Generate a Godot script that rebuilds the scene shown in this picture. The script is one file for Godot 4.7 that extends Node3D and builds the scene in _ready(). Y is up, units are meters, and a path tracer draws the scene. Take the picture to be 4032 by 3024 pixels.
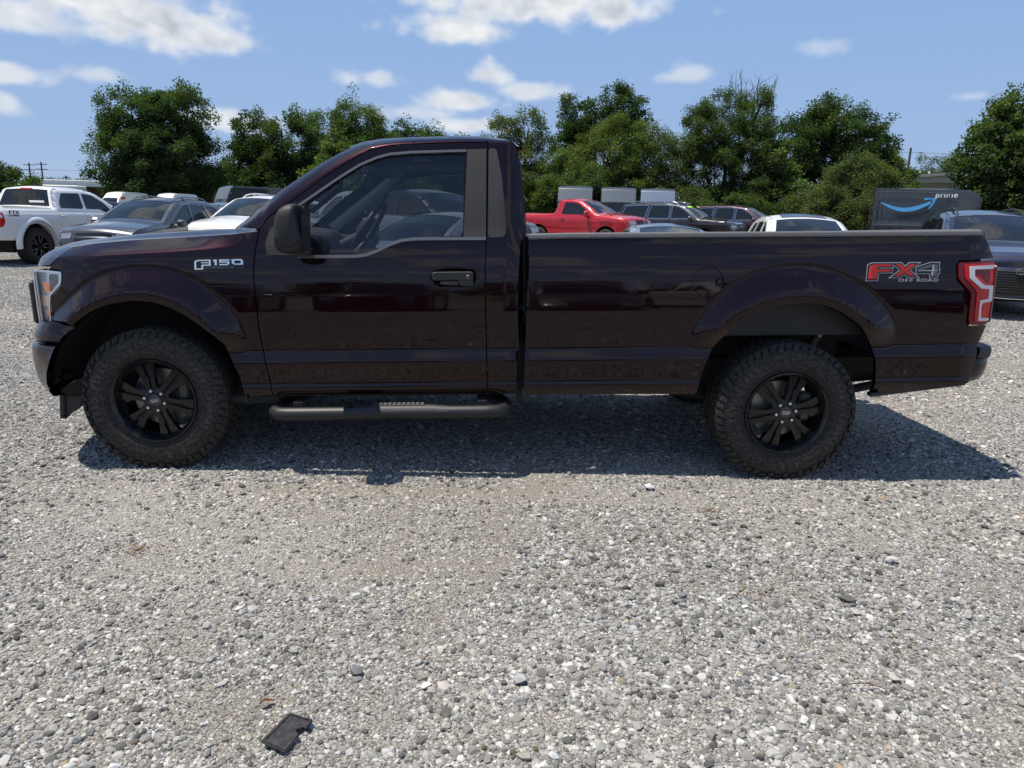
extends Node3D
# A dark pickup on a gravel lot under a high summer sun, parked vehicles and trees behind it.

const RAKE := 0.03059          # the body of the near pickup sits nose down by this angle
const HALF := 1.0              # from the plane of the wheel faces to the pickup's middle

var mats := {}
var taken := {}

class M:
	# collects triangles; front faces are turned towards the vertex normals
	var v := PackedVector3Array()
	var n := PackedVector3Array()
	var uv := PackedVector2Array()
	var c := PackedColorArray()
	var idx := PackedInt32Array()
	var xf := Transform3D()
	var tint := Color(1, 1, 1)
	var tinted := false

	func vert(p: Vector3, nn: Vector3, t := Vector2.ZERO) -> int:
		v.append(xf * p)
		n.append((xf.basis * nn).normalized())
		uv.append(t)
		if tinted:
			c.append(tint)
		return v.size() - 1

	func tri(a: int, b: int, d: int) -> void:
		var g := (v[b] - v[a]).cross(v[d] - v[a])
		if g.length_squared() < 1e-18:
			return
		idx.append(a)
		if g.dot(n[a] + n[b] + n[d]) > 0.0:
			idx.append(d)
			idx.append(b)
		else:
			idx.append(b)
			idx.append(d)

	func quad(a: int, b: int, d: int, e: int) -> void:
		tri(a, b, d)
		tri(a, d, e)

	func face(pts: Array, out: Vector3) -> void:
		# a flat convex face whose normal points roughly along «out»
		var nn: Vector3 = (pts[1] - pts[0]).cross(pts[2] - pts[0]).normalized()
		if nn.length_squared() < 0.5:
			return
		if nn.dot(out) < 0.0:
			nn = -nn
		var first := v.size()
		for p in pts:
			vert(p, nn)
		for i in range(1, pts.size() - 1):
			tri(first, first + i, first + i + 1)

	func box(at: Vector3, size: Vector3, b := Basis(), bevel := 0.0) -> void:
		var h := size / 2.0
		var w := minf(bevel, minf(h.x, minf(h.y, h.z)) * 0.9)
		for ax in 3:
			for s in [-1.0, 1.0]:
				var o := Vector3.ZERO
				o[ax] = s
				var p := Vector3.ZERO
				var q := Vector3.ZERO
				p[(ax + 1) % 3] = h[(ax + 1) % 3] - w
				q[(ax + 2) % 3] = h[(ax + 2) % 3] - w
				var m := o * h[ax]
				face([at + b * (m - p - q), at + b * (m + p - q), at + b * (m + p + q), at + b * (m - p + q)], b * o)
		if w <= 0.0:
			return
		for ax in 3:
			var y := (ax + 1) % 3
			var z := (ax + 2) % 3
			for s in [-1.0, 1.0]:
				for t in [-1.0, 1.0]:
					var e := Vector3.ZERO
					e[ax] = h[ax] - w
					var a1 := Vector3.ZERO
					a1[y] = s * h[y]
					a1[z] = t * (h[z] - w)
					var a2 := Vector3.ZERO
					a2[y] = s * (h[y] - w)
					a2[z] = t * h[z]
					face([at + b * (a1 - e), at + b * (a1 + e), at + b * (a2 + e), at + b * (a2 - e)], b * (a1 + a2))
		for sx in [-1.0, 1.0]:
			for sy in [-1.0, 1.0]:
				for sz in [-1.0, 1.0]:
					var k := Vector3(sx, sy, sz)
					var i := (h - Vector3(w, w, w)) * k
					face([at + b * Vector3(h.x * sx, i.y, i.z), at + b * Vector3(i.x, h.y * sy, i.z), at + b * Vector3(i.x, i.y, h.z * sz)], b * k)

	func grid(nu: int, nv: int, f: Callable, away: Vector3, closed := false) -> void:
		# a smooth sheet through f(i, j); its normals point away from the point «away»
		var p := []
		for i in nu:
			for j in nv:
				p.append(f.call(i, j))
		var first := v.size()
		for i in nu:
			for j in nv:
				var i0 := (i + nu - 2) % (nu - 1) if closed and i == 0 else maxi(i - 1, 0)
				var i1 := 1 if closed and i == nu - 1 else mini(i + 1, nu - 1)
				var du: Vector3 = p[i1 * nv + j] - p[i0 * nv + j]
				var dv: Vector3 = p[i * nv + mini(j + 1, nv - 1)] - p[i * nv + maxi(j - 1, 0)]
				var nn := du.cross(dv)
				if nn.length_squared() < 1e-16:
					nn = p[i * nv + j] - away
				nn = nn.normalized()
				if nn.dot(p[i * nv + j] - away) < 0.0:
					nn = -nn
				vert(p[i * nv + j], nn, Vector2(float(i) / (nu - 1), float(j) / (nv - 1)))
		for i in nu - 1:
			for j in nv - 1:
				quad(first + i * nv + j, first + (i + 1) * nv + j, first + (i + 1) * nv + j + 1, first + i * nv + j + 1)

	func lathe(prof: Array, sides: int, a0 := 0.0, a1 := TAU, inward := false) -> void:
		# revolves (z, r) points round the z axis; creases where the profile turns by more than 35 degrees
		var count := prof.size()
		for k in count - 1:
			var d0: Vector2 = (prof[k + 1] - prof[k]).normalized()
			var dp := d0
			var dn := d0
			if k > 0:
				var e: Vector2 = (prof[k] - prof[k - 1]).normalized()
				if e.dot(d0) > 0.8:
					dp = (e + d0).normalized()
			if k < count - 2:
				var e2: Vector2 = (prof[k + 2] - prof[k + 1]).normalized()
				if e2.dot(d0) > 0.8:
					dn = (e2 + d0).normalized()
			var first := v.size()
			for i in sides + 1:
				var a := lerpf(a0, a1, float(i) / sides)
				var ca := cos(a)
				var sa := sin(a)
				for q in 2:
					var pt: Vector2 = prof[k + q]
					var dd: Vector2 = dp if q == 0 else dn
					var nn := Vector3(dd.x * ca, dd.x * sa, -dd.y)
					vert(Vector3(pt.y * ca, pt.y * sa, pt.x), -nn if inward else nn, Vector2(a * 0.4, pt.y))
			for i in sides:
				quad(first + i * 2, first + i * 2 + 1, first + i * 2 + 3, first + i * 2 + 2)

	func tube(path: Array, radii: Array, sides := 8) -> void:
		var count := path.size()
		var first := v.size()
		var side := Vector3(0.31, 0.2, 0.93)
		for i in count:
			var d: Vector3 = (path[mini(i + 1, count - 1)] - path[maxi(i - 1, 0)]).normalized()
			side = (side - d * side.dot(d)).normalized()
			var up := d.cross(side)
			for k in sides + 1:
				var a := TAU * k / sides
				var o := side * cos(a) + up * sin(a)
				vert(path[i] + o * radii[i], o, Vector2(float(k) / sides, i * 0.3))
		for i in count - 1:
			for k in sides:
				var b := first + i * (sides + 1) + k
				quad(b, b + 1, b + sides + 2, b + sides + 1)
		for e in [0, count - 1]:
			var pts := []
			for k in sides:
				pts.append(path[e] + (v[first + e * (sides + 1) + k] * 1.0 - (xf * path[e])) if xf == Transform3D() else path[e] + xf.basis.inverse() * (v[first + e * (sides + 1) + k] - xf * path[e]))
			if radii[e] > 0.002:
				face(pts, path[e] - path[1 if e == 0 else count - 2])

	func prism(poly: PackedVector2Array, z0: float, z1: float, bevel := 0.0) -> void:
		# a polygon in x and y drawn out from z0 to z1 (the face), with a chamfered front edge
		var top := poly
		if bevel > 0.0:
			var ins := Geometry2D.offset_polygon(poly, -bevel)
			if ins.size() == 1 and ins[0].size() == poly.size():
				top = _aligned(poly, ins[0])
			elif ins.size() >= 1:
				var cen := Vector2.ZERO
				for p in poly:
					cen += p / poly.size()
				var sh := PackedVector2Array()
				for p in poly:
					sh.append(p + (cen - p).normalized() * bevel)
				top = sh
		for e in 2:
			var pl := top if e == 0 else poly
			var tr := Geometry2D.triangulate_polygon(pl)
			var first := v.size()
			var z := z1 if e == 0 else z0
			for p in pl:
				vert(Vector3(p.x, p.y, z), Vector3(0, 0, signf(z1 - z0) if e == 0 else -signf(z1 - z0)), p)
			for i in range(0, tr.size(), 3):
				tri(first + tr[i], first + tr[i + 1], first + tr[i + 2])
		var zm := z1 - signf(z1 - z0) * bevel
		var cw := Geometry2D.is_polygon_clockwise(poly)
		for i in poly.size():
			var j := (i + 1) % poly.size()
			var d := poly[j] - poly[i]
			var o := Vector3(d.y, -d.x, 0) * (-1.0 if cw else 1.0)
			face([Vector3(poly[i].x, poly[i].y, z0), Vector3(poly[j].x, poly[j].y, z0), Vector3(poly[j].x, poly[j].y, zm), Vector3(poly[i].x, poly[i].y, zm)], o)
			if bevel > 0.0:
				face([Vector3(poly[i].x, poly[i].y, zm), Vector3(poly[j].x, poly[j].y, zm), Vector3(top[j].x, top[j].y, z1), Vector3(top[i].x, top[i].y, z1)], o + Vector3(0, 0, (z1 - z0) * 2.0))

	func _aligned(poly: PackedVector2Array, ins: PackedVector2Array) -> PackedVector2Array:
		var best := 0
		var bd := 1e9
		var turn := 1 if Geometry2D.is_polygon_clockwise(poly) == Geometry2D.is_polygon_clockwise(ins) else -1
		for s in ins.size():
			var t := 0.0
			for i in poly.size():
				t += poly[i].distance_squared_to(ins[posmod(s + i * turn, ins.size())])
			if t < bd:
				bd = t
				best = s
		var out := PackedVector2Array()
		for i in poly.size():
			out.append(ins[posmod(best + i * turn, ins.size())])
		return out

	func append(arrays: Array, t: Transform3D) -> void:
		var first := v.size()
		var sv: PackedVector3Array = arrays[Mesh.ARRAY_VERTEX]
		var sn: PackedVector3Array = arrays[Mesh.ARRAY_NORMAL]
		for i in sv.size():
			vert(t * sv[i], t.basis * sn[i])
		if arrays[Mesh.ARRAY_INDEX] == null:
			for i in range(0, sv.size(), 3):
				tri(first + i, first + i + 1, first + i + 2)
		else:
			var si: PackedInt32Array = arrays[Mesh.ARRAY_INDEX]
			for i in range(0, si.size(), 3):
				tri(first + si[i], first + si[i + 1], first + si[i + 2])

	func panel(poly: PackedVector2Array, holes: Array, zf: Callable, cu: float, cv: float, mirror := false, mid := 0.0, depth := 0.02) -> void:
		# a sheet over a polygon of (u, v) that stands out by zf(u, v), with turned-in edges; mirrored it lies on the other side of «mid»
		var lo := poly[0]
		var hi := poly[0]
		for p in poly:
			lo = lo.min(p)
			hi = hi.max(p)
		var nx := int(ceil((hi.x - lo.x) / cu)) + 1
		var ny := int(ceil((hi.y - lo.y) / cv)) + 1
		var edge := PackedByteArray()
		edge.resize(nx * ny)
		var rings := [poly]
		rings.append_array(holes)
		for r in rings:
			for i in r.size():
				var a: Vector2 = r[i]
				var b: Vector2 = r[(i + 1) % r.size()]
				var steps := int(maxf(absf(b.x - a.x) / cu, absf(b.y - a.y) / cv) * 4.0) + 2
				for s in steps + 1:
					var q := a.lerp(b, float(s) / steps) - lo
					var x0 := int(q.x / cu)
					var y0 := int(q.y / cv)
					for e in [Vector2i(0, 0), Vector2i(int((q.x - cu * 0.13) / cu), int((q.y - cv * 0.13) / cv)) - Vector2i(x0, y0), Vector2i(int((q.x + cu * 0.13) / cu), int((q.y + cv * 0.13) / cv)) - Vector2i(x0, y0)]:
						var xx: int = clampi(x0 + e.x, 0, nx - 1)
						var yy: int = clampi(y0 + e.y, 0, ny - 1)
						edge[yy * nx + xx] = 1
						edge[yy * nx + clampi(x0, 0, nx - 1)] = 1
						edge[clampi(y0, 0, ny - 1) * nx + xx] = 1
		var ids := PackedInt32Array()
		ids.resize((nx + 1) * (ny + 1))
		ids.fill(-1)
		for y in ny:
			for x in nx:
				var p0 := lo + Vector2(x * cu, y * cv)
				if edge[y * nx + x] == 0:
					var cen := p0 + Vector2(cu, cv) * 0.5
					if not Geometry2D.is_point_in_polygon(cen, poly):
						continue
					var out := false
					for h in holes:
						if Geometry2D.is_point_in_polygon(cen, h):
							out = true
					if out:
						continue
					var k := [y * (nx + 1) + x, y * (nx + 1) + x + 1, (y + 1) * (nx + 1) + x + 1, (y + 1) * (nx + 1) + x]
					for e in 4:
						if ids[k[e]] < 0:
							ids[k[e]] = _pv(lo + Vector2((k[e] % (nx + 1)) * cu, (k[e] / (nx + 1)) * cv), zf, mirror, mid)
					quad(ids[k[0]], ids[k[1]], ids[k[2]], ids[k[3]])
				else:
					var cell := PackedVector2Array([p0, p0 + Vector2(cu, 0), p0 + Vector2(cu, cv), p0 + Vector2(0, cv)])
					var pieces := Geometry2D.intersect_polygons(cell, poly)
					for h in holes:
						var next := []
						for q in pieces:
							next.append_array(Geometry2D.clip_polygons(q, h))
						pieces.assign(next)
					for q in pieces:
						var tr := Geometry2D.triangulate_polygon(q)
						if tr.is_empty():
							continue
						var first := v.size()
						for w in q:
							_pv(w, zf, mirror, mid)
						for i in range(0, tr.size(), 3):
							tri(first + tr[i], first + tr[i + 1], first + tr[i + 2])
		if depth <= 0.0:
			return
		for ri in rings.size():
			var r: PackedVector2Array = rings[ri]
			var cw := Geometry2D.is_polygon_clockwise(r)
			for i in r.size():
				var a := r[i]
				var b := r[(i + 1) % r.size()]
				var d := b - a
				var o := Vector3(d.y, -d.x, 0) * (-1.0 if cw else 1.0) * (1.0 if ri == 0 else -1.0)
				var steps := int(ceil(d.length() / maxf(cu, cv)))
				for s in steps:
					var q0 := a.lerp(b, float(s) / steps)
					var q1 := a.lerp(b, float(s + 1) / steps)
					var z0: float = zf.call(q0.x, q0.y)
					var z1: float = zf.call(q1.x, q1.y)
					var sg := 1.0
					if mirror:
						z0 = 2.0 * mid - z0
						z1 = 2.0 * mid - z1
						sg = -1.0
					face([Vector3(q0.x, q0.y, z0), Vector3(q1.x, q1.y, z1), Vector3(q1.x, q1.y, z1 - depth * sg), Vector3(q0.x, q0.y, z0 - depth * sg)], o)

	func _pv(p: Vector2, zf: Callable, mirror: bool, mid: float) -> int:
		var z: float = zf.call(p.x, p.y)
		var e := 0.003
		var nn := Vector3(-(zf.call(p.x + e, p.y) - zf.call(p.x - e, p.y)) / (2.0 * e), -(zf.call(p.x, p.y + e) - zf.call(p.x, p.y - e)) / (2.0 * e), 1.0).normalized()
		if mirror:
			z = 2.0 * mid - z
			nn.z = -nn.z
		return vert(Vector3(p.x, p.y, z), nn, p)

	func mesh(mat: Material) -> ArrayMesh:
		var a := []
		a.resize(Mesh.ARRAY_MAX)
		a[Mesh.ARRAY_VERTEX] = v
		a[Mesh.ARRAY_NORMAL] = n
		a[Mesh.ARRAY_TEX_UV] = uv
		if tinted:
			a[Mesh.ARRAY_COLOR] = c
		a[Mesh.ARRAY_INDEX] = idx
		var m := ArrayMesh.new()
		m.add_surface_from_arrays(Mesh.PRIMITIVE_TRIANGLES, a)
		m.surface_set_material(0, mat)
		return m


func mb(t := Transform3D()) -> M:
	var m := M.new()
	m.xf = t
	return m


func numbered(called: String) -> String:
	taken[called] = taken.get(called, -1) + 1
	return called if taken[called] == 0 else "%s_%03d" % [called, taken[called]]


func build(m: M, called: String, mat: Material, parent: Node = null, t := Transform3D()) -> MeshInstance3D:
	var o := MeshInstance3D.new()
	o.mesh = m.mesh(mat)
	o.transform = t
	if parent == null:
		o.name = numbered(called)
		add_child(o)
	else:
		o.name = called
		parent.add_child(o, true)
	return o


func tag(o: Node, label: String, category := "", group := "", kind := "") -> void:
	if label:
		o.set_meta("label", label)
	if category:
		o.set_meta("category", category)
	if group:
		o.set_meta("group", group)
	if kind:
		o.set_meta("kind", kind)


func thing(called: String, label: String, category: String, at := Vector3.ZERO, turn := 0.0, group := "") -> Node3D:
	var o := Node3D.new()
	o.name = numbered(called)
	add_child(o)
	o.position = at
	o.rotation_degrees.y = turn
	tag(o, label, category, group)
	return o


func lin(r: float, g: float, b: float) -> Color:
	return Color(r, g, b).linear_to_srgb()


func mat(called: String, c: Color, rough := 0.5, metal := 0.0, coat := 0.0) -> StandardMaterial3D:
	if mats.has(called):
		return mats[called]
	var m := StandardMaterial3D.new()
	m.resource_name = called
	m.albedo_color = c
	m.roughness = rough
	m.metallic = metal
	if coat > 0.0:
		m.clearcoat_enabled = true
		m.clearcoat = coat
		m.clearcoat_roughness = 0.03
	mats[called] = m
	return m


func paint(called: String, c: Color, metal := 0.0, rough := 0.35) -> StandardMaterial3D:
	return mat(called, c, rough, metal, 1.0)


func glass(called: String, c: Color, alpha: float) -> StandardMaterial3D:
	if mats.has(called):
		return mats[called]
	var m := mat(called, Color(c.r, c.g, c.b, alpha), 0.02)
	m.transparency = BaseMaterial3D.TRANSPARENCY_ALPHA
	return m


func noise_tex(size: int, freq: float, low: Color, high: Color, sd: int, octaves := 4, contrast := 1.0, kind := FastNoiseLite.TYPE_SIMPLEX_SMOOTH) -> ImageTexture:
	var nz := FastNoiseLite.new()
	nz.seed = sd
	nz.noise_type = kind
	nz.frequency = freq
	nz.fractal_octaves = octaves
	var im := nz.get_seamless_image(size, size)
	var data := im.get_data()
	var outb := PackedByteArray()
	outb.resize(size * size * 3)
	var lut := PackedByteArray()
	for i in 256:
		var t := clampf((i / 255.0 - 0.5) * contrast + 0.5, 0.0, 1.0)
		var cc := low.lerp(high, t)
		lut.append(cc.r8)
		lut.append(cc.g8)
		lut.append(cc.b8)
	var stride := data.size() / (size * size)
	for i in size * size:
		var k := data[i * stride] * 3
		outb[i * 3] = lut[k]
		outb[i * 3 + 1] = lut[k + 1]
		outb[i * 3 + 2] = lut[k + 2]
	return ImageTexture.create_from_image(Image.create_from_data(size, size, false, Image.FORMAT_RGB8, outb))


func grain(m: StandardMaterial3D, scale: float, low: Color, high: Color, sd: int, bump := 0.0, contrast := 1.6) -> void:
	# a fine mottle of the colour, and relief of «bump» centimetres
	m.albedo_color = Color.WHITE
	m.albedo_texture = noise_tex(256, 0.03, low, high, sd, 4, contrast)
	m.uv1_triplanar = true
	m.uv1_scale = Vector3.ONE * scale
	if bump > 0.0:
		m.heightmap_enabled = true
		m.heightmap_texture = m.albedo_texture
		m.heightmap_scale = bump


func text_arrays(s: String, font_name: String, bold: bool, italic: bool, depth: float) -> Array:
	# letters about one metre high, centred
	var f := SystemFont.new()
	f.font_names = PackedStringArray([font_name])
	f.font_weight = 700 if bold else 400
	f.font_italic = italic
	var t := TextMesh.new()
	t.text = s
	t.font = f
	t.font_size = 64
	t.pixel_size = 1.0 / 46.0
	t.depth = depth
	t.curve_step = 2.0
	return t.get_mesh_arrays()


func size_of(arrays: Array) -> Rect2:
	var lo := Vector2(1e9, 1e9)
	var hi := -lo
	for p in arrays[Mesh.ARRAY_VERTEX]:
		lo = lo.min(Vector2(p.x, p.y))
		hi = hi.max(Vector2(p.x, p.y))
	return Rect2(lo, hi - lo)


func fit_text(m: M, s: String, rect: Rect2, at: Transform3D, depth: float, font := "Droid Sans", bold := true, italic := false) -> void:
	# writes a word so that it fills a rectangle of the plane z = 0 of «at»
	var a := text_arrays(s, font, bold, italic, 1.0)
	var b := size_of(a)
	var k := Vector2(rect.size.x / b.size.x, rect.size.y / b.size.y)
	var t := Transform3D(Basis.from_scale(Vector3(k.x, k.y, depth)), Vector3(rect.position.x - b.position.x * k.x, rect.position.y - b.position.y * k.y, depth * 0.5))
	m.append(a, at * t)


func rounded(pts: Array, r: float, steps := 4, closed := true) -> PackedVector2Array:
	var out := PackedVector2Array()
	var cnt := pts.size()
	for i in cnt:
		var p: Vector2 = pts[i]
		if not closed and (i == 0 or i == cnt - 1):
			out.append(p)
			continue
		var a: Vector2 = pts[(i + cnt - 1) % cnt]
		var b: Vector2 = pts[(i + 1) % cnt]
		var q := minf(r, minf(p.distance_to(a), p.distance_to(b)) * 0.48)
		var s := p + (a - p).normalized() * q
		var e := p + (b - p).normalized() * q
		for k in steps + 1:
			var t := float(k) / steps
			out.append(s.lerp(p, t).lerp(p.lerp(e, t), t))
	return out


func ellipse(cx: float, cy: float, rx: float, ry: float, steps := 24, turn := 0.0) -> PackedVector2Array:
	var out := PackedVector2Array()
	for i in steps:
		var a := TAU * i / steps
		out.append(Vector2(cx, cy) + Vector2(cos(a) * rx, sin(a) * ry).rotated(turn))
	return out


func table(pts: Array, x: float) -> float:
	# linear through (x, y) points that rise in x
	if x <= pts[0].x:
		return pts[0].y
	for i in range(1, pts.size()):
		if x <= pts[i].x:
			return lerpf(pts[i - 1].y, pts[i].y, (x - pts[i - 1].x) / (pts[i].x - pts[i - 1].x))
	return pts[-1].y


func smooth01(a: float, b: float, x: float) -> float:
	var t := clampf((x - a) / (b - a), 0.0, 1.0)
	return t * t * (3.0 - 2.0 * t)


func _ready() -> void:
	# camera
	var cam := Camera3D.new()
	cam.name = "camera"
	cam.fov = 56.8
	cam.near = 0.05
	cam.far = 3000.0
	cam.transform = Transform3D(Basis(Vector3.RIGHT, deg_to_rad(-13.187)) * Basis(Vector3.BACK, deg_to_rad(1.458)), Vector3(0, 1.4543, 0))
	add_child(cam)
	# sky and exposure
	var env := Environment.new()
	env.background_mode = Environment.BG_SKY
	env.sky = Sky.new()
	env.sky.sky_material = sky_material()
	env.background_energy_multiplier = 1.0
	env.tonemap_mode = Environment.TONE_MAPPER_LINEAR
	env.tonemap_exposure = 1.2
	env.sdfgi_enabled = true
	env.ssao_enabled = true
	env.ssil_enabled = true
	var we := WorldEnvironment.new()
	we.name = "world_environment"
	we.environment = env
	add_child(we)
	# the high sun, a little to the left and barely in front of the pickup's side
	var sun := DirectionalLight3D.new()
	sun.name = "sun"
	sun.light_energy = 1.6
	sun.light_angular_distance = 0.5
	sun.light_color = Color(1.0, 0.965, 0.91)
	sun.shadow_enabled = true
	add_child(sun)
	sun.look_at_from_position(Vector3(-0.33, 1.0, 0.035), Vector3.ZERO, Vector3.FORWARD)
	make_materials()
	ground()
	gravel()
	pickup()
	parked_vehicles()
	buildings()
	trees()
	small_things()


# Clouds of the photograph: azimuth, height above the horizon, half width and half height in degrees, thickness.
func cloud_list() -> Array:
	return [
		[-26.4, 12.3, 7.2, 2.4, 1.0], [-22.7, 11.4, 3.6, 1.4, 0.9], [-33.0, 11.2, 4.5, 1.4, 0.75], [-30.0, 14.5, 7.0, 1.6, 0.7],
		[0.8, 15.0, 9.8, 2.3, 1.0], [-5.0, 13.2, 4.4, 1.3, 0.9], [6.9, 14.8, 4.6, 1.6, 0.95],
		[-10.8, 9.6, 2.5, 0.8, 0.6], [-2.0, 10.3, 1.9, 0.9, 0.8], [-4.8, 8.3, 2.9, 0.95, 0.8], [1.0, 9.2, 2.4, 0.75, 0.7], [-7.7, 7.4, 3.4, 0.7, 0.5], [-4.6, 6.6, 3.6, 0.7, 0.75],
		[-33.9, 7.9, 2.7, 0.75, 0.75], [-29.0, 8.4, 2.0, 0.65, 0.65], [-34.8, 6.0, 1.6, 0.8, 0.6], [-21.0, 6.1, 3.4, 0.85, 0.75], [12.2, 10.4, 2.3, 0.8, 0.5], [21.2, 11.8, 1.8, 0.7, 0.3], [30.8, 8.3, 1.2, 0.35, 0.3],
	]


func sky_material() -> PanoramaSkyMaterial:
	# air by height and clouds; a coarse sheet for the whole dome, a finer one where the photograph's clouds stand
	var w := 4096
	var h := 2048
	var n1 := FastNoiseLite.new()
	n1.seed = 7
	n1.frequency = 1.0
	n1.fractal_octaves = 4
	n1.fractal_gain = 0.45
	var n2 := FastNoiseLite.new()
	n2.seed = 19
	n2.frequency = 1.0
	n2.fractal_octaves = 3
	var clouds := cloud_list()
	var coarse := Image.create_from_data(512, 256, false, Image.FORMAT_RGBF, sky_pixels(512, 256, 0, 0, 512, 128, n1, n2, clouds))
	coarse.resize(w, h, Image.INTERPOLATE_CUBIC)
	# the sheet begins and ends at -z, where the camera looks
	var fw := int(44.0 / 360.0 * w)
	var y0 := int((90.0 - 22.0) / 180.0 * h)
	var fh := h / 2 - y0
	for x0 in [0, w - fw]:
		var fine := Image.create_from_data(fw, fh, false, Image.FORMAT_RGBF, sky_pixels(w, h, x0, y0, fw, fh, n1, n2, clouds))
		coarse.blit_rect(fine, Rect2i(0, 0, fw, fh), Vector2i(x0, y0))
	var p := PanoramaSkyMaterial.new()
	p.panorama = ImageTexture.create_from_image(coarse)
	return p


func sky_pixels(w: int, h: int, x0: int, y0: int, fw: int, fh: int, n1: FastNoiseLite, n2: FastNoiseLite, clouds: Array) -> PackedByteArray:
	var whole := fw == w
	var out := PackedFloat32Array()
	out.resize((w * h if whole else fw * fh) * 3)
	var k := 0
	var low := Vector3(0.36, 0.455, 0.615)
	var mid := Vector3(0.225, 0.37, 0.635)
	var high := Vector3(0.095, 0.20, 0.46)
	for y in (h if whole else fh):
		var el := 90.0 - (y + y0 + 0.5) / h * 180.0
		for x in fw:
			var col := low * 0.6
			if el > 0.0:
				var az := fposmod((x + x0 + 0.5) / w * 360.0 + 180.0, 360.0) - 180.0
				var t := 1.0 - exp(-el / 7.0)
				col = low.lerp(mid, t).lerp(high, smooth01(6.0, 60.0, el))
				# the haze is a little paler towards the sun's side
				var dens := 0.0
				var sa := sin(deg_to_rad(az))
				var ca := cos(deg_to_rad(az))
				var hr := 1.0 / tan(deg_to_rad(maxf(el, 2.5)))
				var wob := n1.get_noise_3d(sa * 21.0, ca * 21.0, el * 0.55)
				var wob2 := n1.get_noise_3d(sa * 60.0 + 9.0, ca * 60.0, el * 1.6)
				if absf(az) < 46.0 and el < 22.0:
					for c in clouds:
						var dx: float = (az - c[0]) / c[2]
						if absf(dx) > 1.5:
							continue
						var dy: float = (el - c[1]) / c[3]
						if dy < 0.0:
							dy *= 1.35
						if absf(dy) > 1.7:
							continue
						var r := sqrt(dx * dx + dy * dy)
						dens = maxf(dens, c[4] * smooth01(1.25, 0.15, r + wob * 0.55 + wob2 * 0.12 + n1.get_noise_3d(sa * 9.0, ca * 9.0, el * 0.3) * 0.5))
					dens = maxf(dens, smooth01(17.5, 22.0, el) * smooth01(0.16, 0.5, n2.get_noise_2d(sa * hr * 0.9, ca * hr * 0.9) + wob * 0.25))
				else:
					dens = smooth01(0.16, 0.5, n2.get_noise_2d(sa * hr * 0.9, ca * hr * 0.9) + wob * 0.25)
				if dens > 0.0:
					var thick := clampf(0.5 + 0.9 * n2.get_noise_3d(sa * 17.0, ca * 17.0, el * 0.5 + 4.0) + 0.12 * wob2, 0.0, 1.0)
					var cc := Vector3(0.74, 0.755, 0.77).lerp(Vector3(0.40, 0.445, 0.50), thick * dens * dens)
					col = col.lerp(cc, minf(dens * 1.15, 0.97))
			out[k] = col.x
			out[k + 1] = col.y
			out[k + 2] = col.z
			k += 3
		if whole and el < 0.0 and y > h / 2 + 1:
			# below the horizon one tone
			while k < out.size():
				out[k] = low.x * 0.6
				out[k + 1] = low.y * 0.6
				out[k + 2] = low.z * 0.6
				k += 3
			break
	return out.to_byte_array()


func make_materials() -> void:
	var p := paint("truck_paint", lin(0.0125, 0.0034, 0.0052), 0.7, 0.30)
	p.metallic_specular = 0.04
	p.clearcoat = 0.74
	mat("black_plastic", lin(0.022, 0.022, 0.024), 0.55)
	var tex := mat("grey_plastic", lin(0.03, 0.03, 0.033), 0.6)
	grain(tex, 9.0, lin(0.009, 0.009, 0.010), lin(0.019, 0.019, 0.021), 3, 0.03)
	var rail := mat("rail_plastic", lin(0.06, 0.06, 0.065), 0.6)
	grain(rail, 9.0, lin(0.075, 0.075, 0.08), lin(0.13, 0.13, 0.135), 5, 0.03)
	mat("gloss_black", lin(0.008, 0.008, 0.009), 0.12)
	mat("dark_under", lin(0.020, 0.020, 0.020), 0.85)
	var tyre := mat("tyre_rubber", lin(0.02, 0.02, 0.02), 0.85)
	grain(tyre, 5.0, lin(0.010, 0.010, 0.010), lin(0.046, 0.039, 0.031), 11, 0.05, 2.4)
	mat("letter_rubber", lin(0.06, 0.058, 0.054), 0.6)
	mat("chrome", lin(0.75, 0.76, 0.78), 0.08, 1.0)
	mat("steel", lin(0.35, 0.34, 0.33), 0.4, 0.9)
	mat("window_trim", lin(0.16, 0.16, 0.16), 0.32, 0.6)
	glass("side_glass", lin(0.006, 0.009, 0.014), 0.52)
	glass("windscreen", lin(0.05, 0.06, 0.06), 0.12)
	glass("clear_lens", lin(0.8, 0.82, 0.85), 0.08)
	mat("amber", lin(0.75, 0.19, 0.02), 0.15)
	mat("lamp_red", lin(0.50, 0.006, 0.010), 0.3)
	mat("lamp_dark_red", lin(0.14, 0.003, 0.006), 0.2)
	mat("lamp_bright_red", lin(0.70, 0.018, 0.02), 0.3)
	mat("lamp_white", lin(0.62, 0.60, 0.62), 0.2, 0.0, 1.0)
	mat("reflector", lin(0.62, 0.64, 0.67), 0.22, 0.75)
	mat("headliner", lin(0.10, 0.10, 0.105), 0.9)
	mat("seat_cloth", lin(0.055, 0.055, 0.06), 0.9)
	mat("trim_grey", lin(0.34, 0.34, 0.34), 0.7)
	mat("decal_silver", lin(0.34, 0.35, 0.37), 0.4)
	mat("decal_black", lin(0.004, 0.004, 0.005), 0.35)
	mat("decal_red", lin(0.42, 0.02, 0.012), 0.35)
	mat("decal_bright_red", lin(0.66, 0.035, 0.02), 0.35)
	mat("decal_grey", lin(0.075, 0.09, 0.115), 0.4)
	mat("emblem_blue", lin(0.008, 0.012, 0.05), 0.2, 0.0, 1.0)
	mat("car_glass", lin(0.012, 0.014, 0.016), 0.02)
	mat("white_print", lin(0.8, 0.8, 0.8), 0.5)
	mat("blue_print", lin(0.10, 0.42, 0.78), 0.5)


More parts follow.
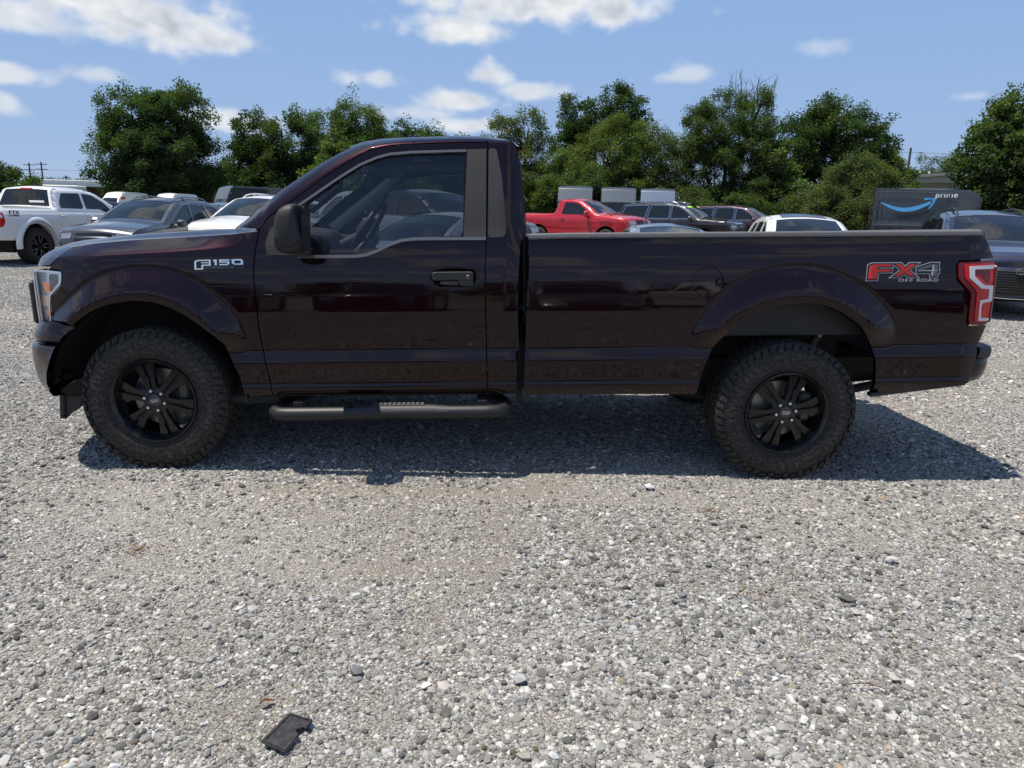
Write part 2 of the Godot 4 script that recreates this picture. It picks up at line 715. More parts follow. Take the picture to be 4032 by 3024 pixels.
func ground() -> void:
	var g := StandardMaterial3D.new()
	g.resource_name = "gravel_ground"
	g.albedo_texture = noise_tex(1024, 0.16, lin(0.11, 0.105, 0.095), lin(0.36, 0.345, 0.315), 21, 4, 3.2)
	g.roughness = 0.95
	g.uv1_triplanar = true
	g.uv1_world_triplanar = true
	g.uv1_scale = Vector3.ONE * 0.55
	g.detail_enabled = true
	g.detail_blend_mode = BaseMaterial3D.BLEND_MODE_MUL
	g.detail_albedo = noise_tex(512, 0.012, lin(0.80, 0.77, 0.72), lin(1, 1, 1), 33, 3, 2.0)
	g.detail_uv_layer = BaseMaterial3D.DETAIL_UV_2
	g.uv2_triplanar = true
	g.uv2_world_triplanar = true
	g.uv2_scale = Vector3.ONE * 0.07
	var m := mb()
	m.grid(105, 61, func(i, j):
		var x := lerpf(-130.0, 130.0, i / 104.0)
		var z := lerpf(60.0, -60.0, j / 60.0)
		return Vector3(x, lot_y(x, z), z), Vector3(0, -900, 0))
	tag(build(m, "gravel_lot", g), "pale grey crushed stone lot in full sun", "", "", "structure")
	var e := mat("far_field", lin(0.09, 0.12, 0.04), 0.95)
	grain(e, 0.15, lin(0.05, 0.08, 0.022), lin(0.16, 0.18, 0.075), 8)
	e.uv1_world_triplanar = true
	var f := mb()
	f.face([Vector3(-900, -0.03, 900), Vector3(900, -0.03, 900), Vector3(900, -0.03, -900), Vector3(-900, -0.03, -900)], Vector3.UP)
	tag(build(f, "ground", e), "grassy land around the gravel lot", "", "", "structure")


func lot_y(x: float, z: float) -> float:
	# the lot rises a little towards its far right side
	return 0.30 * smooth01(19.0, 30.0, -z) * smooth01(-1.0, 2.5, x) + smooth01(9.0, 16.0, -z) * (0.022 + 0.012 * sin(x * 0.31 + 1.0) + 0.01 * sin(z * 0.43 + x * 0.12))


func rock(m: M, at: Vector3, r: float, rng: RandomNumberGenerator, tone: Color) -> void:
	# an angular chip of crushed stone: a jittered, squashed icosahedron cut flat
	var ph := 0.8506508
	var q := 0.5257311
	var base := [Vector3(-q, ph, 0), Vector3(q, ph, 0), Vector3(-q, -ph, 0), Vector3(q, -ph, 0), Vector3(0, -q, ph), Vector3(0, q, ph), Vector3(0, -q, -ph), Vector3(0, q, -ph), Vector3(ph, 0, -q), Vector3(ph, 0, q), Vector3(-ph, 0, -q), Vector3(-ph, 0, q)]
	var f := [0, 11, 5, 0, 5, 1, 0, 1, 7, 0, 7, 10, 0, 10, 11, 1, 5, 9, 5, 11, 4, 11, 10, 2, 10, 7, 6, 7, 1, 8, 3, 9, 4, 3, 4, 2, 3, 2, 6, 3, 6, 8, 3, 8, 9, 4, 9, 5, 2, 4, 11, 6, 2, 10, 8, 6, 7, 9, 8, 1]
	var b := Basis(Vector3(rng.randfn(), rng.randfn(), rng.randfn()).normalized(), rng.randf() * TAU)
	var sc := Vector3(rng.randf_range(0.75, 1.35), rng.randf_range(0.45, 0.85), rng.randf_range(0.7, 1.15)) * r
	var tilt := Basis(Vector3(rng.randfn(), 0.0, rng.randfn()).normalized(), rng.randf_range(0.0, 0.45)) * Basis(Vector3.UP, rng.randf() * TAU)
	var p := PackedVector3Array()
	for k in 12:
		p.append(at + tilt * ((b * (base[k] * rng.randf_range(0.72, 1.18))) * sc))
	m.tint = tone
	for k in range(0, 60, 3):
		var a := p[f[k]]
		var c := p[f[k + 1]]
		var d := p[f[k + 2]]
		var nn := (c - a).cross(d - a).normalized()
		if nn.y < -0.55:
			continue
		var i := m.vert(a, nn)
		m.vert(c, nn)
		m.vert(d, nn)
		m.idx.append(i)
		m.idx.append(i + 2)
		m.idx.append(i + 1)


func stone_tone(rng: RandomNumberGenerator) -> Color:
	var k := rng.randf()
	var l := clampf(rng.randfn(0.245, 0.078), 0.07, 0.5)
	if k < 0.08:
		l = rng.randf_range(0.06, 0.13)
	elif k > 0.86:
		l = rng.randf_range(0.36, 0.56)
	var warm := rng.randfn(0.02, 0.022)
	if rng.randf() < 0.012:
		return Color(l * 1.2, l * 0.95, l * 0.65)
	return Color(l * (1.0 + warm), l, l * (0.975 - warm))


func gravel() -> void:
	# loose stones: six patches of some fifteen hundred stones each, turned and laid edge over edge
	var rng := RandomNumberGenerator.new()
	rng.seed = 42
	var sm := mat("stone", Color.WHITE, 0.92)
	sm.vertex_color_use_as_albedo = true
	var patches := []
	for k in 6:
		# three of compacted fines, three of coarser chips
		var m := mb()
		m.tinted = true
		var cells := 64 if k < 3 else 50
		var middle := 0.0043 if k < 3 else 0.0060
		for i in cells:
			for j in cells:
				var x := ((i + rng.randf()) / cells - 0.5) * 0.66
				var z := ((j + rng.randf()) / cells - 0.5) * 0.66
				var r := middle * exp(rng.randfn(0.0, 0.40))
				if rng.randf() < 0.018:
					r *= 2.0
				r = clampf(r, 0.0022, 0.019)
				rock(m, Vector3(x, r * rng.randf_range(-0.2, 0.5), z), r, rng, stone_tone(rng))
		patches.append(m.mesh(sm))
	var lists := [[], [], [], [], [], []]
	var tones := [[], [], [], [], [], []]
	var dn := FastNoiseLite.new()
	dn.seed = 4
	dn.frequency = 0.28
	var step := 0.45
	var zi := -9.0
	while zi < 40.0:
		var half := zi * 0.78 + 1.2 if zi > 1.0 else 7.0
		var xi := -half
		while xi < half:
			var p := Vector3(xi + rng.randf_range(-0.05, 0.05), 0, -zi + rng.randf_range(-0.05, 0.05))
			# worn tracks, long from left to right, where the fines lie bare and only bigger stones stand out
			var d := dn.get_noise_2d(p.x * 0.5, p.z * 2.0) + 0.5 * dn.get_noise_2d(p.x * 2.0 + 40.0, p.z * 3.0)
			p.y = -0.001 - 0.0046 * smooth01(0.0, 0.55, d) + lot_y(p.x, p.z)
			var s := rng.randf_range(0.9, 1.1)
			if zi > 2.3 and rng.randf() < 0.12:
				s *= 1.2
			var coarse := dn.get_noise_2d(p.x * 0.9 - 70.0, p.z * 1.3 + 20.0) + 0.25 * rng.randfn()
			var pick := rng.randi() % 3 + (3 if coarse > 0.06 else 0)
			lists[pick].append(Transform3D(Basis(Vector3.UP, rng.randf() * TAU).scaled(Vector3(s, s, s)), p))
			# dusty lanes are warmer and paler, the rest a cooler grey
			var dusty := smooth01(-0.25, 0.5, d)
			var v := 1.0 + 0.10 * dn.get_noise_2d(p.x * 1.1 + 9.0, p.z * 1.4 - 33.0)
			tones[pick].append(Color(0.93, 0.94, 0.945).lerp(Color(1.09, 1.05, 0.975), dusty) * v)
			xi += step
		zi += step
	var top := Node3D.new()
	top.name = "gravel"
	add_child(top)
	tag(top, "loose grey crushed stones covering the whole lot", "", "", "stuff")
	for k in 6:
		var mm := MultiMesh.new()
		mm.transform_format = MultiMesh.TRANSFORM_3D
		mm.use_colors = true
		mm.mesh = patches[k]
		mm.instance_count = lists[k].size()
		for i in lists[k].size():
			mm.set_instance_transform(i, lists[k][i])
			mm.set_instance_color(i, tones[k][i])
		var o := MultiMeshInstance3D.new()
		o.name = "stones"
		o.multimesh = mm
		tag(o, "", "", "", "stuff")
		top.add_child(o, true)


# ---------------------------------------------------------------- the near pickup
# u runs from the nose to the tail, v is height over the body's own ground line, z = 0 lies in the plane of the wheel faces

var section := PackedFloat32Array()
const SEC_LO := 0.38
const SEC_STEP := 0.004
var lip_f := []
var mid_f := []
var out_f := []
var lip_r := []
var mid_r := []
var out_r := []
const ARCH_F := Vector2(-1.775, 0.55)
const ARCH_R := Vector2(1.80, 0.55)
const DOOR_TOP := [Vector2(-1.14, 1.399), Vector2(-1.099, 1.459), Vector2(-0.996, 1.529), Vector2(-0.79, 1.68), Vector2(-0.646, 1.771), Vector2(-0.543, 1.827), Vector2(-0.44, 1.848), Vector2(-0.376, 1.854), Vector2(-0.168, 1.863), Vector2(0.109, 1.867), Vector2(0.3, 1.868)]
const ROOF_EDGE := [Vector2(-1.301, 1.413), Vector2(-1.17, 1.522), Vector2(-1.046, 1.622), Vector2(-0.93, 1.70), Vector2(-0.821, 1.771), Vector2(-0.74, 1.816), Vector2(-0.666, 1.852), Vector2(-0.601, 1.877), Vector2(-0.494, 1.897), Vector2(-0.334, 1.909), Vector2(-0.067, 1.915), Vector2(0.092, 1.912), Vector2(0.199, 1.896), Vector2(0.242, 1.876)]


func polar(c: Vector2, pts: Array) -> Array:
	var out := []
	for p in pts:
		var d: Vector2 = p - c
		out.append(Vector2(atan2(d.y, d.x), d.length()))
	out.sort_custom(func(a, b): return a.x < b.x)
	return out


func pickup_tables() -> void:
	var pts := [Vector2(.38, -.12), Vector2(.40, -.11), Vector2(.455, -.075), Vector2(.482, -.056), Vector2(.518, -.040), Vector2(.521, -.038), Vector2(.552, -.047), Vector2(.6, -.041), Vector2(.664, -.0305), Vector2(.668, -.030), Vector2(.742, -.047), Vector2(.8, -.040), Vector2(.88, -.035), Vector2(.96, -.033), Vector2(1.05, -.0352), Vector2(1.12, -.039), Vector2(1.18, -.0455), Vector2(1.25, -.057), Vector2(1.30, -.068), Vector2(1.345, -.082), Vector2(1.4, -.1), Vector2(1.55, -.14), Vector2(1.75, -.2), Vector2(1.86, -.236), Vector2(1.9, -.252), Vector2(2.0, -.29)]
	var raw := PackedFloat32Array()
	for i in 405:
		raw.append(table(pts, SEC_LO + i * SEC_STEP))
	for pass_ in 2:
		var sm := raw.duplicate()
		for i in raw.size():
			var s := 0.0
			for k in range(-2, 3):
				s += raw[clampi(i + k, 0, raw.size() - 1)]
			sm[i] = s / 5.0
		raw = sm
	section = raw
	lip_f = polar(ARCH_F, [Vector2(-2.334, .50), Vector2(-2.318, .643), Vector2(-2.255, .783), Vector2(-2.180, .870), Vector2(-2.098, .935), Vector2(-2.008, .985), Vector2(-1.871, 1.018), Vector2(-1.739, 1.021), Vector2(-1.628, .990), Vector2(-1.512, .922), Vector2(-1.413, .837), Vector2(-1.362, .768), Vector2(-1.328, .682), Vector2(-1.295, .586), Vector2(-1.282, .499), Vector2(-1.270, .46)])
	mid_f = polar(ARCH_F, [Vector2(-2.42, .50), Vector2(-2.40, .643), Vector2(-2.33, .80), Vector2(-2.20, .915), Vector2(-2.105, .985), Vector2(-1.990, 1.042), Vector2(-1.823, 1.076), Vector2(-1.701, 1.069), Vector2(-1.582, 1.030), Vector2(-1.483, .963), Vector2(-1.408, .879), Vector2(-1.357, .811), Vector2(-1.318, .74), Vector2(-1.27, .6), Vector2(-1.24, .46)])
	out_f = polar(ARCH_F, [Vector2(-2.60, .50), Vector2(-2.50, .75), Vector2(-2.33, .93), Vector2(-2.23, 1.01), Vector2(-2.139, 1.080), Vector2(-2.074, 1.129), Vector2(-1.952, 1.182), Vector2(-1.827, 1.203), Vector2(-1.704, 1.200), Vector2(-1.584, 1.176), Vector2(-1.466, 1.121), Vector2(-1.390, 1.057), Vector2(-1.314, .982), Vector2(-1.262, .914), Vector2(-1.236, .838), Vector2(-1.215, .76), Vector2(-1.2, .6), Vector2(-1.19, .46)])
	lip_r = polar(ARCH_R, [Vector2(1.285, .43), Vector2(1.291, .471), Vector2(1.307, .565), Vector2(1.331, .653), Vector2(1.370, .740), Vector2(1.423, .812), Vector2(1.525, .897), Vector2(1.628, .949), Vector2(1.748, .976), Vector2(1.853, .980), Vector2(1.971, .964), Vector2(2.104, .900), Vector2(2.205, .808), Vector2(2.259, .735), Vector2(2.293, .632), Vector2(2.303, .482), Vector2(2.30, .43)])
	mid_r = polar(ARCH_R, [Vector2(1.24, .43), Vector2(1.255, .565), Vector2(1.29, .70), Vector2(1.351, .826), Vector2(1.451, .927), Vector2(1.554, .989), Vector2(1.658, 1.022), Vector2(1.76, 1.036), Vector2(1.865, 1.038), Vector2(2.003, 1.010), Vector2(2.146, .935), Vector2(2.246, .844), Vector2(2.321, .748), Vector2(2.35, .6), Vector2(2.36, .43)])
	out_r = polar(ARCH_R, [Vector2(1.17, .43), Vector2(1.19, .6), Vector2(1.225, .763), Vector2(1.232, .821), Vector2(1.272, .894), Vector2(1.353, .994), Vector2(1.454, 1.085), Vector2(1.556, 1.140), Vector2(1.660, 1.174), Vector2(1.76, 1.186), Vector2(1.869, 1.187), Vector2(2.007, 1.158), Vector2(2.149, 1.092), Vector2(2.267, 1.011), Vector2(2.350, .928), Vector2(2.389, .865), Vector2(2.396, .819), Vector2(2.41, .70), Vector2(2.43, .43)])


func flare(u: float, v: float, c: Vector2, lip: Array, mid: Array, outer: Array) -> float:
	var d := Vector2(u, v) - c
	if d.length_squared() > 0.78 or v < 0.62:
		return 0.0
	var a := atan2(d.y, d.x)
	var r := d.length()
	var ro := table(outer, a)
	if r >= ro + 0.012:
		return 0.0
	var rm := table(mid, a)
	var fade := smooth01(0.715, 0.86, v)
	var top := 0.058 * fade
	if r > ro:
		return -0.004 * fade * (1.0 - (r - ro) / 0.012)
	if r > rm:
		var t := (r - rm) / maxf(ro - rm, 0.02)
		var x := 1.0 - t
		# rises out of a rounded foot, then runs straight to the crest
		var k := x * x / 0.36 if x < 0.18 else x - 0.09
		k = minf(k / 0.91, 1.0)
		k = k if k < 0.8 else 0.8 + (k - 0.8) * (1.0 - 0.35 * (k - 0.8) / 0.2)
		return lerpf(-0.004 * fade, top * 0.965, k)
	var rl := table(lip, a)
	var q := clampf((rm - r) / maxf(rm - rl, 0.02), 0.0, 1.0)
	return top * lerpf(0.965, 1.0, minf(q * 4.0, 1.0)) - 0.012 * fade * q * q


func side_z(u: float, v: float) -> float:
	var f := clampf((v - SEC_LO) / SEC_STEP, 0.0, 403.0)
	var i := int(f)
	var z := lerpf(section[i], section[i + 1], f - i)
	if u < -1.10 and v > 1.18:
		# the shoulder of the front wing, above which the panel turns in towards the bonnet
		var vc := lerpf(1.270, 1.329, clampf((u + 2.316) / 1.126, 0.0, 1.0)) - 0.02
		var e := v - vc
		var over := 0.5 * (e + sqrt(e * e + 0.00012))
		z -= over * 1.5 * smooth01(-1.12, -1.62, u)
	if u < -2.0:
		var d := -2.0 - u
		z -= 0.56 * d * d
	if u > 2.75:
		var d2 := u - 2.75
		z -= 1.3 * d2 * d2
	if v > 1.36 and u > -1.32 and u < 0.4:
		var lo := table(DOOR_TOP, u)
		var hi := table(ROOF_EDGE, u)
		if v > lo:
			var t := clampf((v - lo) / maxf(hi - lo, 0.03), 0.0, 1.3)
			z -= (0.004 + 0.095 * t * t)
	if u > 0.18 and u < 0.3255:
		var d3 := u - 0.18
		z -= 3.2 * d3 * d3 * lerpf(0.25, 1.0, smooth01(1.15, 1.5, v))
	if u < -1.18:
		z += flare(u, v, ARCH_F, lip_f, mid_f, out_f)
	elif u > 1.1:
		z += flare(u, v, ARCH_R, lip_r, mid_r, out_r)
	return z


func door_z(u: float, v: float) -> float:
	var z := side_z(u, v)
	# the cup behind the handle
	var d := Vector2((u + 0.082) / 0.125, (v - 1.135) / 0.05)
	var r := pow(pow(absf(d.x), 3.0) + pow(absf(d.y), 3.0), 1.0 / 3.0)
	if r < 1.0:
		z -= 0.024 * smooth01(1.0, 0.72, r)
	return z


func arc_points(c: Vector2, pol: Array, a0: float, a1: float, steps: int, grow := 0.0) -> Array:
	var out := []
	for i in steps + 1:
		var a := lerpf(a0, a1, float(i) / steps)
		out.append(c + Vector2(cos(a), sin(a)) * (table(pol, a) + grow))
	return out


func shrink(pts: Array, by := 0.003) -> PackedVector2Array:
	var o := Geometry2D.offset_polygon(PackedVector2Array(pts), -by)
	return o[0] if o.size() else PackedVector2Array(pts)


func pickup() -> void:
	pickup_tables()
	var root := thing("pickup_truck", "dark maroon single cab pickup with black wheels filling the foreground", "pickup truck", Vector3(-0.2143, -0.005, -3.8786), 1.405)
	var bt := Transform3D(Basis(Vector3(0, 0, 1), RAKE), Vector3.ZERO)
	# it also leans a little to its far side
	bt = bt * Transform3D(Basis(), Vector3(0, 1.1, 0)) * Transform3D(Basis(Vector3(1, 0, 0), deg_to_rad(-1.3)), Vector3.ZERO) * Transform3D(Basis(), Vector3(0, -1.1, 0))
	var pm: Material = mats.truck_paint
	pickup_sides(root, bt, pm)
	pickup_top(root, bt, pm)
	pickup_front(root, bt, pm)
	pickup_rear(root, bt, pm)
	pickup_trim(root, bt)
	pickup_marks(root, bt)
	pickup_cabin(root, bt)
	pickup_under(root, bt)
	var spin := [deg_to_rad(46.0), deg_to_rad(12.0), 0.4, 0.9]
	var at := [Vector3(-1.792, 0.407, 0), Vector3(1.792, 0.407, 0), Vector3(-1.792, 0.407, -2.0), Vector3(1.792, 0.407, -2.0)]
	for k in 4:
		pickup_wheel(root, at[k], spin[k], k > 1)


func door_front() -> Array:
	return [Vector2(-1.120, .484), Vector2(-1.132, .60), Vector2(-1.153, .749), Vector2(-1.163, .85), Vector2(-1.168, .972), Vector2(-1.173, 1.155), Vector2(-1.168, 1.225), Vector2(-1.160, 1.29), Vector2(-1.150, 1.345), Vector2(-1.14, 1.399)]


func window_poly() -> PackedVector2Array:
	return rounded([Vector2(-0.884, 1.267), Vector2(-0.885, 1.547), Vector2(-0.706, 1.67), Vector2(-0.593, 1.739), Vector2(-0.503, 1.777), Vector2(-0.424, 1.796), Vector2(-0.311, 1.805), Vector2(-0.019, 1.811), Vector2(-0.032, 1.353), Vector2(-0.312, 1.349), Vector2(-0.374, 1.338), Vector2(-0.436, 1.317), Vector2(-0.503, 1.284), Vector2(-0.571, 1.267)], 0.02, 3)


func pickup_sides(root: Node3D, bt: Transform3D, pm: Material) -> void:
	var fz := side_z
	var dz := door_z
	# front wing
	var wing := [Vector2(-1.123, .486)]
	wing = [Vector2(-1.123, .484), Vector2(-1.264, .470)]
	wing.append_array(arc_points(ARCH_F, lip_f, -0.12, 2.42, 40))
	wing.append_array([Vector2(-2.20, .912), Vector2(-2.312, .914), Vector2(-2.306, 1.0), Vector2(-2.296, 1.045), Vector2(-2.228, 1.112), Vector2(-2.222, 1.172), Vector2(-2.232, 1.188), Vector2(-2.304, 1.196), Vector2(-2.264, 1.253), Vector2(-2.21, 1.312), Vector2(-2.10, 1.330), Vector2(-1.9, 1.347), Vector2(-1.7, 1.358), Vector2(-1.5, 1.367), Vector2(-1.3, 1.377), Vector2(-1.145, 1.392)])
	var df := door_front()
	df.reverse()
	for p in df.slice(1):
		wing.append(p)
	# door with its window opening
	var door := door_front()
	door.append_array(DOOR_TOP.slice(1, 10))
	door.append_array([Vector2(.104, 1.6), Vector2(.098, 1.353), Vector2(.089, 1.19), Vector2(.089, .941), Vector2(.091, .673), Vector2(.093, .480), Vector2(-.5, .482)])
	var win := window_poly()
	# cab corner, roof rail and windscreen pillar in one pressing
	var cab := []
	cab.append_array(ROOF_EDGE)
	cab.append_array([Vector2(0.262, 1.85), Vector2(.281, 1.808), Vector2(.305, 1.654), Vector2(.319, 1.471), Vector2(.322, 1.362), Vector2(.312, 1.345), Vector2(.288, 1.328), Vector2(.276, 1.18), Vector2(.270, 1.044), Vector2(.270, .90), Vector2(.275, .735), Vector2(.256, .72), Vector2(.258, .56), Vector2(.256, .505), Vector2(.20, .486), Vector2(.152, .474), Vector2(.093, .476)])
	var back := [Vector2(.091, .673), Vector2(.089, .941), Vector2(.089, 1.19), Vector2(.098, 1.353), Vector2(.104, 1.6)]
	cab.append_array(back)
	var tops := DOOR_TOP.slice(0, 10)
	tops.reverse()
	cab.append_array(tops)
	# bed side
	var bed := [Vector2(.327, 1.345), Vector2(.322, 1.25), Vector2(.321, 1.147), Vector2(.311, .94), Vector2(.305, .734), Vector2(.298, .60), Vector2(.293, .462), Vector2(.9, .462), Vector2(1.284, .458)]
	var arc := arc_points(ARCH_R, lip_r, PI - (-0.17) - TAU + PI * 0.0, 0.0, 1)
	arc = arc_points(ARCH_R, lip_r, PI - 0.02, -0.15, 44)
	bed.append_array([Vector2(1.291, .471), Vector2(1.300, .53)])
	bed.append_array(arc)
	bed.append_array([Vector2(2.305, .447), Vector2(2.345, .447), Vector2(2.855, .508), Vector2(2.876, .60), Vector2(2.886, .70), Vector2(2.884, .724), Vector2(2.897, .735), Vector2(2.935, .845)])
	bed.append_array([Vector2(2.80, .845), Vector2(2.785, .87), Vector2(2.783, 1.02), Vector2(2.704, 1.102), Vector2(2.695, 1.18), Vector2(2.712, 1.206), Vector2(2.94, 1.215), Vector2(2.925, 1.235), Vector2(2.87, 1.345)])
	var fuel := ellipse(1.317, 1.101, 0.0855, 0.0855, 36)
	for side in 2:
		var far := side == 1
		var m := mb()
		m.panel(shrink(wing), [], fz, 0.022 if far else 0.012, 0.0115 if far else 0.009, far, -HALF)
		build(m, "front_wing", pm, root, bt)
		m = mb()
		m.panel(shrink(door), [win], dz, 0.022, 0.0115, far, -HALF, 0.035)
		var d := build(m, "door", pm, root, bt)
		m = mb()
		var lower := []
		for p in door:
			lower.append(p)
		m.panel(shrink(lower, 0.03), [Geometry2D.offset_polygon(win, 0.008)[0]], func(u, v): return side_z(u, v) - 0.075, 0.08, 0.05, far, -HALF, 0.01)
		build(m, "door_lining", mats.black_plastic, d)
		m = mb()
		m.panel(Geometry2D.offset_polygon(win, 0.004)[0], [], func(u, v): return side_z(u, v) - 0.017, 0.09, 0.05, far, -HALF, 0.004)
		build(m, "window", mats.side_glass, d)
		m = mb()
		m.panel(shrink(cab), [], fz, 0.022, 0.0115, far, -HALF)
		build(m, "cab_side", pm, root, bt)
		m = mb()
		m.panel(shrink(bed), [fuel] if not far else [], fz, 0.022 if far else 0.013, 0.0115 if far else 0.009, far, -HALF, 0.03)
		build(m, "bed_side", pm, root, bt)
	var f := mb()
	f.panel(ellipse(1.317, 1.101, 0.0825, 0.0825, 36), [], func(u, v): return side_z(u, v) - 0.001 - 0.012 * smooth01(0.026, 0.016, Vector2(u - 1.387, v - 1.103).length()), 0.011, 0.011, false, -HALF, 0.015)
	var fd := build(f, "fuel_door", pm, root, bt)
	f = mb(Transform3D(Basis(), Vector3(1.317, 1.101, side_z(1.317, 1.101) - 0.02)))
	f.prism(ellipse(0, 0, 0.095, 0.095, 30), -0.02, 0.0)
	build(f, "backing", mats.dark_under, fd)


func pickup_top(root: Node3D, bt: Transform3D, pm: Material) -> void:
	# bonnet: from the top of the wings up over a bulge to the middle
	var prof := [Vector2(0, 1.195), Vector2(0.02, 1.235), Vector2(.055, 1.277), Vector2(.10, 1.306), Vector2(.16, 1.327), Vector2(.235, 1.343), Vector2(.41, 1.363), Vector2(.58, 1.380), Vector2(.755, 1.390), Vector2(1.0, 1.402), Vector2(1.3, 1.408), Vector2(1.8, 1.415)]
	var wing_top := [Vector2(-2.32, 1.20), Vector2(-2.264, 1.253), Vector2(-2.21, 1.312), Vector2(-2.10, 1.330), Vector2(-1.9, 1.347), Vector2(-1.7, 1.358), Vector2(-1.5, 1.367), Vector2(-1.3, 1.377), Vector2(-1.145, 1.392)]
	var nu := 44
	var nz := 41
	var m := mb()
	m.grid(nu, nz, func(i, j):
		var s := float(i) / (nu - 1)
		s = s * s * 0.5 + s * 0.5
		var ue := lerpf(-2.300, -1.150, s)
		var q := float(j) / (nz - 1) * 2.0 - 1.0
		var ze := side_z(ue, table(wing_top, ue)) - 0.004
		var z := -HALF + (ze + HALF) * q
		var a := absf(q)
		var nose := -2.300 - 0.30 * (1.0 - pow(a, 6.0)) * pow(1.0 - a * 0.55, 0.3)
		var cowl := -1.150 - 0.16 * (1.0 - a * a)
		var u := lerpf(nose, cowl, s)
		var e := table(wing_top, ue)
		var inner := table(prof, (u - nose) * 0.97) + 0.02 * (1.0 - a) - 0.012 * smooth01(0.72, 0.5, a)
		var k := smooth01(0.0, 0.16, (1.0 - a) * (ze + HALF))
		return Vector3(u, lerpf(e, inner, k) - 0.002, z), Vector3(-1.8, 0.6, -HALF))
	build(m, "bonnet", pm, root, bt)
	# cowl strip below the windscreen
	m = mb()
	m.grid(3, 21, func(i, j):
		var q := float(j) / 20.0 * 2.0 - 1.0
		var z := -HALF + 0.70 * q
		return Vector3(-1.19 - 0.17 * (1.0 - q * q) + (0.0 if i == 0 else 0.05 if i == 1 else 0.16), 1.366 + 0.03 * (1.0 - q * q) - (0.012 if i == 1 else 0.0) + (0.02 if i == 2 else 0.0), z), Vector3(-1.1, 0.5, -HALF))
	build(m, "cowl", mats.black_plastic, root, bt)
	# windscreen
	var ws := [Vector2(-1.301, 1.413), Vector2(-1.17, 1.522), Vector2(-1.046, 1.622), Vector2(-0.93, 1.70), Vector2(-0.821, 1.771), Vector2(-0.74, 1.816), Vector2(-0.666, 1.852)]
	m = mb()
	m.grid(7, 17, func(i, j):
		var q := float(j) / 16.0 * 2.0 - 1.0
		var p: Vector2 = ws[i]
		var ze := side_z(p.x, p.y) - 0.006
		var bow := (1.0 - q * q)
		return Vector3(p.x - bow * lerpf(0.15, 0.05, i / 6.0), p.y + bow * lerpf(-0.005, 0.035, i / 6.0) - 0.004, -HALF + (ze + HALF) * q), Vector3(-0.4, 1.2, -HALF))
	build(m, "windscreen", mats.windscreen, root, bt)
	# roof skin
	var re := ROOF_EDGE.slice(6)
	re.append(Vector2(0.27, 1.845))
	m = mb()
	m.grid(re.size(), 21, func(i, j):
		var q := float(j) / 20.0 * 2.0 - 1.0
		var p: Vector2 = re[i]
		var ze := side_z(minf(p.x, 0.242), p.y) - 0.001
		var bow := (1.0 - q * q * q * q)
		var t := float(i) / (re.size() - 1)
		return Vector3(p.x - bow * 0.05 * (1.0 - t) + 0.03 * t * bow, p.y + bow * lerpf(0.032, 0.03, t) - 0.010 * absf(sin(q * 9.5)) * smooth01(0.2, 0.5, t) * smooth01(1.0, 0.9, absf(q)) * 0.5, -HALF + (ze + HALF) * q), Vector3(-0.2, 1.0, -HALF))
	build(m, "roof", pm, root, bt)
	# back wall of the cab with its window
	m = mb()
	var wall := PackedVector2Array([Vector2(-0.90, 0.55), Vector2(0.90, 0.55), Vector2(0.86, 1.36), Vector2(0.70, 1.84), Vector2(-0.70, 1.84), Vector2(-0.86, 1.36)])
	var hole := rounded([Vector2(-0.66, 1.42), Vector2(0.66, 1.42), Vector2(0.60, 1.76), Vector2(-0.60, 1.76)], 0.05, 4)
	var wx := Transform3D(Basis(Vector3(0, 0, -1), Vector3(0, 1, 0), Vector3(1, 0, 0)), Vector3(0, 0, -HALF))
	m.xf = wx
	m.panel(wall, [hole], func(u, v): return 0.272 + 0.03 * smooth01(1.85, 1.3, v) - 0.05 * u * u, 0.08, 0.06)
	var bw := build(m, "cab_back", pm, root, bt)
	m = mb(wx)
	m.panel(hole, [], func(u, v): return 0.262 + 0.03 * smooth01(1.85, 1.3, v) - 0.05 * u * u, 0.1, 0.08, false, 0.0, 0.004)
	build(m, "rear_window", mats.side_glass, bw)
	m = mb()
	m.box(Vector3(0.275, 1.878, -HALF), Vector3(0.03, 0.035, 0.34), Basis(), 0.008)
	build(m, "brake_lamp", mats.lamp_red, bw)


func nose_u(z: float) -> float:
	# how far forward the front face reaches at z (0 at the wheel plane)
	var a := clampf((-z) / HALF, 0.0, 2.0)
	a = a if a <= 1.0 else 2.0 - a
	return table([Vector2(0.045, -2.24), Vector2(0.075, -2.335), Vector2(0.11, -2.395), Vector2(0.16, -2.432), Vector2(0.25, -2.475), Vector2(0.4, -2.52), Vector2(0.6, -2.555), Vector2(0.8, -2.575), Vector2(1.0, -2.58)], a)


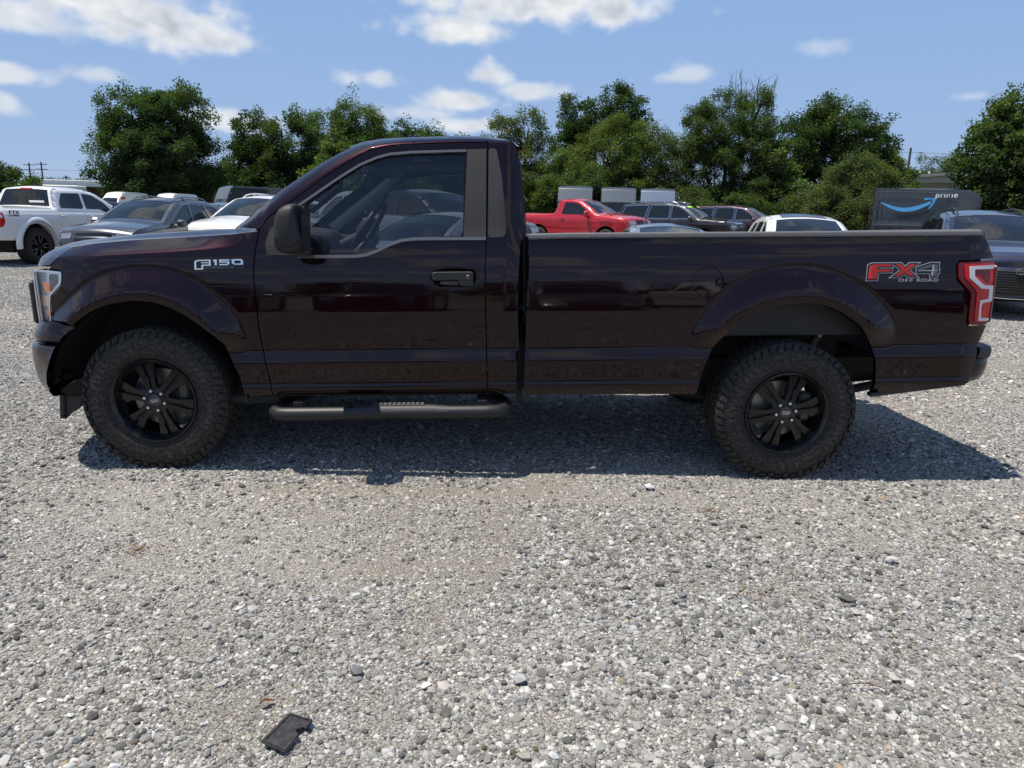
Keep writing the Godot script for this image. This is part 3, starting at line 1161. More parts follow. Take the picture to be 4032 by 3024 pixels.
func pickup_front(root: Node3D, bt: Transform3D, pm: Material) -> void:
	# headlamps: silver bowl, dark projector, amber marker and a clear cover that wraps the corner
	var outline := rounded([Vector2(-2.226, 1.180), Vector2(-2.234, 1.116), Vector2(-2.312, 1.050), Vector2(-2.322, 1.0), Vector2(-2.336, 0.885), Vector2(-2.352, 0.862), Vector2(-2.42, 0.88), Vector2(-2.425, 1.188), Vector2(-2.32, 1.186)], 0.012, 3)
	for side in 2:
		var far := side == 1
		var m := mb()
		var z0 := func(u, v): return side_z(u, v) - 0.018
		m.panel(outline, [], z0, 0.02, 0.02, far, -HALF, 0.08)
		m.grid(12, 3, func(i, j):
			var z := lerpf(-0.11, -0.42, i / 11.0)
			return Vector3(nose_u(z) + 0.012, [0.87, 1.03, 1.185][j], z if not far else -2.0 - z), Vector3(-1.8, 1.0, -HALF))
		var hl := build(m, "headlight", mats.reflector, root, bt)
		m = mb()
		m.panel(rounded([Vector2(-2.262, 1.165), Vector2(-2.264, 1.12), Vector2(-2.325, 1.065), Vector2(-2.318, 1.168)], 0.012, 3), [], func(u, v): return side_z(u, v) - 0.014, 0.02, 0.02, far, -HALF, 0.004)
		build(m, "projector", mats.gloss_black, hl)
		m = mb()
		m.panel(rounded([Vector2(-2.316, 1.118), Vector2(-2.320, 1.070), Vector2(-2.352, 1.070), Vector2(-2.365, 1.120)], 0.006, 2), [], func(u, v): return side_z(u, v) - 0.010, 0.02, 0.02, far, -HALF, 0.006)
		build(m, "amber_marker", mats.amber, hl)
		m = mb()
		m.panel(rounded([Vector2(-2.343, 0.965), Vector2(-2.345, 0.935), Vector2(-2.362, 0.935), Vector2(-2.362, 0.968)], 0.006, 2), [], func(u, v): return side_z(u, v) - 0.010, 0.02, 0.02, far, -HALF, 0.006)
		build(m, "amber_marker", mats.amber, hl)
		m = mb()
		m.panel(rounded([Vector2(-2.326, 1.05), Vector2(-2.340, 0.99), Vector2(-2.412, 0.99), Vector2(-2.41, 1.05)], 0.006, 2), [], func(u, v): return side_z(u, v) - 0.009, 0.02, 0.02, far, -HALF, 0.006)
		build(m, "lamp_bar", mat("peach_lens", lin(0.55, 0.36, 0.29), 0.2, 0.0, 1.0), hl)
		m = mb()
		m.panel(outline, [], func(u, v): return side_z(u, v) - 0.003, 0.02, 0.02, far, -HALF, 0.003)
		m.grid(12, 3, func(i, j):
			var z := lerpf(-0.115, -0.42, i / 11.0)
			return Vector3(nose_u(z) - 0.004, [0.87, 1.03, 1.185][j], z if not far else -2.0 - z), Vector3(-1.8, 1.0, -HALF))
		build(m, "lens", mats.clear_lens, hl)
		# the rim of the lens
		m = mb()
		var inner := Geometry2D.offset_polygon(outline, -0.008)[0]
		m.panel(outline, [inner], func(u, v): return side_z(u, v) - 0.0015, 0.02, 0.02, far, -HALF, 0.012)
		build(m, "lens_rim", mats.reflector, hl)
	# grille
	var m2 := mb()
	m2.grid(21, 6, func(i, j):
		var z := lerpf(-0.40, -1.60, i / 20.0)
		return Vector3(nose_u(z) + 0.03, lerpf(0.86, 1.185, j / 5.0), z), Vector3(-1.5, 1.0, -HALF))
	var gr := build(m2, "grille", mats.gloss_black, root, bt)
	for k in 3:
		var bar := mb()
		bar.grid(25, 5, func(i, j):
			var z := lerpf(-0.34, -1.66, i / 24.0)
			var vv: float = [0.90, 1.02, 1.14][k]
			return Vector3(nose_u(z) - 0.035 + 0.05 * [1.0, 0.0, -0.2, 0.0, 1.0][j], vv + [-0.035, -0.03, 0.0, 0.03, 0.035][j], z), Vector3(-1.5, [0.90, 1.02, 1.14][k], -HALF))
		build(bar, "bar", mats.black_plastic, gr)
	# the dark end of the grille bar that stands before the lamp
	for s in [0.0, 1.0]:
		var e := mb()
		e.box(Vector3(-2.515, 1.0, -0.30 if s == 0.0 else -1.70), Vector3(0.04, 0.25, 0.10), Basis(), 0.015)
		build(e, "grille_end", mats.black_plastic, gr)
	# bumper: upper painted piece below the lamps, a groove, and the main bar that tucks under
	var path := [Vector2(-2.20, -.012), Vector2(-2.28, -.03), Vector2(-2.35, -.062), Vector2(-2.405, -.105), Vector2(-2.445, -.16), Vector2(-2.48, -.22), Vector2(-2.53, -.34), Vector2(-2.575, -.5), Vector2(-2.61, -.7), Vector2(-2.625, -.88), Vector2(-2.63, -1.0)]
	var full := path.duplicate()
	for i in range(path.size() - 2, -1, -1):
		full.append(Vector2(path[i].x, -2.0 - path[i].y))
	var sections := {
		"bumper_upper": [Vector2(0.05, 0.912), Vector2(0.012, 0.905), Vector2(0.0, 0.885), Vector2(-0.012, 0.865), Vector2(-0.028, 0.845), Vector2(-0.034, 0.822), Vector2(-0.022, 0.795), Vector2(0.03, 0.79)],
		"front_bumper": [Vector2(0.04, 0.785), Vector2(-0.035, 0.785), Vector2(-0.052, 0.775), Vector2(-0.058, 0.755), Vector2(-0.060, 0.70), Vector2(-0.056, 0.64), Vector2(-0.045, 0.58), Vector2(-0.022, 0.53), Vector2(0.02, 0.495), Vector2(0.09, 0.482)]}
	for called in sections:
		var sec: Array = sections[called]
		var b := mb()
		b.grid(full.size(), sec.size(), func(i, j):
			var p: Vector2 = full[i]
			var q: Vector2 = sec[j]
			var t: Vector2 = (full[mini(i + 1, full.size() - 1)] - full[maxi(i - 1, 0)]).normalized()
			var o := Vector2(t.y, -t.x) * -1.0
			if o.dot(p - Vector2(-1.5, -1.0)) < 0.0:
				o = -o
			var w := p - o * q.x * 0.8
			if i == 0 or i == full.size() - 1:
				# the end follows the edge of the wheel opening
				w.x = table([Vector2(.482, -2.33), Vector2(.563, -2.332), Vector2(.643, -2.315), Vector2(.73, -2.278), Vector2(.783, -2.253), Vector2(.84, -2.21), Vector2(.90, -2.13), Vector2(.912, -2.12)], q.y)
			elif i == 1 or i == full.size() - 2:
				w.x = minf(w.x, table([Vector2(.482, -2.345), Vector2(.643, -2.33), Vector2(.73, -2.30), Vector2(.9, -2.2)], q.y) - 0.01)
			return Vector3(w.x, q.y, w.y), Vector3(-1.8, 0.72, -HALF))
		build(b, called, pm, root, bt)
	# dark gap between the two and the lower opening with the air dam
	var g := mb()
	g.grid(full.size() - 4, 2, func(i, j): return Vector3(full[i + 2].x + 0.03, [0.76, 0.83][j], full[i + 2].y - signf(full[i + 2].y + 1.0) * 0.02), Vector3(-1.5, 0.8, -HALF))
	build(g, "bumper_gap", mats.dark_under, root, bt)
	var dm := mb()
	dm.grid(13, 2, func(i, j):
		var z := lerpf(-0.17, -1.83, i / 12.0)
		return Vector3(-2.375 - 0.14 * (1.0 - pow((z + 1.0) / 0.83, 2.0)), [0.325, 0.50][j], z), Vector3(-1.8, 0.4, -HALF))
	for z in [-0.17, -1.83]:
		dm.box(Vector3(-2.375, 0.405, z), Vector3(0.03, 0.15, 0.03), Basis(Vector3(0, 0, 1), -0.12), 0.006)
		dm.face([Vector3(-2.365, 0.46, z), Vector3(-2.26, 0.46, z), Vector3(-2.28, 0.39, z), Vector3(-2.365, 0.345, z)], Vector3(0, 0, 1))
	build(dm, "air_dam", mats.black_plastic, root, bt)
	for z in [-0.30, -1.70]:
		var fl := mb()
		fl.box(Vector3(nose_u(z) + 0.01, 0.66, z), Vector3(0.08, 0.13, 0.12), Basis(Vector3.UP, 0.6 if z > -1.0 else -0.6), 0.02)
		build(fl, "fog_lamp_recess", mats.gloss_black, root, bt)


func pickup_rear(root: Node3D, bt: Transform3D, pm: Material) -> void:
	# tailgate
	var m := mb()
	m.box(Vector3(2.905, 1.06, -HALF), Vector3(0.05, 0.60, 1.62), Basis(Vector3(0, 0, 1), -0.06), 0.012)
	var tg := build(m, "tailgate", pm, root, bt)
	m = mb()
	m.box(Vector3(2.925, 1.22, -HALF), Vector3(0.03, 0.07, 0.26), Basis(), 0.008)
	build(m, "handle", mats.black_plastic, tg)
	m = mb()
	m.box(Vector3(2.888, 1.366, -HALF), Vector3(0.07, 0.024, 1.60), Basis(), 0.008)
	build(m, "cap", mats.rail_plastic, tg)
	# tail lamps
	var shape := rounded([Vector2(2.706, 1.196), Vector2(2.936, 1.204), Vector2(2.945, 1.079), Vector2(2.939, 0.982), Vector2(2.935, 0.862), Vector2(2.92, 0.847), Vector2(2.812, 0.850), Vector2(2.797, 0.875), Vector2(2.791, 1.029), Vector2(2.712, 1.108)], 0.014, 3)
	var red := rounded([Vector2(2.738, 1.186), Vector2(2.934, 1.194), Vector2(2.940, 1.079), Vector2(2.935, 0.982), Vector2(2.930, 0.868), Vector2(2.835, 0.866), Vector2(2.828, 0.885), Vector2(2.822, 1.035), Vector2(2.742, 1.116)], 0.01, 3)
	var white := [rounded([Vector2(2.762, 1.177), Vector2(2.936, 1.182), Vector2(2.937, 1.160), Vector2(2.794, 1.160), Vector2(2.797, 1.121), Vector2(2.862, 1.073), Vector2(2.938, 1.068), Vector2(2.936, 0.980), Vector2(2.869, 0.974), Vector2(2.860, 0.962), Vector2(2.868, 0.889), Vector2(2.931, 0.886), Vector2(2.930, 0.870), Vector2(2.852, 0.872), Vector2(2.847, 0.988), Vector2(2.905, 0.995), Vector2(2.903, 1.049), Vector2(2.847, 1.053), Vector2(2.768, 1.111)], 0.006, 2)]
	var bright := [rounded([Vector2(2.802, 1.118), Vector2(2.866, 1.075), Vector2(2.880, 1.078), Vector2(2.828, 1.122)], 0.003, 1), rounded([Vector2(2.90, 1.155), Vector2(2.93, 1.156), Vector2(2.93, 1.085), Vector2(2.897, 1.083)], 0.004, 1), rounded([Vector2(2.872, 0.955), Vector2(2.900, 0.957), Vector2(2.898, 0.894), Vector2(2.873, 0.893)], 0.004, 1)]
	var dark := [rounded([Vector2(2.803, 1.155), Vector2(2.895, 1.157), Vector2(2.892, 1.085), Vector2(2.872, 1.085), Vector2(2.832, 1.124), Vector2(2.803, 1.124)], 0.004, 1)]
	for side in 2:
		var far := side == 1
		m = mb()
		m.panel(shape, [], func(u, v): return side_z(u, v) + 0.004, 0.02, 0.02, far, -HALF, 0.05)
		for q in 1:
			m.box(Vector3(2.938, 1.02, -0.11 if not far else -1.89), Vector3(0.02, 0.32, 0.09), Basis(), 0.008)
		var tl := build(m, "tail_light", mats.lamp_dark_red, root, bt)
		m = mb()
		m.panel(red, [], func(u, v): return side_z(u, v) + 0.010, 0.02, 0.02, far, -HALF, 0.008)
		build(m, "red_lens", mats.lamp_red, tl)
		m = mb()
		for w in white:
			m.panel(w, [], func(u, v): return side_z(u, v) + 0.0135, 0.02, 0.02, far, -HALF, 0.004)
		build(m, "white_bar", mats.lamp_white, tl)
		for w in bright:
			m = mb()
			m.panel(w, [], func(u, v): return side_z(u, v) + 0.0125, 0.03, 0.03, far, -HALF, 0.004)
			build(m, "bright_lens", mats.lamp_bright_red, tl)
		m = mb()
		for w in dark:
			m.panel(w, [], func(u, v): return side_z(u, v) + 0.0115, 0.03, 0.03, far, -HALF, 0.004)
		build(m, "dark_lens", mats.lamp_dark_red, tl)
	# bumper: painted corner below, black step pad on top
	var path := [Vector2(2.872, -.085), Vector2(2.93, -.092), Vector2(2.985, -.115), Vector2(3.025, -.16), Vector2(3.045, -.22), Vector2(3.055, -.32), Vector2(3.06, -.6), Vector2(3.06, -1.0)]
	var full := path.duplicate()
	for i in range(path.size() - 2, -1, -1):
		full.append(Vector2(path[i].x, -2.0 - path[i].y))
	var secs := {"rear_bumper": [Vector2(0.03, 0.655), Vector2(0.0, 0.65), Vector2(0.0, 0.60), Vector2(0.012, 0.55), Vector2(0.03, 0.515), Vector2(0.07, 0.497)], "step_pad": [Vector2(0.9, 0.722), Vector2(0.03, 0.718), Vector2(-0.006, 0.71), Vector2(-0.014, 0.69), Vector2(-0.010, 0.652), Vector2(0.02, 0.646)]}
	for called in secs:
		var sec: Array = secs[called]
		var b := mb()
		b.grid(full.size(), sec.size(), func(i, j):
			var p: Vector2 = full[i]
			var q: Vector2 = sec[j]
			var o := (p - Vector2(2.6, -1.0))
			o = Vector2(o.x * 0.5, o.y * 0.5)
			if i < 2:
				o = Vector2(0, 1)
			elif i > full.size() - 3:
				o = Vector2(0, -1)
			o = o.normalized()
			var w := p - o * minf(q.x, 0.2)
			if i == 0 or i == full.size() - 1:
				w.x = 2.862 + (q.y - 0.50) * 0.20 + 0.008
			return Vector3(w.x, q.y, w.y), Vector3(2.6, 0.6, -HALF))
		build(b, called, pm if called == "rear_bumper" else mats.black_plastic, root, bt)
	m = mb()
	m.box(Vector3(2.95, 0.612, -HALF), Vector3(0.14, 0.16, 1.5))
	build(m, "bumper_core", mats.dark_under, root, bt)
	# bed: floor, inner walls, front wall
	m = mb()
	m.box(Vector3(1.60, 0.80, -HALF), Vector3(2.52, 0.03, 1.68))
	m.box(Vector3(1.60, 1.07, -0.165), Vector3(2.52, 0.54, 0.02))
	m.box(Vector3(1.60, 1.07, -1.835), Vector3(2.52, 0.54, 0.02))
	m.box(Vector3(0.365, 1.0, -HALF), Vector3(0.02, 0.70, 1.68))
	build(m, "bed_liner", mats.black_plastic, root, bt)
	# rail caps
	for z in [-0.118, -1.882]:
		m = mb()
		var sg := 1.0 if z > -1.0 else -1.0
		var sec2 := [Vector2(0.040, 1.340), Vector2(0.044, 1.346), Vector2(0.043, 1.354), Vector2(0.039, 1.357), Vector2(0.041, 1.362), Vector2(0.036, 1.369), Vector2(0.022, 1.372), Vector2(-0.03, 1.372), Vector2(-0.045, 1.366), Vector2(-0.046, 1.34)]
		m.grid(12, sec2.size(), func(i, j):
			var t := float(i) / 11.0
			var u := lerpf(0.327, 2.868, t)
			var zz: float = (side_z(u, 1.335) + 0.118) * 1.0
			var end := 0.0 if i > 0 else 0.004
			return Vector3(u - (sec2[j].y - 1.34) * (0.9 if i == 11 else 0.0), sec2[j].y - end, z + sg * (sec2[j].x + zz - 0.036 + (0.002))), Vector3(1.6, 1.30, z))
		build(m, "rail_cap", mats.rail_plastic, root, bt)


func oval_ring(m: M, rx: float, ry: float, w: float, z0: float, z1: float) -> void:
	var o := ellipse(0, 0, rx, ry, 32)
	var i := ellipse(0, 0, rx - w, ry - w, 32)
	for k in 32:
		var a := o[k]
		var b := o[(k + 1) % 32]
		var c := i[(k + 1) % 32]
		var d := i[k]
		m.face([Vector3(a.x, a.y, z1), Vector3(b.x, b.y, z1), Vector3(c.x, c.y, z1), Vector3(d.x, d.y, z1)], Vector3(0, 0, 1))
		m.face([Vector3(a.x, a.y, z0), Vector3(b.x, b.y, z0), Vector3(b.x, b.y, z1), Vector3(a.x, a.y, z1)], Vector3(a.x, a.y, 0))
		m.face([Vector3(d.x, d.y, z0), Vector3(c.x, c.y, z0), Vector3(c.x, c.y, z1), Vector3(d.x, d.y, z1)], Vector3(-d.x, -d.y, 0))


func wedge_block(m: M, a0: float, a1: float, r0: float, r1: float, za: float, zb: float, skew: float) -> void:
	# a tread block between two angles; «skew» turns the far edge on
	var p := []
	for q in [[a0, za], [a1, za], [a1 + skew, zb], [a0 + skew, zb]]:
		for r in [r0, r1]:
			p.append(Vector3(cos(q[0]) * r, sin(q[0]) * r, q[1]))
	var cen: Vector3 = (p[1] + p[5]) * 0.5
	m.face([p[1], p[3], p[5], p[7]], cen * Vector3(1, 1, 0))
	for k in 4:
		var n := (k + 1) % 4
		m.face([p[k * 2], p[n * 2], p[n * 2 + 1], p[k * 2 + 1]], (p[k * 2 + 1] + p[n * 2 + 1]) * 0.5 - cen)


var wheel_kit := {}


func pickup_wheel(root: Node3D, at: Vector3, spin: float, far: bool) -> void:
	var hub := Node3D.new()
	hub.name = "wheel"
	root.add_child(hub, true)
	hub.position = at
	hub.rotation = Vector3(0, PI if far else 0.0, 0)
	var rim_turn := Transform3D(Basis(Vector3(0, 0, 1), spin), Vector3.ZERO)
	if wheel_kit.is_empty():
		var t := mb()
		t.lathe([Vector2(-.035, .222), Vector2(-.018, .232), Vector2(-.010, .245), Vector2(-.004, .262), Vector2(.000, .275), Vector2(.001, .276), Vector2(.003, .30), Vector2(.004, .325), Vector2(.002, .345), Vector2(-.004, .362), Vector2(-.014, .378), Vector2(-.028, .393), Vector2(-.05, .3995), Vector2(-.225, .3995), Vector2(-.25, .390), Vector2(-.27, .36), Vector2(-.275, .32), Vector2(-.265, .25), Vector2(-.24, .222)], 96)
		# fine rings at the bead
		for k in 4:
			var rr := 0.247 + k * 0.006
			t.lathe([Vector2(-.012 + k * .0026, rr - .0012), Vector2(-.009 + k * .0026, rr), Vector2(-.0115 + k * .0026, rr + .0012)], 72)
		wheel_kit.tyre = t.mesh(mats.tyre_rubber)
		var b := mb()
		var count := 54
		for k in count:
			var a := TAU * k / count
			var w := TAU / count
			# shoulder lugs wrap onto the side wall, long and short in turn
			wedge_block(b, a + w * 0.06, a + w * 0.86, .385, .4065, -.066, -.024, -w * 0.2)
			var deep := 0.362 if k % 2 == 0 else 0.374
			var pts := []
			for q in [0.08, 0.84]:
				pts.append(a + w * q)
			for side in 1:
				var outer := [Vector2(.4045, -.024), Vector2(.394, -.0105), Vector2(.381, -.0015), Vector2(deep, .0035)]
				for i in 3:
					var f0: Vector2 = outer[i]
					var f1: Vector2 = outer[i + 1]
					var sk := 0.018 * i
					var sk1 := 0.018 * (i + 1)
					var c := []
					for e in [[pts[0] + sk, f0], [pts[1] + sk * 0.6, f0], [pts[1] + sk1 * 0.6, f1], [pts[0] + sk1, f1]]:
						c.append(Vector3(cos(e[0]) * e[1].x, sin(e[0]) * e[1].x, e[1].y))
					b.face(c, Vector3(cos(a) * (f1.y - f0.y), sin(a) * (f1.y - f0.y), 0.02))
					for e2 in [[c[0], c[3]], [c[1], c[2]]]:
						var din := Vector3(cos(a), sin(a), 0) * -0.006 + Vector3(0, 0, -0.012)
						b.face([e2[0], e2[1], e2[1] + din, e2[0] + din], (e2[0] - (c[0] + c[1]) * 0.5))
					if i == 2:
						b.face([c[2], c[3], c[3] + Vector3(0, 0, -0.008), c[2] + Vector3(0, 0, -0.008)], Vector3(-cos(a), -sin(a), 0))
			wedge_block(b, a + w * 0.30, a + w * 0.92, .385, .4068, -.112, -.072, w * 0.35)
			wedge_block(b, a + w * 0.02, a + w * 0.62, .385, .4068, -.158, -.118, -w * 0.3)
			wedge_block(b, a + w * 0.38, a + w * 0.96, .385, .4068, -.204, -.164, w * 0.35)
			wedge_block(b, a + w * 0.04, a + w * 0.78, .385, .4065, -.252, -.210, w * 0.2)
		wheel_kit.tread = b.mesh(mats.tyre_rubber)
		var l := mb()
		for word in [["TOYO TIRES", 200.0, 6.6, 0.030], ["OPEN COUNTRY", 43.0, 6.4, 0.027], ["A/T", -62.0, 7.4, 0.034]]:
			# words run clockwise round the side wall, raised a little from it
			for k in word[0].length():
				var ch: String = word[0][k]
				if ch == " ":
					continue
				var ang := deg_to_rad(word[1] - k * word[2])
				var at2 := Transform3D(Basis(Vector3(0, 0, 1), ang - PI / 2.0), Vector3(cos(ang) * 0.318, sin(ang) * 0.318, 0.0035))
				var hgt: float = word[3]
				fit_text(l, ch, Rect2(-hgt * (0.10 if ch in "I/" else 0.36), -hgt / 2.0, hgt * (0.2 if ch in "I/" else 0.72), hgt), at2, 0.0022)
		wheel_kit.letters = l.mesh(mats.letter_rubber)
		var r := mb()
		r.lathe([Vector2(-.030, .242), Vector2(-.008, .242), Vector2(-.002, .238), Vector2(-.001, .231), Vector2(-.008, .225), Vector2(-.020, .219), Vector2(-.034, .210), Vector2(-.06, .206), Vector2(-.15, .200), Vector2(-.24, .21)], 72, 0.0, TAU, false)
		wheel_kit.rim = r.mesh(mats.gloss_black)
		var s := mb()
		var f := mb()
		for k in 6:
			s.xf = Transform3D(Basis(Vector3(0, 0, 1), TAU * k / 6.0), Vector3.ZERO) * Transform3D(Basis(Vector3(0, 1, 0), 0.10), Vector3(0, 0, 0.0))
			for sg in [-1.0, 1.0]:
				var bar := PackedVector2Array([Vector2(.035, .0025 * sg), Vector2(.10, .003 * sg), Vector2(.145, .006 * sg), Vector2(.190, .009 * sg), Vector2(.220, .011 * sg), Vector2(.220, .066 * sg), Vector2(.205, .056 * sg), Vector2(.15, .042 * sg), Vector2(.10, .0315 * sg), Vector2(.06, .032 * sg), Vector2(.035, .020 * sg)])
				s.prism(bar, -.062, -.030, 0.006)
			# the recessed web between the two bars, pointed towards the rim
			s.prism(PackedVector2Array([Vector2(.05, -.008), Vector2(.13, -.010), Vector2(.214, -.016), Vector2(.214, .016), Vector2(.13, .010), Vector2(.05, .008)]), -.066, -.046)
		s.xf = Transform3D()
		s.lathe([Vector2(-.030, 0.0), Vector2(-.030, .040), Vector2(-.034, .062), Vector2(-.044, .074), Vector2(-.07, .078)], 36)
		wheel_kit.spokes = s.mesh(mats.gloss_black)
		f.prism(ellipse(0, 0, .035, .035, 32), -.032, -.019, .003)
		wheel_kit.cap = f.mesh(mat("cap_blue_black", lin(0.009, 0.012, 0.030), 0.2, 0.0, 1.0))
		var o := mb()
		oval_ring(o, .0262, .0108, .0016, -.019, -.0175)
		fit_text(o, "Ford", Rect2(-.017, -.0068, .034, .0135), Transform3D(Basis(), Vector3(0, 0, -.019)), .0015, "Droid Serif", true, true)
		wheel_kit.emblem = o.mesh(mats.chrome)
		var d := mb()
		d.lathe([Vector2(-.115, .0), Vector2(-.115, .07), Vector2(-.13, .075), Vector2(-.13, .165), Vector2(-.15, .165)], 40)
		wheel_kit.disc = d.mesh(mats.steel)
		var c := mb()
		c.box(Vector3(.135, .02, -.115), Vector3(.07, .17, .07), Basis(), .015)
		wheel_kit.caliper = c.mesh(mat("caliper", lin(0.10, 0.10, 0.10), 0.5, 0.5))
		var nut := mb()
		nut.lathe([Vector2(-.034, .0115), Vector2(-.016, .0108), Vector2(-.011, .008), Vector2(-.009, 0.0)], 6)
		wheel_kit.nut = nut.mesh(mats.chrome)
		var well := mb()
		well.lathe([Vector2(-.034, .0145), Vector2(-.0275, .0135), Vector2(-.0275, .0105), Vector2(-.032, .0098)], 16)
		wheel_kit.nut_well = well.mesh(mats.gloss_black)
	var ty := kit("tyre", wheel_kit.tyre, hub, Transform3D(Basis(Vector3(0, 0, 1), spin * 0.3), Vector3.ZERO))
	kit("tread", wheel_kit.tread, ty)
	kit("lettering", wheel_kit.letters, ty, Transform3D(Basis(Vector3(0, 0, 1), -spin * 0.3 + (0.0 if spin > 0.5 else -0.2)), Vector3.ZERO))
	var rim := kit("rim", wheel_kit.rim, hub, rim_turn)
	kit("spokes", wheel_kit.spokes, rim)
	for k in 6:
		var a := TAU * k / 6.0
		var w := kit("lug_nut", wheel_kit.nut, rim, Transform3D(Basis(), Vector3(cos(a) * .057, sin(a) * .057, -.004)))
		kit("nut_seat", wheel_kit.nut_well, rim, Transform3D(Basis(), Vector3(cos(a) * .057, sin(a) * .057, -.004)))
	var cap := kit("hub_cap", wheel_kit.cap, hub)
	kit("oval_emblem", wheel_kit.emblem, cap, Transform3D(Basis(Vector3(0, 0, 1), 0.28 if spin > 0.5 else 0.0), Vector3.ZERO))
	kit("brake_disc", wheel_kit.disc, hub)
	kit("brake_caliper", wheel_kit.caliper, hub)


func kit(called: String, mesh: Mesh, parent: Node, t := Transform3D()) -> MeshInstance3D:
	var o := MeshInstance3D.new()
	o.name = called
	o.mesh = mesh
	o.transform = t
	parent.add_child(o, true)
	return o


func strip_poly(pts: Array, w: float) -> PackedVector2Array:
	var p := Geometry2D.offset_polyline(PackedVector2Array(pts), w / 2.0, Geometry2D.JOIN_MITER, Geometry2D.END_BUTT)
	return p[0]


func pickup_trim(root: Node3D, bt: Transform3D) -> void:
	for side in 2:
		var far := side == 1
		# bright strip under and over the side window
		var m := mb()
		m.panel(strip_poly([Vector2(-0.93, 1.253), Vector2(-0.62, 1.253), Vector2(-0.56, 1.260), Vector2(-0.50, 1.281), Vector2(-0.43, 1.315), Vector2(-0.365, 1.337), Vector2(-0.30, 1.344), Vector2(-0.2, 1.345), Vector2(0.094, 1.344)], 0.017), [], func(u, v): return side_z(u, v) + 0.006, 0.02, 0.012, far, -HALF, 0.014)
		build(m, "window_trim", mats.window_trim, root, bt)
		m = mb()
		m.panel(strip_poly([Vector2(-1.03, 1.461), Vector2(-0.889, 1.553), Vector2(-0.706, 1.677), Vector2(-0.593, 1.746), Vector2(-0.503, 1.784), Vector2(-0.43, 1.803), Vector2(-0.311, 1.813), Vector2(-0.010, 1.820)], 0.013), [], func(u, v): return side_z(u, v) + 0.005, 0.02, 0.012, far, -HALF, 0.012)
		build(m, "window_trim", mats.window_trim, root, bt)
		m = mb()
		m.panel(PackedVector2Array([Vector2(-0.004, 1.826), Vector2(0.101, 1.828), Vector2(0.094, 1.353), Vector2(-0.028, 1.353)]), [], func(u, v): return side_z(u, v) + 0.004, 0.03, 0.03, far, -HALF, 0.012)
		build(m, "door_pillar_cover", mats.grey_plastic, root, bt)
		m = mb()
		m.panel(rounded([Vector2(0.114, 1.831), Vector2(0.156, 1.831), Vector2(0.186, 1.675), Vector2(0.207, 1.40), Vector2(0.200, 1.352), Vector2(0.106, 1.347)], 0.022, 4), [], func(u, v): return side_z(u, v) + 0.003, 0.03, 0.03, far, -HALF, 0.012)
		build(m, "cab_pillar_cover", mats.grey_plastic, root, bt)
		# plate that carries the mirror
		m = mb()
		m.panel(rounded([Vector2(-1.096, 1.262), Vector2(-1.104, 1.325), Vector2(-1.083, 1.399), Vector2(-1.042, 1.439), Vector2(-0.918, 1.522), Vector2(-0.896, 1.53), Vector2(-0.900, 1.262)], 0.015, 3), [], func(u, v): return side_z(u, v) + 0.006, 0.03, 0.03, far, -HALF, 0.014)
		var plate := build(m, "mirror_plate", mats.grey_plastic, root, bt)
		# mirror housing: a pillow that swells towards the outer end
		m = mb()
		var out := rounded([Vector2(-.972, 1.287), Vector2(-.984, 1.345), Vector2(-.972, 1.445), Vector2(-.945, 1.505), Vector2(-.90, 1.525), Vector2(-.862, 1.527), Vector2(-.842, 1.40), Vector2(-.829, 1.325), Vector2(-.842, 1.283), Vector2(-.912, 1.272)], 0.025, 4)
		var cen := Vector2(-.90, 1.40)
		var lev := [[-0.02, 0.80, 0.0], [0.02, 0.93, 0.0], [0.07, 0.99, 0.0], [0.12, 1.0, 0.0], [0.16, 0.985, 0.0], [0.19, 0.94, 0.0], [0.21, 0.86, 0.0], [0.224, 0.72, 0.0], [0.231, 0.45, 0.0], [0.233, 0.02, 0.0]]
		var cnt := out.size()
		m.grid(cnt + 1, lev.size(), func(i, j):
			var p: Vector2 = cen + (out[i % cnt] - cen) * lev[j][1]
			p.x = minf(p.x, lerpf(-.842, -.83, 0.5) + 0.004)
			var z: float = lev[j][0]
			return Vector3(p.x, p.y, z if not far else -2.0 - z), Vector3(cen.x, cen.y, 0.08 if not far else -2.08), true)
		var mh := build(m, "mirror_housing", mats.grey_plastic, root, bt)
		m = mb()
		m.box(Vector3(-.834, 1.40, 0.105 if not far else -2.105), Vector3(0.004, 0.20, 0.17), Basis(Vector3(0, 0, 1), -0.05))
		build(m, "mirror_glass", mats.gloss_black, mh)
		m = mb()
		var seam := []
		m.grid(cnt + 1, 7, func(i, j):
			var lv: Array = lev[j + 1]
			var p: Vector2 = cen + (out[i % cnt] - cen) * (lv[1] * 1.004 + 0.012)
			p.y = minf(p.y, 1.352 - (p.x + .98) * 0.05)
			var z: float = lv[0] * 1.01
			return Vector3(p.x, p.y, z if not far else -2.0 - z), Vector3(cen.x, cen.y - 0.05, 0.08 if not far else -2.08), true)
		build(m, "mirror_lower_shell", mats.grey_plastic, mh)
		m = mb()
		m.box(Vector3(-.90, 1.285, -.02 if not far else -1.98), Vector3(.10, .05, .10), Basis(), .015)
		build(m, "mirror_arm", mats.black_plastic, mh)
		# door handle
		m = mb()
		var hz := side_z(-0.08, 1.135)
		var hp := rounded([Vector2(-.200, 1.122), Vector2(-.204, 1.157), Vector2(-.19, 1.167), Vector2(.012, 1.168), Vector2(.025, 1.158), Vector2(.024, 1.095), Vector2(.016, 1.088), Vector2(-.045, 1.090), Vector2(-.052, 1.122)], .008, 3)
		if far:
			m.xf = Transform3D(Basis(Vector3(1, 0, 0), Vector3(0, 1, 0), Vector3(0, 0, -1)), Vector3(0, 0, -2.0))
		m.prism(hp, hz - 0.004, hz + 0.030, 0.007)
		var dh := build(m, "door_handle", mats.black_plastic, root, bt)
		m = mb(m.xf)
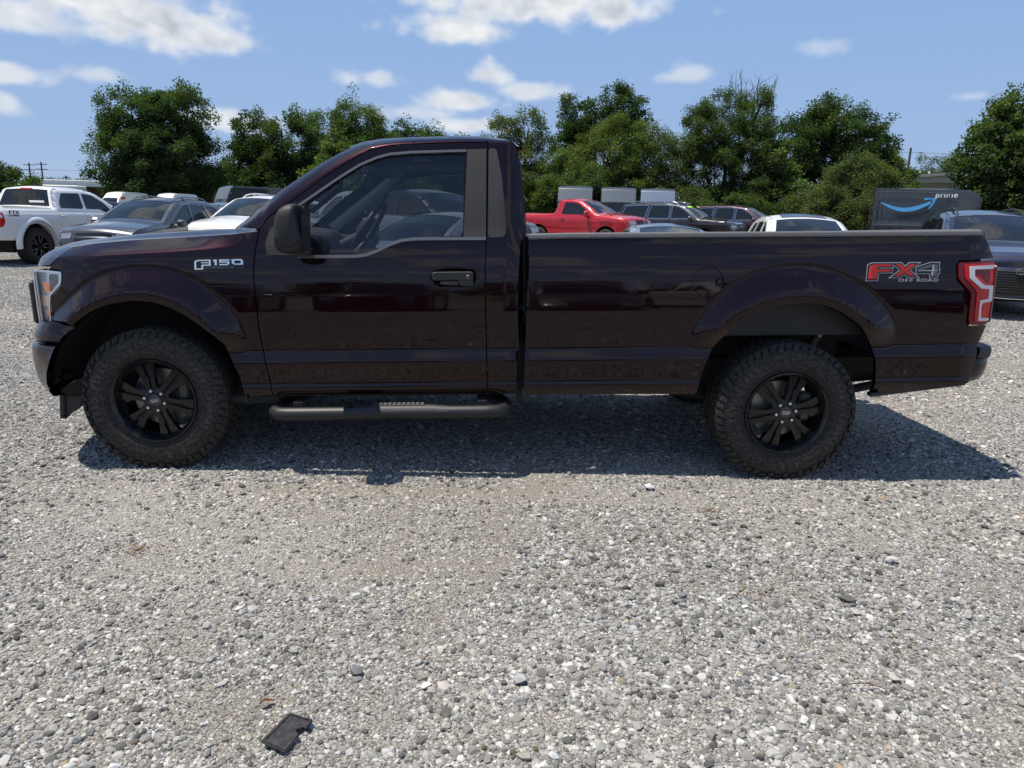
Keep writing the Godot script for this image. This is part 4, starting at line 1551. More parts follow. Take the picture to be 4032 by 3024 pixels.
		m.prism(PackedVector2Array([Vector2(-.165, 1.085), Vector2(-.052, 1.085), Vector2(-.058, 1.118), Vector2(-.160, 1.118)]), hz - 0.03, hz - 0.012, 0.004)
		build(m, "handle_cup", mat("cup_grey", lin(0.09, 0.09, 0.095), 0.45), dh)
		m = mb(m.xf)
		m.prism(ellipse(-.005, 1.138, .012, .012, 16), hz + 0.028, hz + 0.0325, .002)
		build(m, "lock", mat("lock_grey", lin(0.10, 0.10, 0.105), 0.4, 0.5), dh)
		# step bar with its tread pad and brackets
		m = mb()
		if far:
			m.xf = Transform3D(Basis(Vector3(1, 0, 0), Vector3(0, 1, 0), Vector3(0, 0, -1)), Vector3(0, 0, -2.0))
		var zb := 0.005
		var yb := 0.388
		var path := [Vector3(-1.02, yb + .03, -.30), Vector3(-1.07, yb + .02, -.20), Vector3(-1.105, yb + .008, -.11), Vector3(-1.115, yb, -.06), Vector3(-1.10, yb - .002, -.02), Vector3(-1.06, yb - .002, zb - .004), Vector3(-1.0, yb - .002, zb), Vector3(-.6, yb - .001, zb), Vector3(-.2, yb, zb), Vector3(.08, yb, zb), Vector3(.14, yb, zb - .006), Vector3(.18, yb, -.03), Vector3(.195, yb + .003, -.08), Vector3(.19, yb + .01, -.14), Vector3(.15, yb + .02, -.22), Vector3(.10, yb + .03, -.30)]
		var rad := []
		for p in path:
			rad.append(0.038)
		m.tube(path, rad, 20)
		var sb := build(m, "step_bar", mat("step_bar_black", lin(0.013, 0.0135, 0.015), 0.5), root, bt)
		var xf := m.xf
		m = mb(xf)
		m.grid(17, 7, func(i, j):
			var t := float(i) / 16.0
			var k := smooth01(0.0, 0.22, t) * smooth01(1.0, 0.78, t)
			var a := lerpf(0.25, 2.3, j / 6.0)
			return Vector3(lerpf(-.66, -.13, t), yb + sin(a) * (0.0395 + 0.002 * k) + 0.004 * k * sin(a), zb + cos(a) * (0.0395 + 0.004 * k) - 0.008 * k), Vector3(-.4, yb - 0.02, zb))
		build(m, "step_pad", mats.black_plastic, sb)
		for k in 11:
			m = mb(xf)
			m.box(Vector3(-.535 + k * .026, yb + .0475, zb - .010), Vector3(.020, .006, .040), Basis(Vector3(1, 0, 0), 0.15), .0015)
			build(m, "pad_rib", mat("rib_grey", lin(0.06, 0.06, 0.065), 0.6), sb)
		for u in [-.98, .06]:
			m = mb(xf)
			m.box(Vector3(u, .43, -.18), Vector3(.06, .035, .28), Basis(), .006)
			build(m, "bracket", mats.dark_under, sb)
	# short rubber flap at the rear of the front wing and the clip ahead of the bed
	var c := mb()
	c.box(Vector3(.298, .475, -.075), Vector3(.022, .06, .02), Basis(), .003)
	build(c, "edge_clip", mat("clip_grey", lin(0.02, 0.02, 0.021), 0.6), root, bt)
	c = mb()
	c.box(Vector3(-1.27, .475, -.06), Vector3(.008, .06, .03), Basis(Vector3(0, 0, 1), 0.1), .002)
	build(c, "edge_clip", mat("clip_grey", lin(0.02, 0.02, 0.021), 0.6), root, bt)
	var fl := mb()
	fl.box(Vector3(2.318, .45, -.07), Vector3(.055, .022, .05), Basis(), .003)
	fl.box(Vector3(2.60, .478, -.075), Vector3(.50, .022, .012), Basis(Vector3(0, 0, 1), .118), .003)
	build(fl, "sill_edge", mats.black_plastic, root, bt)
	# wiper
	var w := mb()
	w.tube([Vector3(-1.30, 1.405, -.72), Vector3(-1.26, 1.435, -.52), Vector3(-1.24, 1.442, -.34)], [.008, .008, .006], 6)
	build(w, "wiper", mats.black_plastic, root, bt)


func px_poly(pts: Array, px0: Vector2, uv0: Vector2, k: float) -> PackedVector2Array:
	var out := PackedVector2Array()
	for p in pts:
		out.append(uv0 + Vector2(p.x - px0.x, px0.y - p.y) * k)
	return out


func pickup_marks(root: Node3D, bt: Transform3D) -> void:
	# badge on the front wing: black base, chrome letters in relief
	var z := side_z(-1.35, 1.215) + 0.002
	var o := Vector2(235, 250)
	var at := Vector2(-1.487, 1.241)
	var k := 0.0001487
	var tilt := Transform3D(Basis(Vector3(1, 0, 0), -0.09), Vector3.ZERO)
	var place := Transform3D(Basis(), Vector3(0, 1.215, z)) * tilt * Transform3D(Basis(), Vector3(0, -1.215, 0))
	var m := mb(place)
	m.prism(px_poly([Vector2(225, 305), Vector2(350, 248), Vector2(1940, 225), Vector2(2060, 285), Vector2(2062, 600), Vector2(222, 622)], o, at, k), -0.004, 0.003, 0.001)
	var badge := build(m, "wing_badge", mats.gloss_black, root, bt)
	m = mb(place)
	var f_out := px_poly([Vector2(240, 310), Vector2(362, 262), Vector2(832, 252), Vector2(830, 465), Vector2(553, 470), Vector2(550, 605), Vector2(235, 612)], o, at, k)
	var f_in := px_poly([Vector2(305, 340), Vector2(395, 300), Vector2(772, 298), Vector2(772, 345), Vector2(485, 350), Vector2(485, 378), Vector2(772, 378), Vector2(772, 428), Vector2(495, 432), Vector2(492, 562), Vector2(305, 572)], o, at, k)
	m.panel(f_out, [f_in], func(_u, _v): return 0.0075, 0.02, 0.02, false, 0.0, 0.006)
	build(m, "chrome_letter", mats.chrome, badge)
	m = mb(place)
	m.prism(px_poly([Vector2(925, 265), Vector2(960, 255), Vector2(1057, 252), Vector2(1057, 460), Vector2(975, 460), Vector2(975, 315), Vector2(925, 318)], o, at, k), 0.002, 0.0075, 0.0008)
	build(m, "chrome_letter", mats.chrome, badge)
	m = mb(place)
	m.prism(px_poly([Vector2(1145, 250), Vector2(1515, 245), Vector2(1515, 295), Vector2(1230, 300), Vector2(1228, 322), Vector2(1515, 318), Vector2(1515, 400), Vector2(1440, 455), Vector2(1145, 455), Vector2(1145, 410), Vector2(1430, 408), Vector2(1438, 365), Vector2(1145, 362)], o, at, k), 0.002, 0.0075)
	build(m, "chrome_letter", mats.chrome, badge)
	m = mb(place)
	m.panel(px_poly([Vector2(1590, 245), Vector2(1930, 235), Vector2(2005, 290), Vector2(2005, 440), Vector2(1690, 440), Vector2(1605, 395)], o, at, k), [px_poly([Vector2(1690, 290), Vector2(1910, 290), Vector2(1925, 305), Vector2(1925, 395), Vector2(1705, 400), Vector2(1690, 385)], o, at, k)], func(_u, _v): return 0.0075, 0.02, 0.02, false, 0.0, 0.006)
	build(m, "chrome_letter", mats.chrome, badge)
	m = mb(place)
	var ax := at + Vector2(1680 - 235, 250 - 560) * k
	fit_text(m, "XL", Rect2(ax.x, ax.y, 260 * k, 78 * k), place * Transform3D(Basis(), Vector3(0, 0, 0.002)), 0.003)
	build(m, "chrome_letters", mats.chrome, badge)
	m = mb(place)
	for i in 4:
		m.prism(px_poly([Vector2(612, 490 + i * 24), Vector2(1640, 490 + i * 24), Vector2(1640, 506 + i * 24), Vector2(612, 506 + i * 24)], o, at, k), 0.002, 0.004)
	build(m, "ribbed_strip", mat("strip_grey", lin(0.10, 0.095, 0.10), 0.4, 0.5), badge)
	# decal on the bed side: printed film that lies on the paint
	o = Vector2(120, 125)
	at = Vector2(2.192, 1.201)
	k = 0.0002145
	var fx := px_poly([Vector2(120, 600), Vector2(145, 180), Vector2(260, 125), Vector2(1050, 125), Vector2(1135, 215), Vector2(1230, 125), Vector2(1560, 125), Vector2(1275, 325), Vector2(1525, 520), Vector2(1200, 520), Vector2(1120, 445), Vector2(1020, 525), Vector2(700, 525), Vector2(985, 325), Vector2(835, 205), Vector2(828, 280), Vector2(815, 405), Vector2(450, 405), Vector2(445, 600)], o, at, k)
	var four := px_poly([Vector2(1415, 240), Vector2(1780, 125), Vector2(2040, 125), Vector2(2030, 295), Vector2(2055, 295), Vector2(2045, 430), Vector2(2010, 430), Vector2(2005, 520), Vector2(1770, 520), Vector2(1770, 430), Vector2(1410, 430)], o, at, k)
	var lift := func(h): return func(u, v): return side_z(u, v) + h
	m = mb()
	m.panel(fx, [], lift.call(0.0012), 0.02, 0.012, false, 0.0, 0.0008)
	m.panel(four, [], lift.call(0.0016), 0.02, 0.012, false, 0.0, 0.0008)
	var decal := build(m, "bed_decal", mats.decal_silver, root, bt)
	m = mb()
	for p in Geometry2D.offset_polygon(fx, -20 * k):
		m.panel(p, [], lift.call(0.0022), 0.02, 0.012, false, 0.0, 0.0008)
	for p in Geometry2D.offset_polygon(four, -19 * k):
		m.panel(p, [], lift.call(0.0024), 0.02, 0.012, false, 0.0, 0.0008)
	build(m, "black_ground", mats.decal_black, decal)
	m = mb()
	m.panel(px_poly([Vector2(275, 545), Vector2(275, 225), Vector2(300, 175), Vector2(795, 175), Vector2(795, 220), Vector2(420, 230), Vector2(415, 305), Vector2(770, 305), Vector2(770, 355), Vector2(415, 365), Vector2(400, 545)], o, at, k), [], lift.call(0.0032), 0.02, 0.012, false, 0.0, 0.0008)
	m.panel(px_poly([Vector2(880, 175), Vector2(1020, 175), Vector2(1135, 270), Vector2(1260, 175), Vector2(1400, 175), Vector2(1205, 320), Vector2(1380, 470), Vector2(1250, 470), Vector2(1115, 385), Vector2(1000, 470), Vector2(875, 470), Vector2(1055, 320)], o, at, k), [], lift.call(0.0032), 0.02, 0.012, false, 0.0, 0.0008)
	build(m, "red_letters", mats.decal_red, decal)
	m = mb()
	m.panel(px_poly([Vector2(175, 545), Vector2(200, 220), Vector2(300, 178), Vector2(272, 225), Vector2(270, 545)], o, at, k), [], lift.call(0.0032), 0.02, 0.012, false, 0.0, 0.0008)
	for q in [[Vector2(880, 175), Vector2(905, 175), Vector2(1120, 345), Vector2(1100, 352)], [Vector2(1400, 175), Vector2(1365, 175), Vector2(1150, 330), Vector2(1165, 340)]]:
		build(m, "bright_red_edge", mats.decal_bright_red, decal)
		m = mb()
		m.panel(px_poly(q, o, at, k), [], lift.call(0.0038), 0.02, 0.012, false, 0.0, 0.0005)
	build(m, "bright_red_edge", mats.decal_bright_red, decal)
	m = mb()
	m.panel(px_poly([Vector2(1465, 290), Vector2(1790, 185), Vector2(1980, 180), Vector2(1980, 325), Vector2(2005, 330), Vector2(2005, 352), Vector2(1980, 360), Vector2(1975, 470), Vector2(1815, 470), Vector2(1815, 385), Vector2(1840, 352), Vector2(1495, 352), Vector2(1465, 375)], o, at, k), [px_poly([Vector2(1580, 322), Vector2(1832, 238), Vector2(1830, 318)], o, at, k)], lift.call(0.0032), 0.02, 0.012, false, 0.0, 0.0008)
	build(m, "grey_numeral", mats.decal_grey, decal)
	m = mb()
	m.panel(px_poly([Vector2(1882, 185), Vector2(1832, 235), Vector2(1832, 330), Vector2(1500, 335), Vector2(1465, 352), Vector2(1840, 352), Vector2(1815, 385), Vector2(1815, 470), Vector2(1868, 470), Vector2(1870, 352), Vector2(2005, 342), Vector2(2005, 332), Vector2(1882, 332)], o, at, k), [], lift.call(0.0038), 0.02, 0.012, false, 0.0, 0.0005)
	m.panel(px_poly([Vector2(455, 262), Vector2(820, 260), Vector2(820, 274), Vector2(455, 274)], o, at, k), [], lift.call(0.0038), 0.02, 0.012, false, 0.0, 0.0005)
	var t0 := at + Vector2(975 - 120, 125 - 618) * k
	var zt := side_z(2.5, 1.095) + 0.001
	fit_text(m, "OFF ROAD", Rect2(t0.x, t0.y, 1035 * k, 82 * k), Transform3D(Basis(Vector3(1, 0, 0), -0.04), Vector3(0, 0, zt + 0.045)), 0.001)
	build(m, "silver_print", mats.decal_silver, decal)


func pickup_cabin(root: Node3D, bt: Transform3D) -> void:
	var m := mb()
	m.grid(6, 9, func(i, j):
		var q := float(j) / 8.0 * 2.0 - 1.0
		return Vector3(lerpf(-.66, .25, i / 5.0), 1.835 + 0.02 * (1.0 - q * q) - (0.05 if i == 0 else 0.0), -HALF + .70 * q), Vector3(-.2, 3.0, -HALF))
	build(m, "headliner", mats.headliner, root, bt)
	m = mb()
	m.box(Vector3(-.30, 1.818, -.72), Vector3(.12, .012, .07), Basis(), .003)
	build(m, "dome_lamp", mat("dome_white", lin(0.5, 0.5, 0.5), 0.4), root, bt)
	# instrument panel
	m = mb()
	m.grid(9, 13, func(i, j):
		var q := float(j) / 12.0 * 2.0 - 1.0
		var p: Vector2 = [Vector2(-1.24, 1.36), Vector2(-1.1, 1.375), Vector2(-.95, 1.37), Vector2(-.86, 1.355), Vector2(-.82, 1.32), Vector2(-.80, 1.2), Vector2(-.82, 1.05), Vector2(-.9, .9), Vector2(-1.0, .7)][i]
		var hood := 0.05 * exp(-pow((q - 0.45) * 4.0, 2.0)) * (1.0 if i in [2, 3, 4] else 0.0)
		return Vector3(p.x, p.y + hood, -HALF + .88 * q), Vector3(-1.4, 0.9, -HALF))
	build(m, "dashboard", mats.black_plastic, root, bt)
	# steering wheel
	var sw := Transform3D(Basis(Vector3(0, 0, 1), deg_to_rad(-35.0)), Vector3(-.635, 1.40, -.58))
	m = mb(sw)
	var ring := []
	var rr := []
	for k in 33:
		var a := TAU * k / 32.0
		ring.append(Vector3(0, cos(a) * .185, sin(a) * .185))
		rr.append(.017)
	m.tube(ring, rr, 8)
	var wheel := build(m, "steering_wheel", mats.black_plastic, root, bt)
	m = mb(sw)
	m.box(Vector3(-.03, 0, 0), Vector3(.05, .12, .13), Basis(), .02)
	for a in [0.0, PI, PI * 1.5]:
		m.box(Vector3(-.02, sin(a) * .10, cos(a) * .10), Vector3(.02, .04 if a < 4.0 else .12, .12 if a < 4.0 else .04), Basis(), .006)
	build(m, "wheel_boss", mats.black_plastic, wheel)
	m = mb()
	m.tube([Vector3(-.66, 1.37, -.58), Vector3(-.95, 1.22, -.58)], [.035, .045], 10)
	build(m, "column", mats.black_plastic, wheel)
	# bench seat with head rests
	m = mb()
	m.box(Vector3(-.18, .93, -HALF), Vector3(.52, .18, 1.5), Basis(Vector3(0, 0, 1), -.06), .05)
	m.box(Vector3(.12, 1.22, -HALF), Vector3(.14, .52, 1.5), Basis(Vector3(0, 0, 1), -.2), .05)
	var seat := build(m, "bench_seat", mats.seat_cloth, root, bt)
	for z in [-.58, -1.42]:
		m = mb()
		m.box(Vector3(.185, 1.57, z), Vector3(.09, .17, .26), Basis(Vector3(0, 0, 1), -.15), .035)
		build(m, "head_rest", mats.seat_cloth, seat)
	# pillar linings with their grab handles
	for z in [1.0, -1.0]:
		m = mb()
		m.grid(6, 4, func(i, j):
			var t := float(i) / 5.0
			var p := Vector2(-1.14, 1.42).lerp(Vector2(-.60, 1.80), t)
			var w: float = [-.012, -.008, .03, .065][j]
			var zz: float = side_z(p.x, p.y) - .055 - [0.0, .05, .06, .03][j]
			return Vector3(p.x + w * .7 - .01, p.y - w * .8 + .02, -HALF + (zz + HALF) * z), Vector3(-.9, 1.6, -HALF + 3.0 * z))
		var lining := build(m, "pillar_lining", mats.trim_grey, root, bt)
		m = mb()
		var zh: float = -HALF + (.80 * z)
		m.tube([Vector3(-.92, 1.52, zh), Vector3(-.88, 1.50, zh - .03 * z), Vector3(-.80, 1.56, zh - .04 * z), Vector3(-.72, 1.62, zh - .03 * z), Vector3(-.70, 1.67, zh + .02 * z)], [.012, .014, .014, .014, .012], 8)
		build(m, "grab_handle", mats.black_plastic, lining)
	# inner mirror
	m = mb()
	m.box(Vector3(-.70, 1.72, -HALF), Vector3(.03, .06, .22), Basis(Vector3(0, 0, 1), -.2), .012)
	build(m, "inner_mirror", mats.black_plastic, root, bt)
	# floor of the cab
	m = mb()
	m.box(Vector3(-.45, .56, -HALF), Vector3(1.36, .06, 1.78))
	m.box(Vector3(-1.16, .92, -HALF), Vector3(.04, .80, 1.74))
	build(m, "cab_floor", mats.dark_under, root, bt)


func pickup_under(root: Node3D, bt: Transform3D) -> void:
	# inner arches, frame with an added gap filler, axles, spare wheel, shock absorbers, exhaust
	for side in 2:
		var far := side == 1
		for e in [[ARCH_F, lip_f, -0.1, PI, -.50], [ARCH_R, lip_r, 0.42, 2.55, -.52]]:
			var c: Vector2 = e[0]
			var pol: Array = e[1]
			var m := mb()
			m.grid(30, 4, func(i, j):
				var a := lerpf(e[2], e[3], i / 29.0)
				var r: float = table(pol, a) + [0.0, 0.035, 0.05, 0.03][j]
				var p: Vector2 = c + Vector2(cos(a), sin(a)) * r
				var z: float = [-.045, -.075, -.20, e[4]][j]
				return Vector3(p.x, p.y, z if not far else -2.0 - z), Vector3(c.x, c.y + 9.0, -.3))
			var back := PackedVector2Array(arc_points(c, pol, e[2], e[3], 24, 0.04))
			if e[4] < -.4:
				back.append(Vector2(c.x - table(pol, PI), .50))
				back.append(Vector2(c.x + table(pol, -0.1), .50))
			var tr := Geometry2D.triangulate_polygon(back)
			var first := m.v.size()
			var zb: float = e[4] if not far else -2.0 - e[4]
			for q in back:
				m.vert(Vector3(q.x, q.y, zb), Vector3(0, 0, 1.0 if not far else -1.0))
			for i in range(0, tr.size(), 3):
				m.tri(first + tr[i], first + tr[i + 1], first + tr[i + 2])
			build(m, "wheel_arch_liner", mats.dark_under, root, bt)
	var f := mb()
	for z in [-.52, -1.48]:
		f.box(Vector3(.2, .52, z), Vector3(4.9, .15, .09))
	for u in [-1.9, -.9, .3, 1.3, 2.5]:
		f.box(Vector3(u, .53, -HALF), Vector3(.12, .1, .9))
	f.box(Vector3(-.45, .50, -.14), Vector3(1.45, .075, .06))
	f.box(Vector3(-.45, .50, -1.86), Vector3(1.45, .075, .06))
	f.box(Vector3(.285, .58, -HALF), Vector3(.05, .36, 1.72))  # added dark filler, hides the sunlit ground between cab and bed
	f.box(Vector3(-1.25, .45, -.12), Vector3(.30, .05, .03), Basis(), .01)
	build(f, "frame", mats.dark_under, root, bt)
	var pt := mb()
	pt.box(Vector3(-1.2, .52, -HALF), Vector3(1.0, .28, .5), Basis(), .08)
	pt.tube([Vector3(-.7, .46, -HALF), Vector3(1.8, .40, -HALF)], [.05, .05], 10)
	pt.box(Vector3(.9, .50, -.78), Vector3(.9, .22, .36), Basis(), .05)
	build(pt, "drive_line", mats.dark_under, root, bt)
	var ax := mb()
	ax.tube([Vector3(1.804, .352, -.2), Vector3(1.804, .352, -1.8)], [.05, .05], 10)
	ax.box(Vector3(1.804, .36, -HALF), Vector3(.28, .26, .3), Basis(), .08)
	build(ax, "axle", mats.dark_under, root, bt)
	ax = mb()
	ax.tube([Vector3(-1.78, .462, -.2), Vector3(-1.78, .44, -1.8)], [.04, .04], 10)
	build(ax, "axle", mats.dark_under, root, bt)
	for z in [-.42, -1.58]:
		var s := mb()
		s.tube([Vector3(1.92, .40, z), Vector3(2.02, .56, z)], [.034, .034], 10)
		s.tube([Vector3(2.02, .56, z), Vector3(2.12, .74, z)], [.026, .026], 10)
		var sh := build(s, "shock_absorber", mat("shock_grey", lin(0.05, 0.05, 0.05), 0.5), root, bt)
		s = mb(Transform3D(Basis(), Vector3(2.125, .75, z + .03)))
		s.lathe([Vector2(-.03, .016), Vector2(.0, .016), Vector2(.004, .010), Vector2(.004, 0.0)], 10)
		build(s, "bolt", mats.steel, sh)
		s = mb()
		s.tube([Vector3(1.15, .42, z), Vector3(1.5, .36, z), Vector3(1.8, .33, z), Vector3(2.2, .37, z), Vector3(2.6, .45, z)], [.03, .03, .03, .03, .03], 6)
		build(s, "leaf_spring", mats.dark_under, root, bt)
	var ex := mb()
	ex.tube([Vector3(.4, .46, -1.55), Vector3(1.3, .44, -1.6), Vector3(2.3, .50, -1.62), Vector3(2.75, .47, -1.75)], [.035, .035, .035, .035], 10)
	build(ex, "exhaust_pipe", mat("pipe_rust", lin(0.03, 0.026, 0.024), 0.7, 0.4), root, bt)
	var sp := mb(Transform3D(Basis(Vector3(1, 0, 0), PI / 2.0), Vector3(2.42, .50, -HALF)))
	sp.lathe([Vector2(-.10, .21), Vector2(-.11, .30), Vector2(-.10, .36), Vector2(-.085, .378), Vector2(-.05, .382), Vector2(-.045, .374), Vector2(-.04, .382), Vector2(0, .384), Vector2(.005, .376), Vector2(.01, .384), Vector2(.05, .382), Vector2(.085, .378), Vector2(.10, .36), Vector2(.11, .30), Vector2(.10, .21)], 60)
	var spare := build(sp, "spare_wheel", mats.tyre_rubber, root, bt)
	var tr2 := mb(Transform3D(Basis(Vector3(1, 0, 0), PI / 2.0), Vector3(2.42, .50, -HALF)))
	for k in 60:
		var a := TAU * k / 60.0
		for q in [[-.085, -.05], [-.038, -.004], [.012, .046], [.052, .085]]:
			wedge_block(tr2, a + .01, a + .085, .37, .389, q[0], q[1], .02)
	build(tr2, "tread", mats.tyre_rubber, spare)


# ---------------------------------------------------------------- other vehicles
# x runs to the front, z is half width; an outline runs from the front's foot over the roof to the tail's foot

var car_wheels := {}


func outline_of(spec: Dictionary) -> Array:
	# stations [point, tag, crown] along the outline, corners eased
	var raw: Array = spec.outline
	var sx: float = spec.get("sx", 1.0)
	var sy: float = spec.get("sy", 1.0)
	var out := []
	var t := ""
	var cr := 0.05
	for i in raw.size():
		var p := Vector2(raw[i][0] * sx, raw[i][1] * sy)
		if raw[i].size() > 2:
			t = raw[i][2]
		if raw[i].size() > 3:
			cr = raw[i][3]
		if i > 0 and i < raw.size() - 1:
			var a := Vector2(raw[i - 1][0] * sx, raw[i - 1][1] * sy)
			var b := Vector2(raw[i + 1][0] * sx, raw[i + 1][1] * sy)
			var r := minf(spec.get("ease", 0.12), minf(p.distance_to(a), p.distance_to(b)) * 0.45)
			var s := p + (a - p).normalized() * r
			var e := p + (b - p).normalized() * r
			for k in 5:
				var f := k / 4.0
				out.append([s.lerp(p, f).lerp(p.lerp(e, f), f), t if k >= 2 else out[-1][1], cr])
		else:
			out.append([p, t, cr])
	var fine := []
	for i in out.size() - 1:
		var a: Vector2 = out[i][0]
		var b: Vector2 = out[i + 1][0]
		var n := maxi(1, int(ceil(a.distance_to(b) / 0.22)))
		for k in n:
			var f := float(k) / n
			fine.append([a.lerp(b, f), out[i][1] if k > 0 or i == 0 else out[i][1], lerpf(out[i][2], out[i + 1][2], f)])
	fine.append(out[-1])
	return fine


func side_fn(spec: Dictionary, st: Array) -> Callable:
	var w: float = spec.w
	var tum: float = spec.get("tumble", 0.20)
	var sy: float = spec.get("sy", 1.0)
	var belt: float = spec.belt * sy
	var roof: float = spec.roof * sy
	var foot: float = st[0][0].y
	var xf := -1e9
	var xr := 1e9
	for s in st:
		xf = maxf(xf, s[0].x)
		xr = minf(xr, s[0].x)
	var prof := [Vector2(foot - 0.05, w - 0.10), Vector2(foot + 0.02, w - 0.055), Vector2(foot + 0.14, w - 0.012), Vector2(lerpf(foot, belt, 0.38), w - 0.016), Vector2(lerpf(foot, belt, 0.45), w - 0.004), Vector2(lerpf(foot, belt, 0.78), w), Vector2(belt - 0.05, w - 0.018), Vector2(belt, w - 0.045), Vector2(roof, w - 0.045 - tum), Vector2(roof + 0.3, w - 0.10 - tum)]
	var top := []
	for s in st:
		if s[0].y > foot + 0.12:
			top.append(s[0])
	var r: float = spec.get("edge", 0.09)
	var nose: float = spec.get("nose", 0.35)
	return func(u: float, v: float) -> float:
		var z := table(prof, v)
		var d := 1e9
		for i in top.size() - 1:
			var a: Vector2 = top[i]
			var b: Vector2 = top[i + 1]
			if absf(a.x - u) > r + 0.25 or absf(a.y - v) > r + 0.25:
				continue
			var q := Geometry2D.get_closest_point_to_segment(Vector2(u, v), a, b)
			d = minf(d, q.distance_to(Vector2(u, v)))
		if d < r:
			z -= (r - sqrt(maxf(r * r - (r - d) * (r - d), 0.0))) * 0.9
		var df := maxf(0.0, u - (xf - 0.55))
		var dr := maxf(0.0, (xr + 0.45) - u)
		return z - nose * df * df - 0.22 * dr * dr


func strip_fn(spec: Dictionary, st: Array, zf: Callable) -> Callable:
	# a point of the skin between the two sides: station s (may be broken), q across from -1 to 1, lifted by h
	return func(s: float, q: float, h: float) -> Vector3:
		var i := clampi(int(s), 0, st.size() - 2)
		var f := clampf(s - i, 0.0, 1.0)
		var a: Vector2 = st[i][0]
		var b: Vector2 = st[i + 1][0]
		var p := a.lerp(b, f)
		var d := (st[mini(i + 2, st.size() - 1)][0] - st[maxi(i - 1, 0)][0] as Vector2).normalized()
		var o := Vector2(-d.y, d.x) * -1.0
		if o.dot(p - Vector2(0, 0.7)) < 0.0 and absf(o.x) > 0.9 or o.y < -0.5:
			o = -o
		var z: float = zf.call(p.x, p.y)
		var bulge: float = lerpf(st[i][2], st[i + 1][2], f) * (1.0 - q * q) + h
		return Vector3(p.x + o.x * bulge, p.y + o.y * bulge, z * q)


func station_at(st: Array, tag_: String, y: float, by_x := false) -> float:
	var best := 0.0
	var bd := 1e9
	for i in st.size():
		if st[i][1] != tag_:
			continue
		var d: float = absf((st[i][0].x if by_x else st[i][0].y) - y)
		if d < bd:
			bd = d
			best = i
	# refine between stations
	for k in range(-10, 11):
		var s := best + k * 0.1
		var i := clampi(int(s), 0, st.size() - 2)
		var p: Vector2 = (st[i][0] as Vector2).lerp(st[i + 1][0], clampf(s - i, 0.0, 1.0))
		var d := absf((p.x if by_x else p.y) - y)
		if d < bd:
			bd = d
			best = s
	return best


func skin_patch(m: M, sp: Callable, s0: float, s1: float, q0: float, q1: float, h: float, ns := 6, nq := 8, thick := 0.012) -> void:
	var away := Vector3(0, 0.7, 0)
	m.grid(ns, nq, func(i, j): return sp.call(lerpf(s0, s1, float(i) / (ns - 1)), lerpf(q0, q1, float(j) / (nq - 1)), h), away)
	for e in 2:
		m.grid(2, nq, func(i, j): return sp.call(s0 if e == 0 else s1, lerpf(q0, q1, float(j) / (nq - 1)), h - thick * i), sp.call((s0 + s1) * 0.5, (q0 + q1) * 0.5, h - thick))
		m.grid(2, ns, func(i, j): return sp.call(lerpf(s0, s1, float(j) / (ns - 1)), q0 if e == 0 else q1, h - thick * i), sp.call((s0 + s1) * 0.5, (q0 + q1) * 0.5, h - thick))


func car_wheel(root: Node3D, at: Vector3, r: float, wide: float, far: bool, off_road := false) -> void:
	if car_wheels.is_empty():
		for kind in 2:
			var t := mb()
			t.lathe([Vector2(-.5, .66), Vector2(-.5, .9), Vector2(-.42, .98), Vector2(-.3, 1.0), Vector2(.3, 1.0), Vector2(.42, .98), Vector2(.5, .9), Vector2(.52, .8), Vector2(.5, .66), Vector2(.46, .62)], 40)
			if kind == 1:
				for k in 40:
					var a := TAU * k / 40.0
					for q in [[-.48, -.2], [-.14, .14], [.2, .48]]:
						wedge_block(t, a + .01 + absf(q[0]) * .1, a + .12 + absf(q[0]) * .1, .96, 1.03, q[0], q[1], .05)
					wedge_block(t, a + .02, a + .10, .86, 1.02, .44, .545, .02)
			car_wheels["tyre%d" % kind] = t.mesh(mats.tyre_rubber)
		var rim := mb()
		rim.lathe([Vector2(.46, .64), Vector2(.44, .60), Vector2(.30, .58), Vector2(-.3, .56)], 40)
		for k in 5:
			var a := TAU * k / 5.0
			rim.xf = Transform3D(Basis(Vector3(0, 0, 1), a), Vector3.ZERO)
			for sg in [-1.0, 1.0]:
				rim.prism(PackedVector2Array([Vector2(.10, .01 * sg), Vector2(.35, .03 * sg), Vector2(.60, .06 * sg), Vector2(.60, .17 * sg), Vector2(.32, .10 * sg), Vector2(.10, .08 * sg)]), .20, .38, .03)
		rim.xf = Transform3D()
		rim.lathe([Vector2(.36, .0), Vector2(.36, .13), Vector2(.30, .17), Vector2(.2, .18)], 24)
		car_wheels.rim = rim
		var disc := mb()
		disc.lathe([Vector2(.1, 0.0), Vector2(.1, .58)], 24)
		car_wheels.disc = disc.mesh(mats.dark_under)
	var hub := Node3D.new()
	hub.name = "wheel"
	root.add_child(hub, true)
	hub.position = at
	hub.rotation.y = PI if far else 0.0
	hub.scale = Vector3(r, r, wide)
	kit("tyre", car_wheels["tyre1" if off_road else "tyre0"], hub)
	var rm := kit("rim", car_wheels.rim.mesh(mats.gloss_black if off_road else mat("alloy", lin(0.28, 0.28, 0.29), 0.35, 0.8)), hub)
	kit("disc", car_wheels.disc, rm)
	if off_road:
		var e := mb()
		for k in 5:
			e.xf = Transform3D(Basis(Vector3(0, 0, 1), TAU * k / 5.0), Vector3.ZERO)
			for sg in [-1.0, 1.0]:
				e.prism(PackedVector2Array([Vector2(.22, .055 * sg), Vector2(.42, .10 * sg), Vector2(.58, .155 * sg), Vector2(.58, .13 * sg), Vector2(.42, .07 * sg), Vector2(.22, .03 * sg)]), .37, .395)
		kit("milled_edge", e.mesh(mat("milled", lin(0.5, 0.5, 0.5), 0.3, 0.9)), rm)


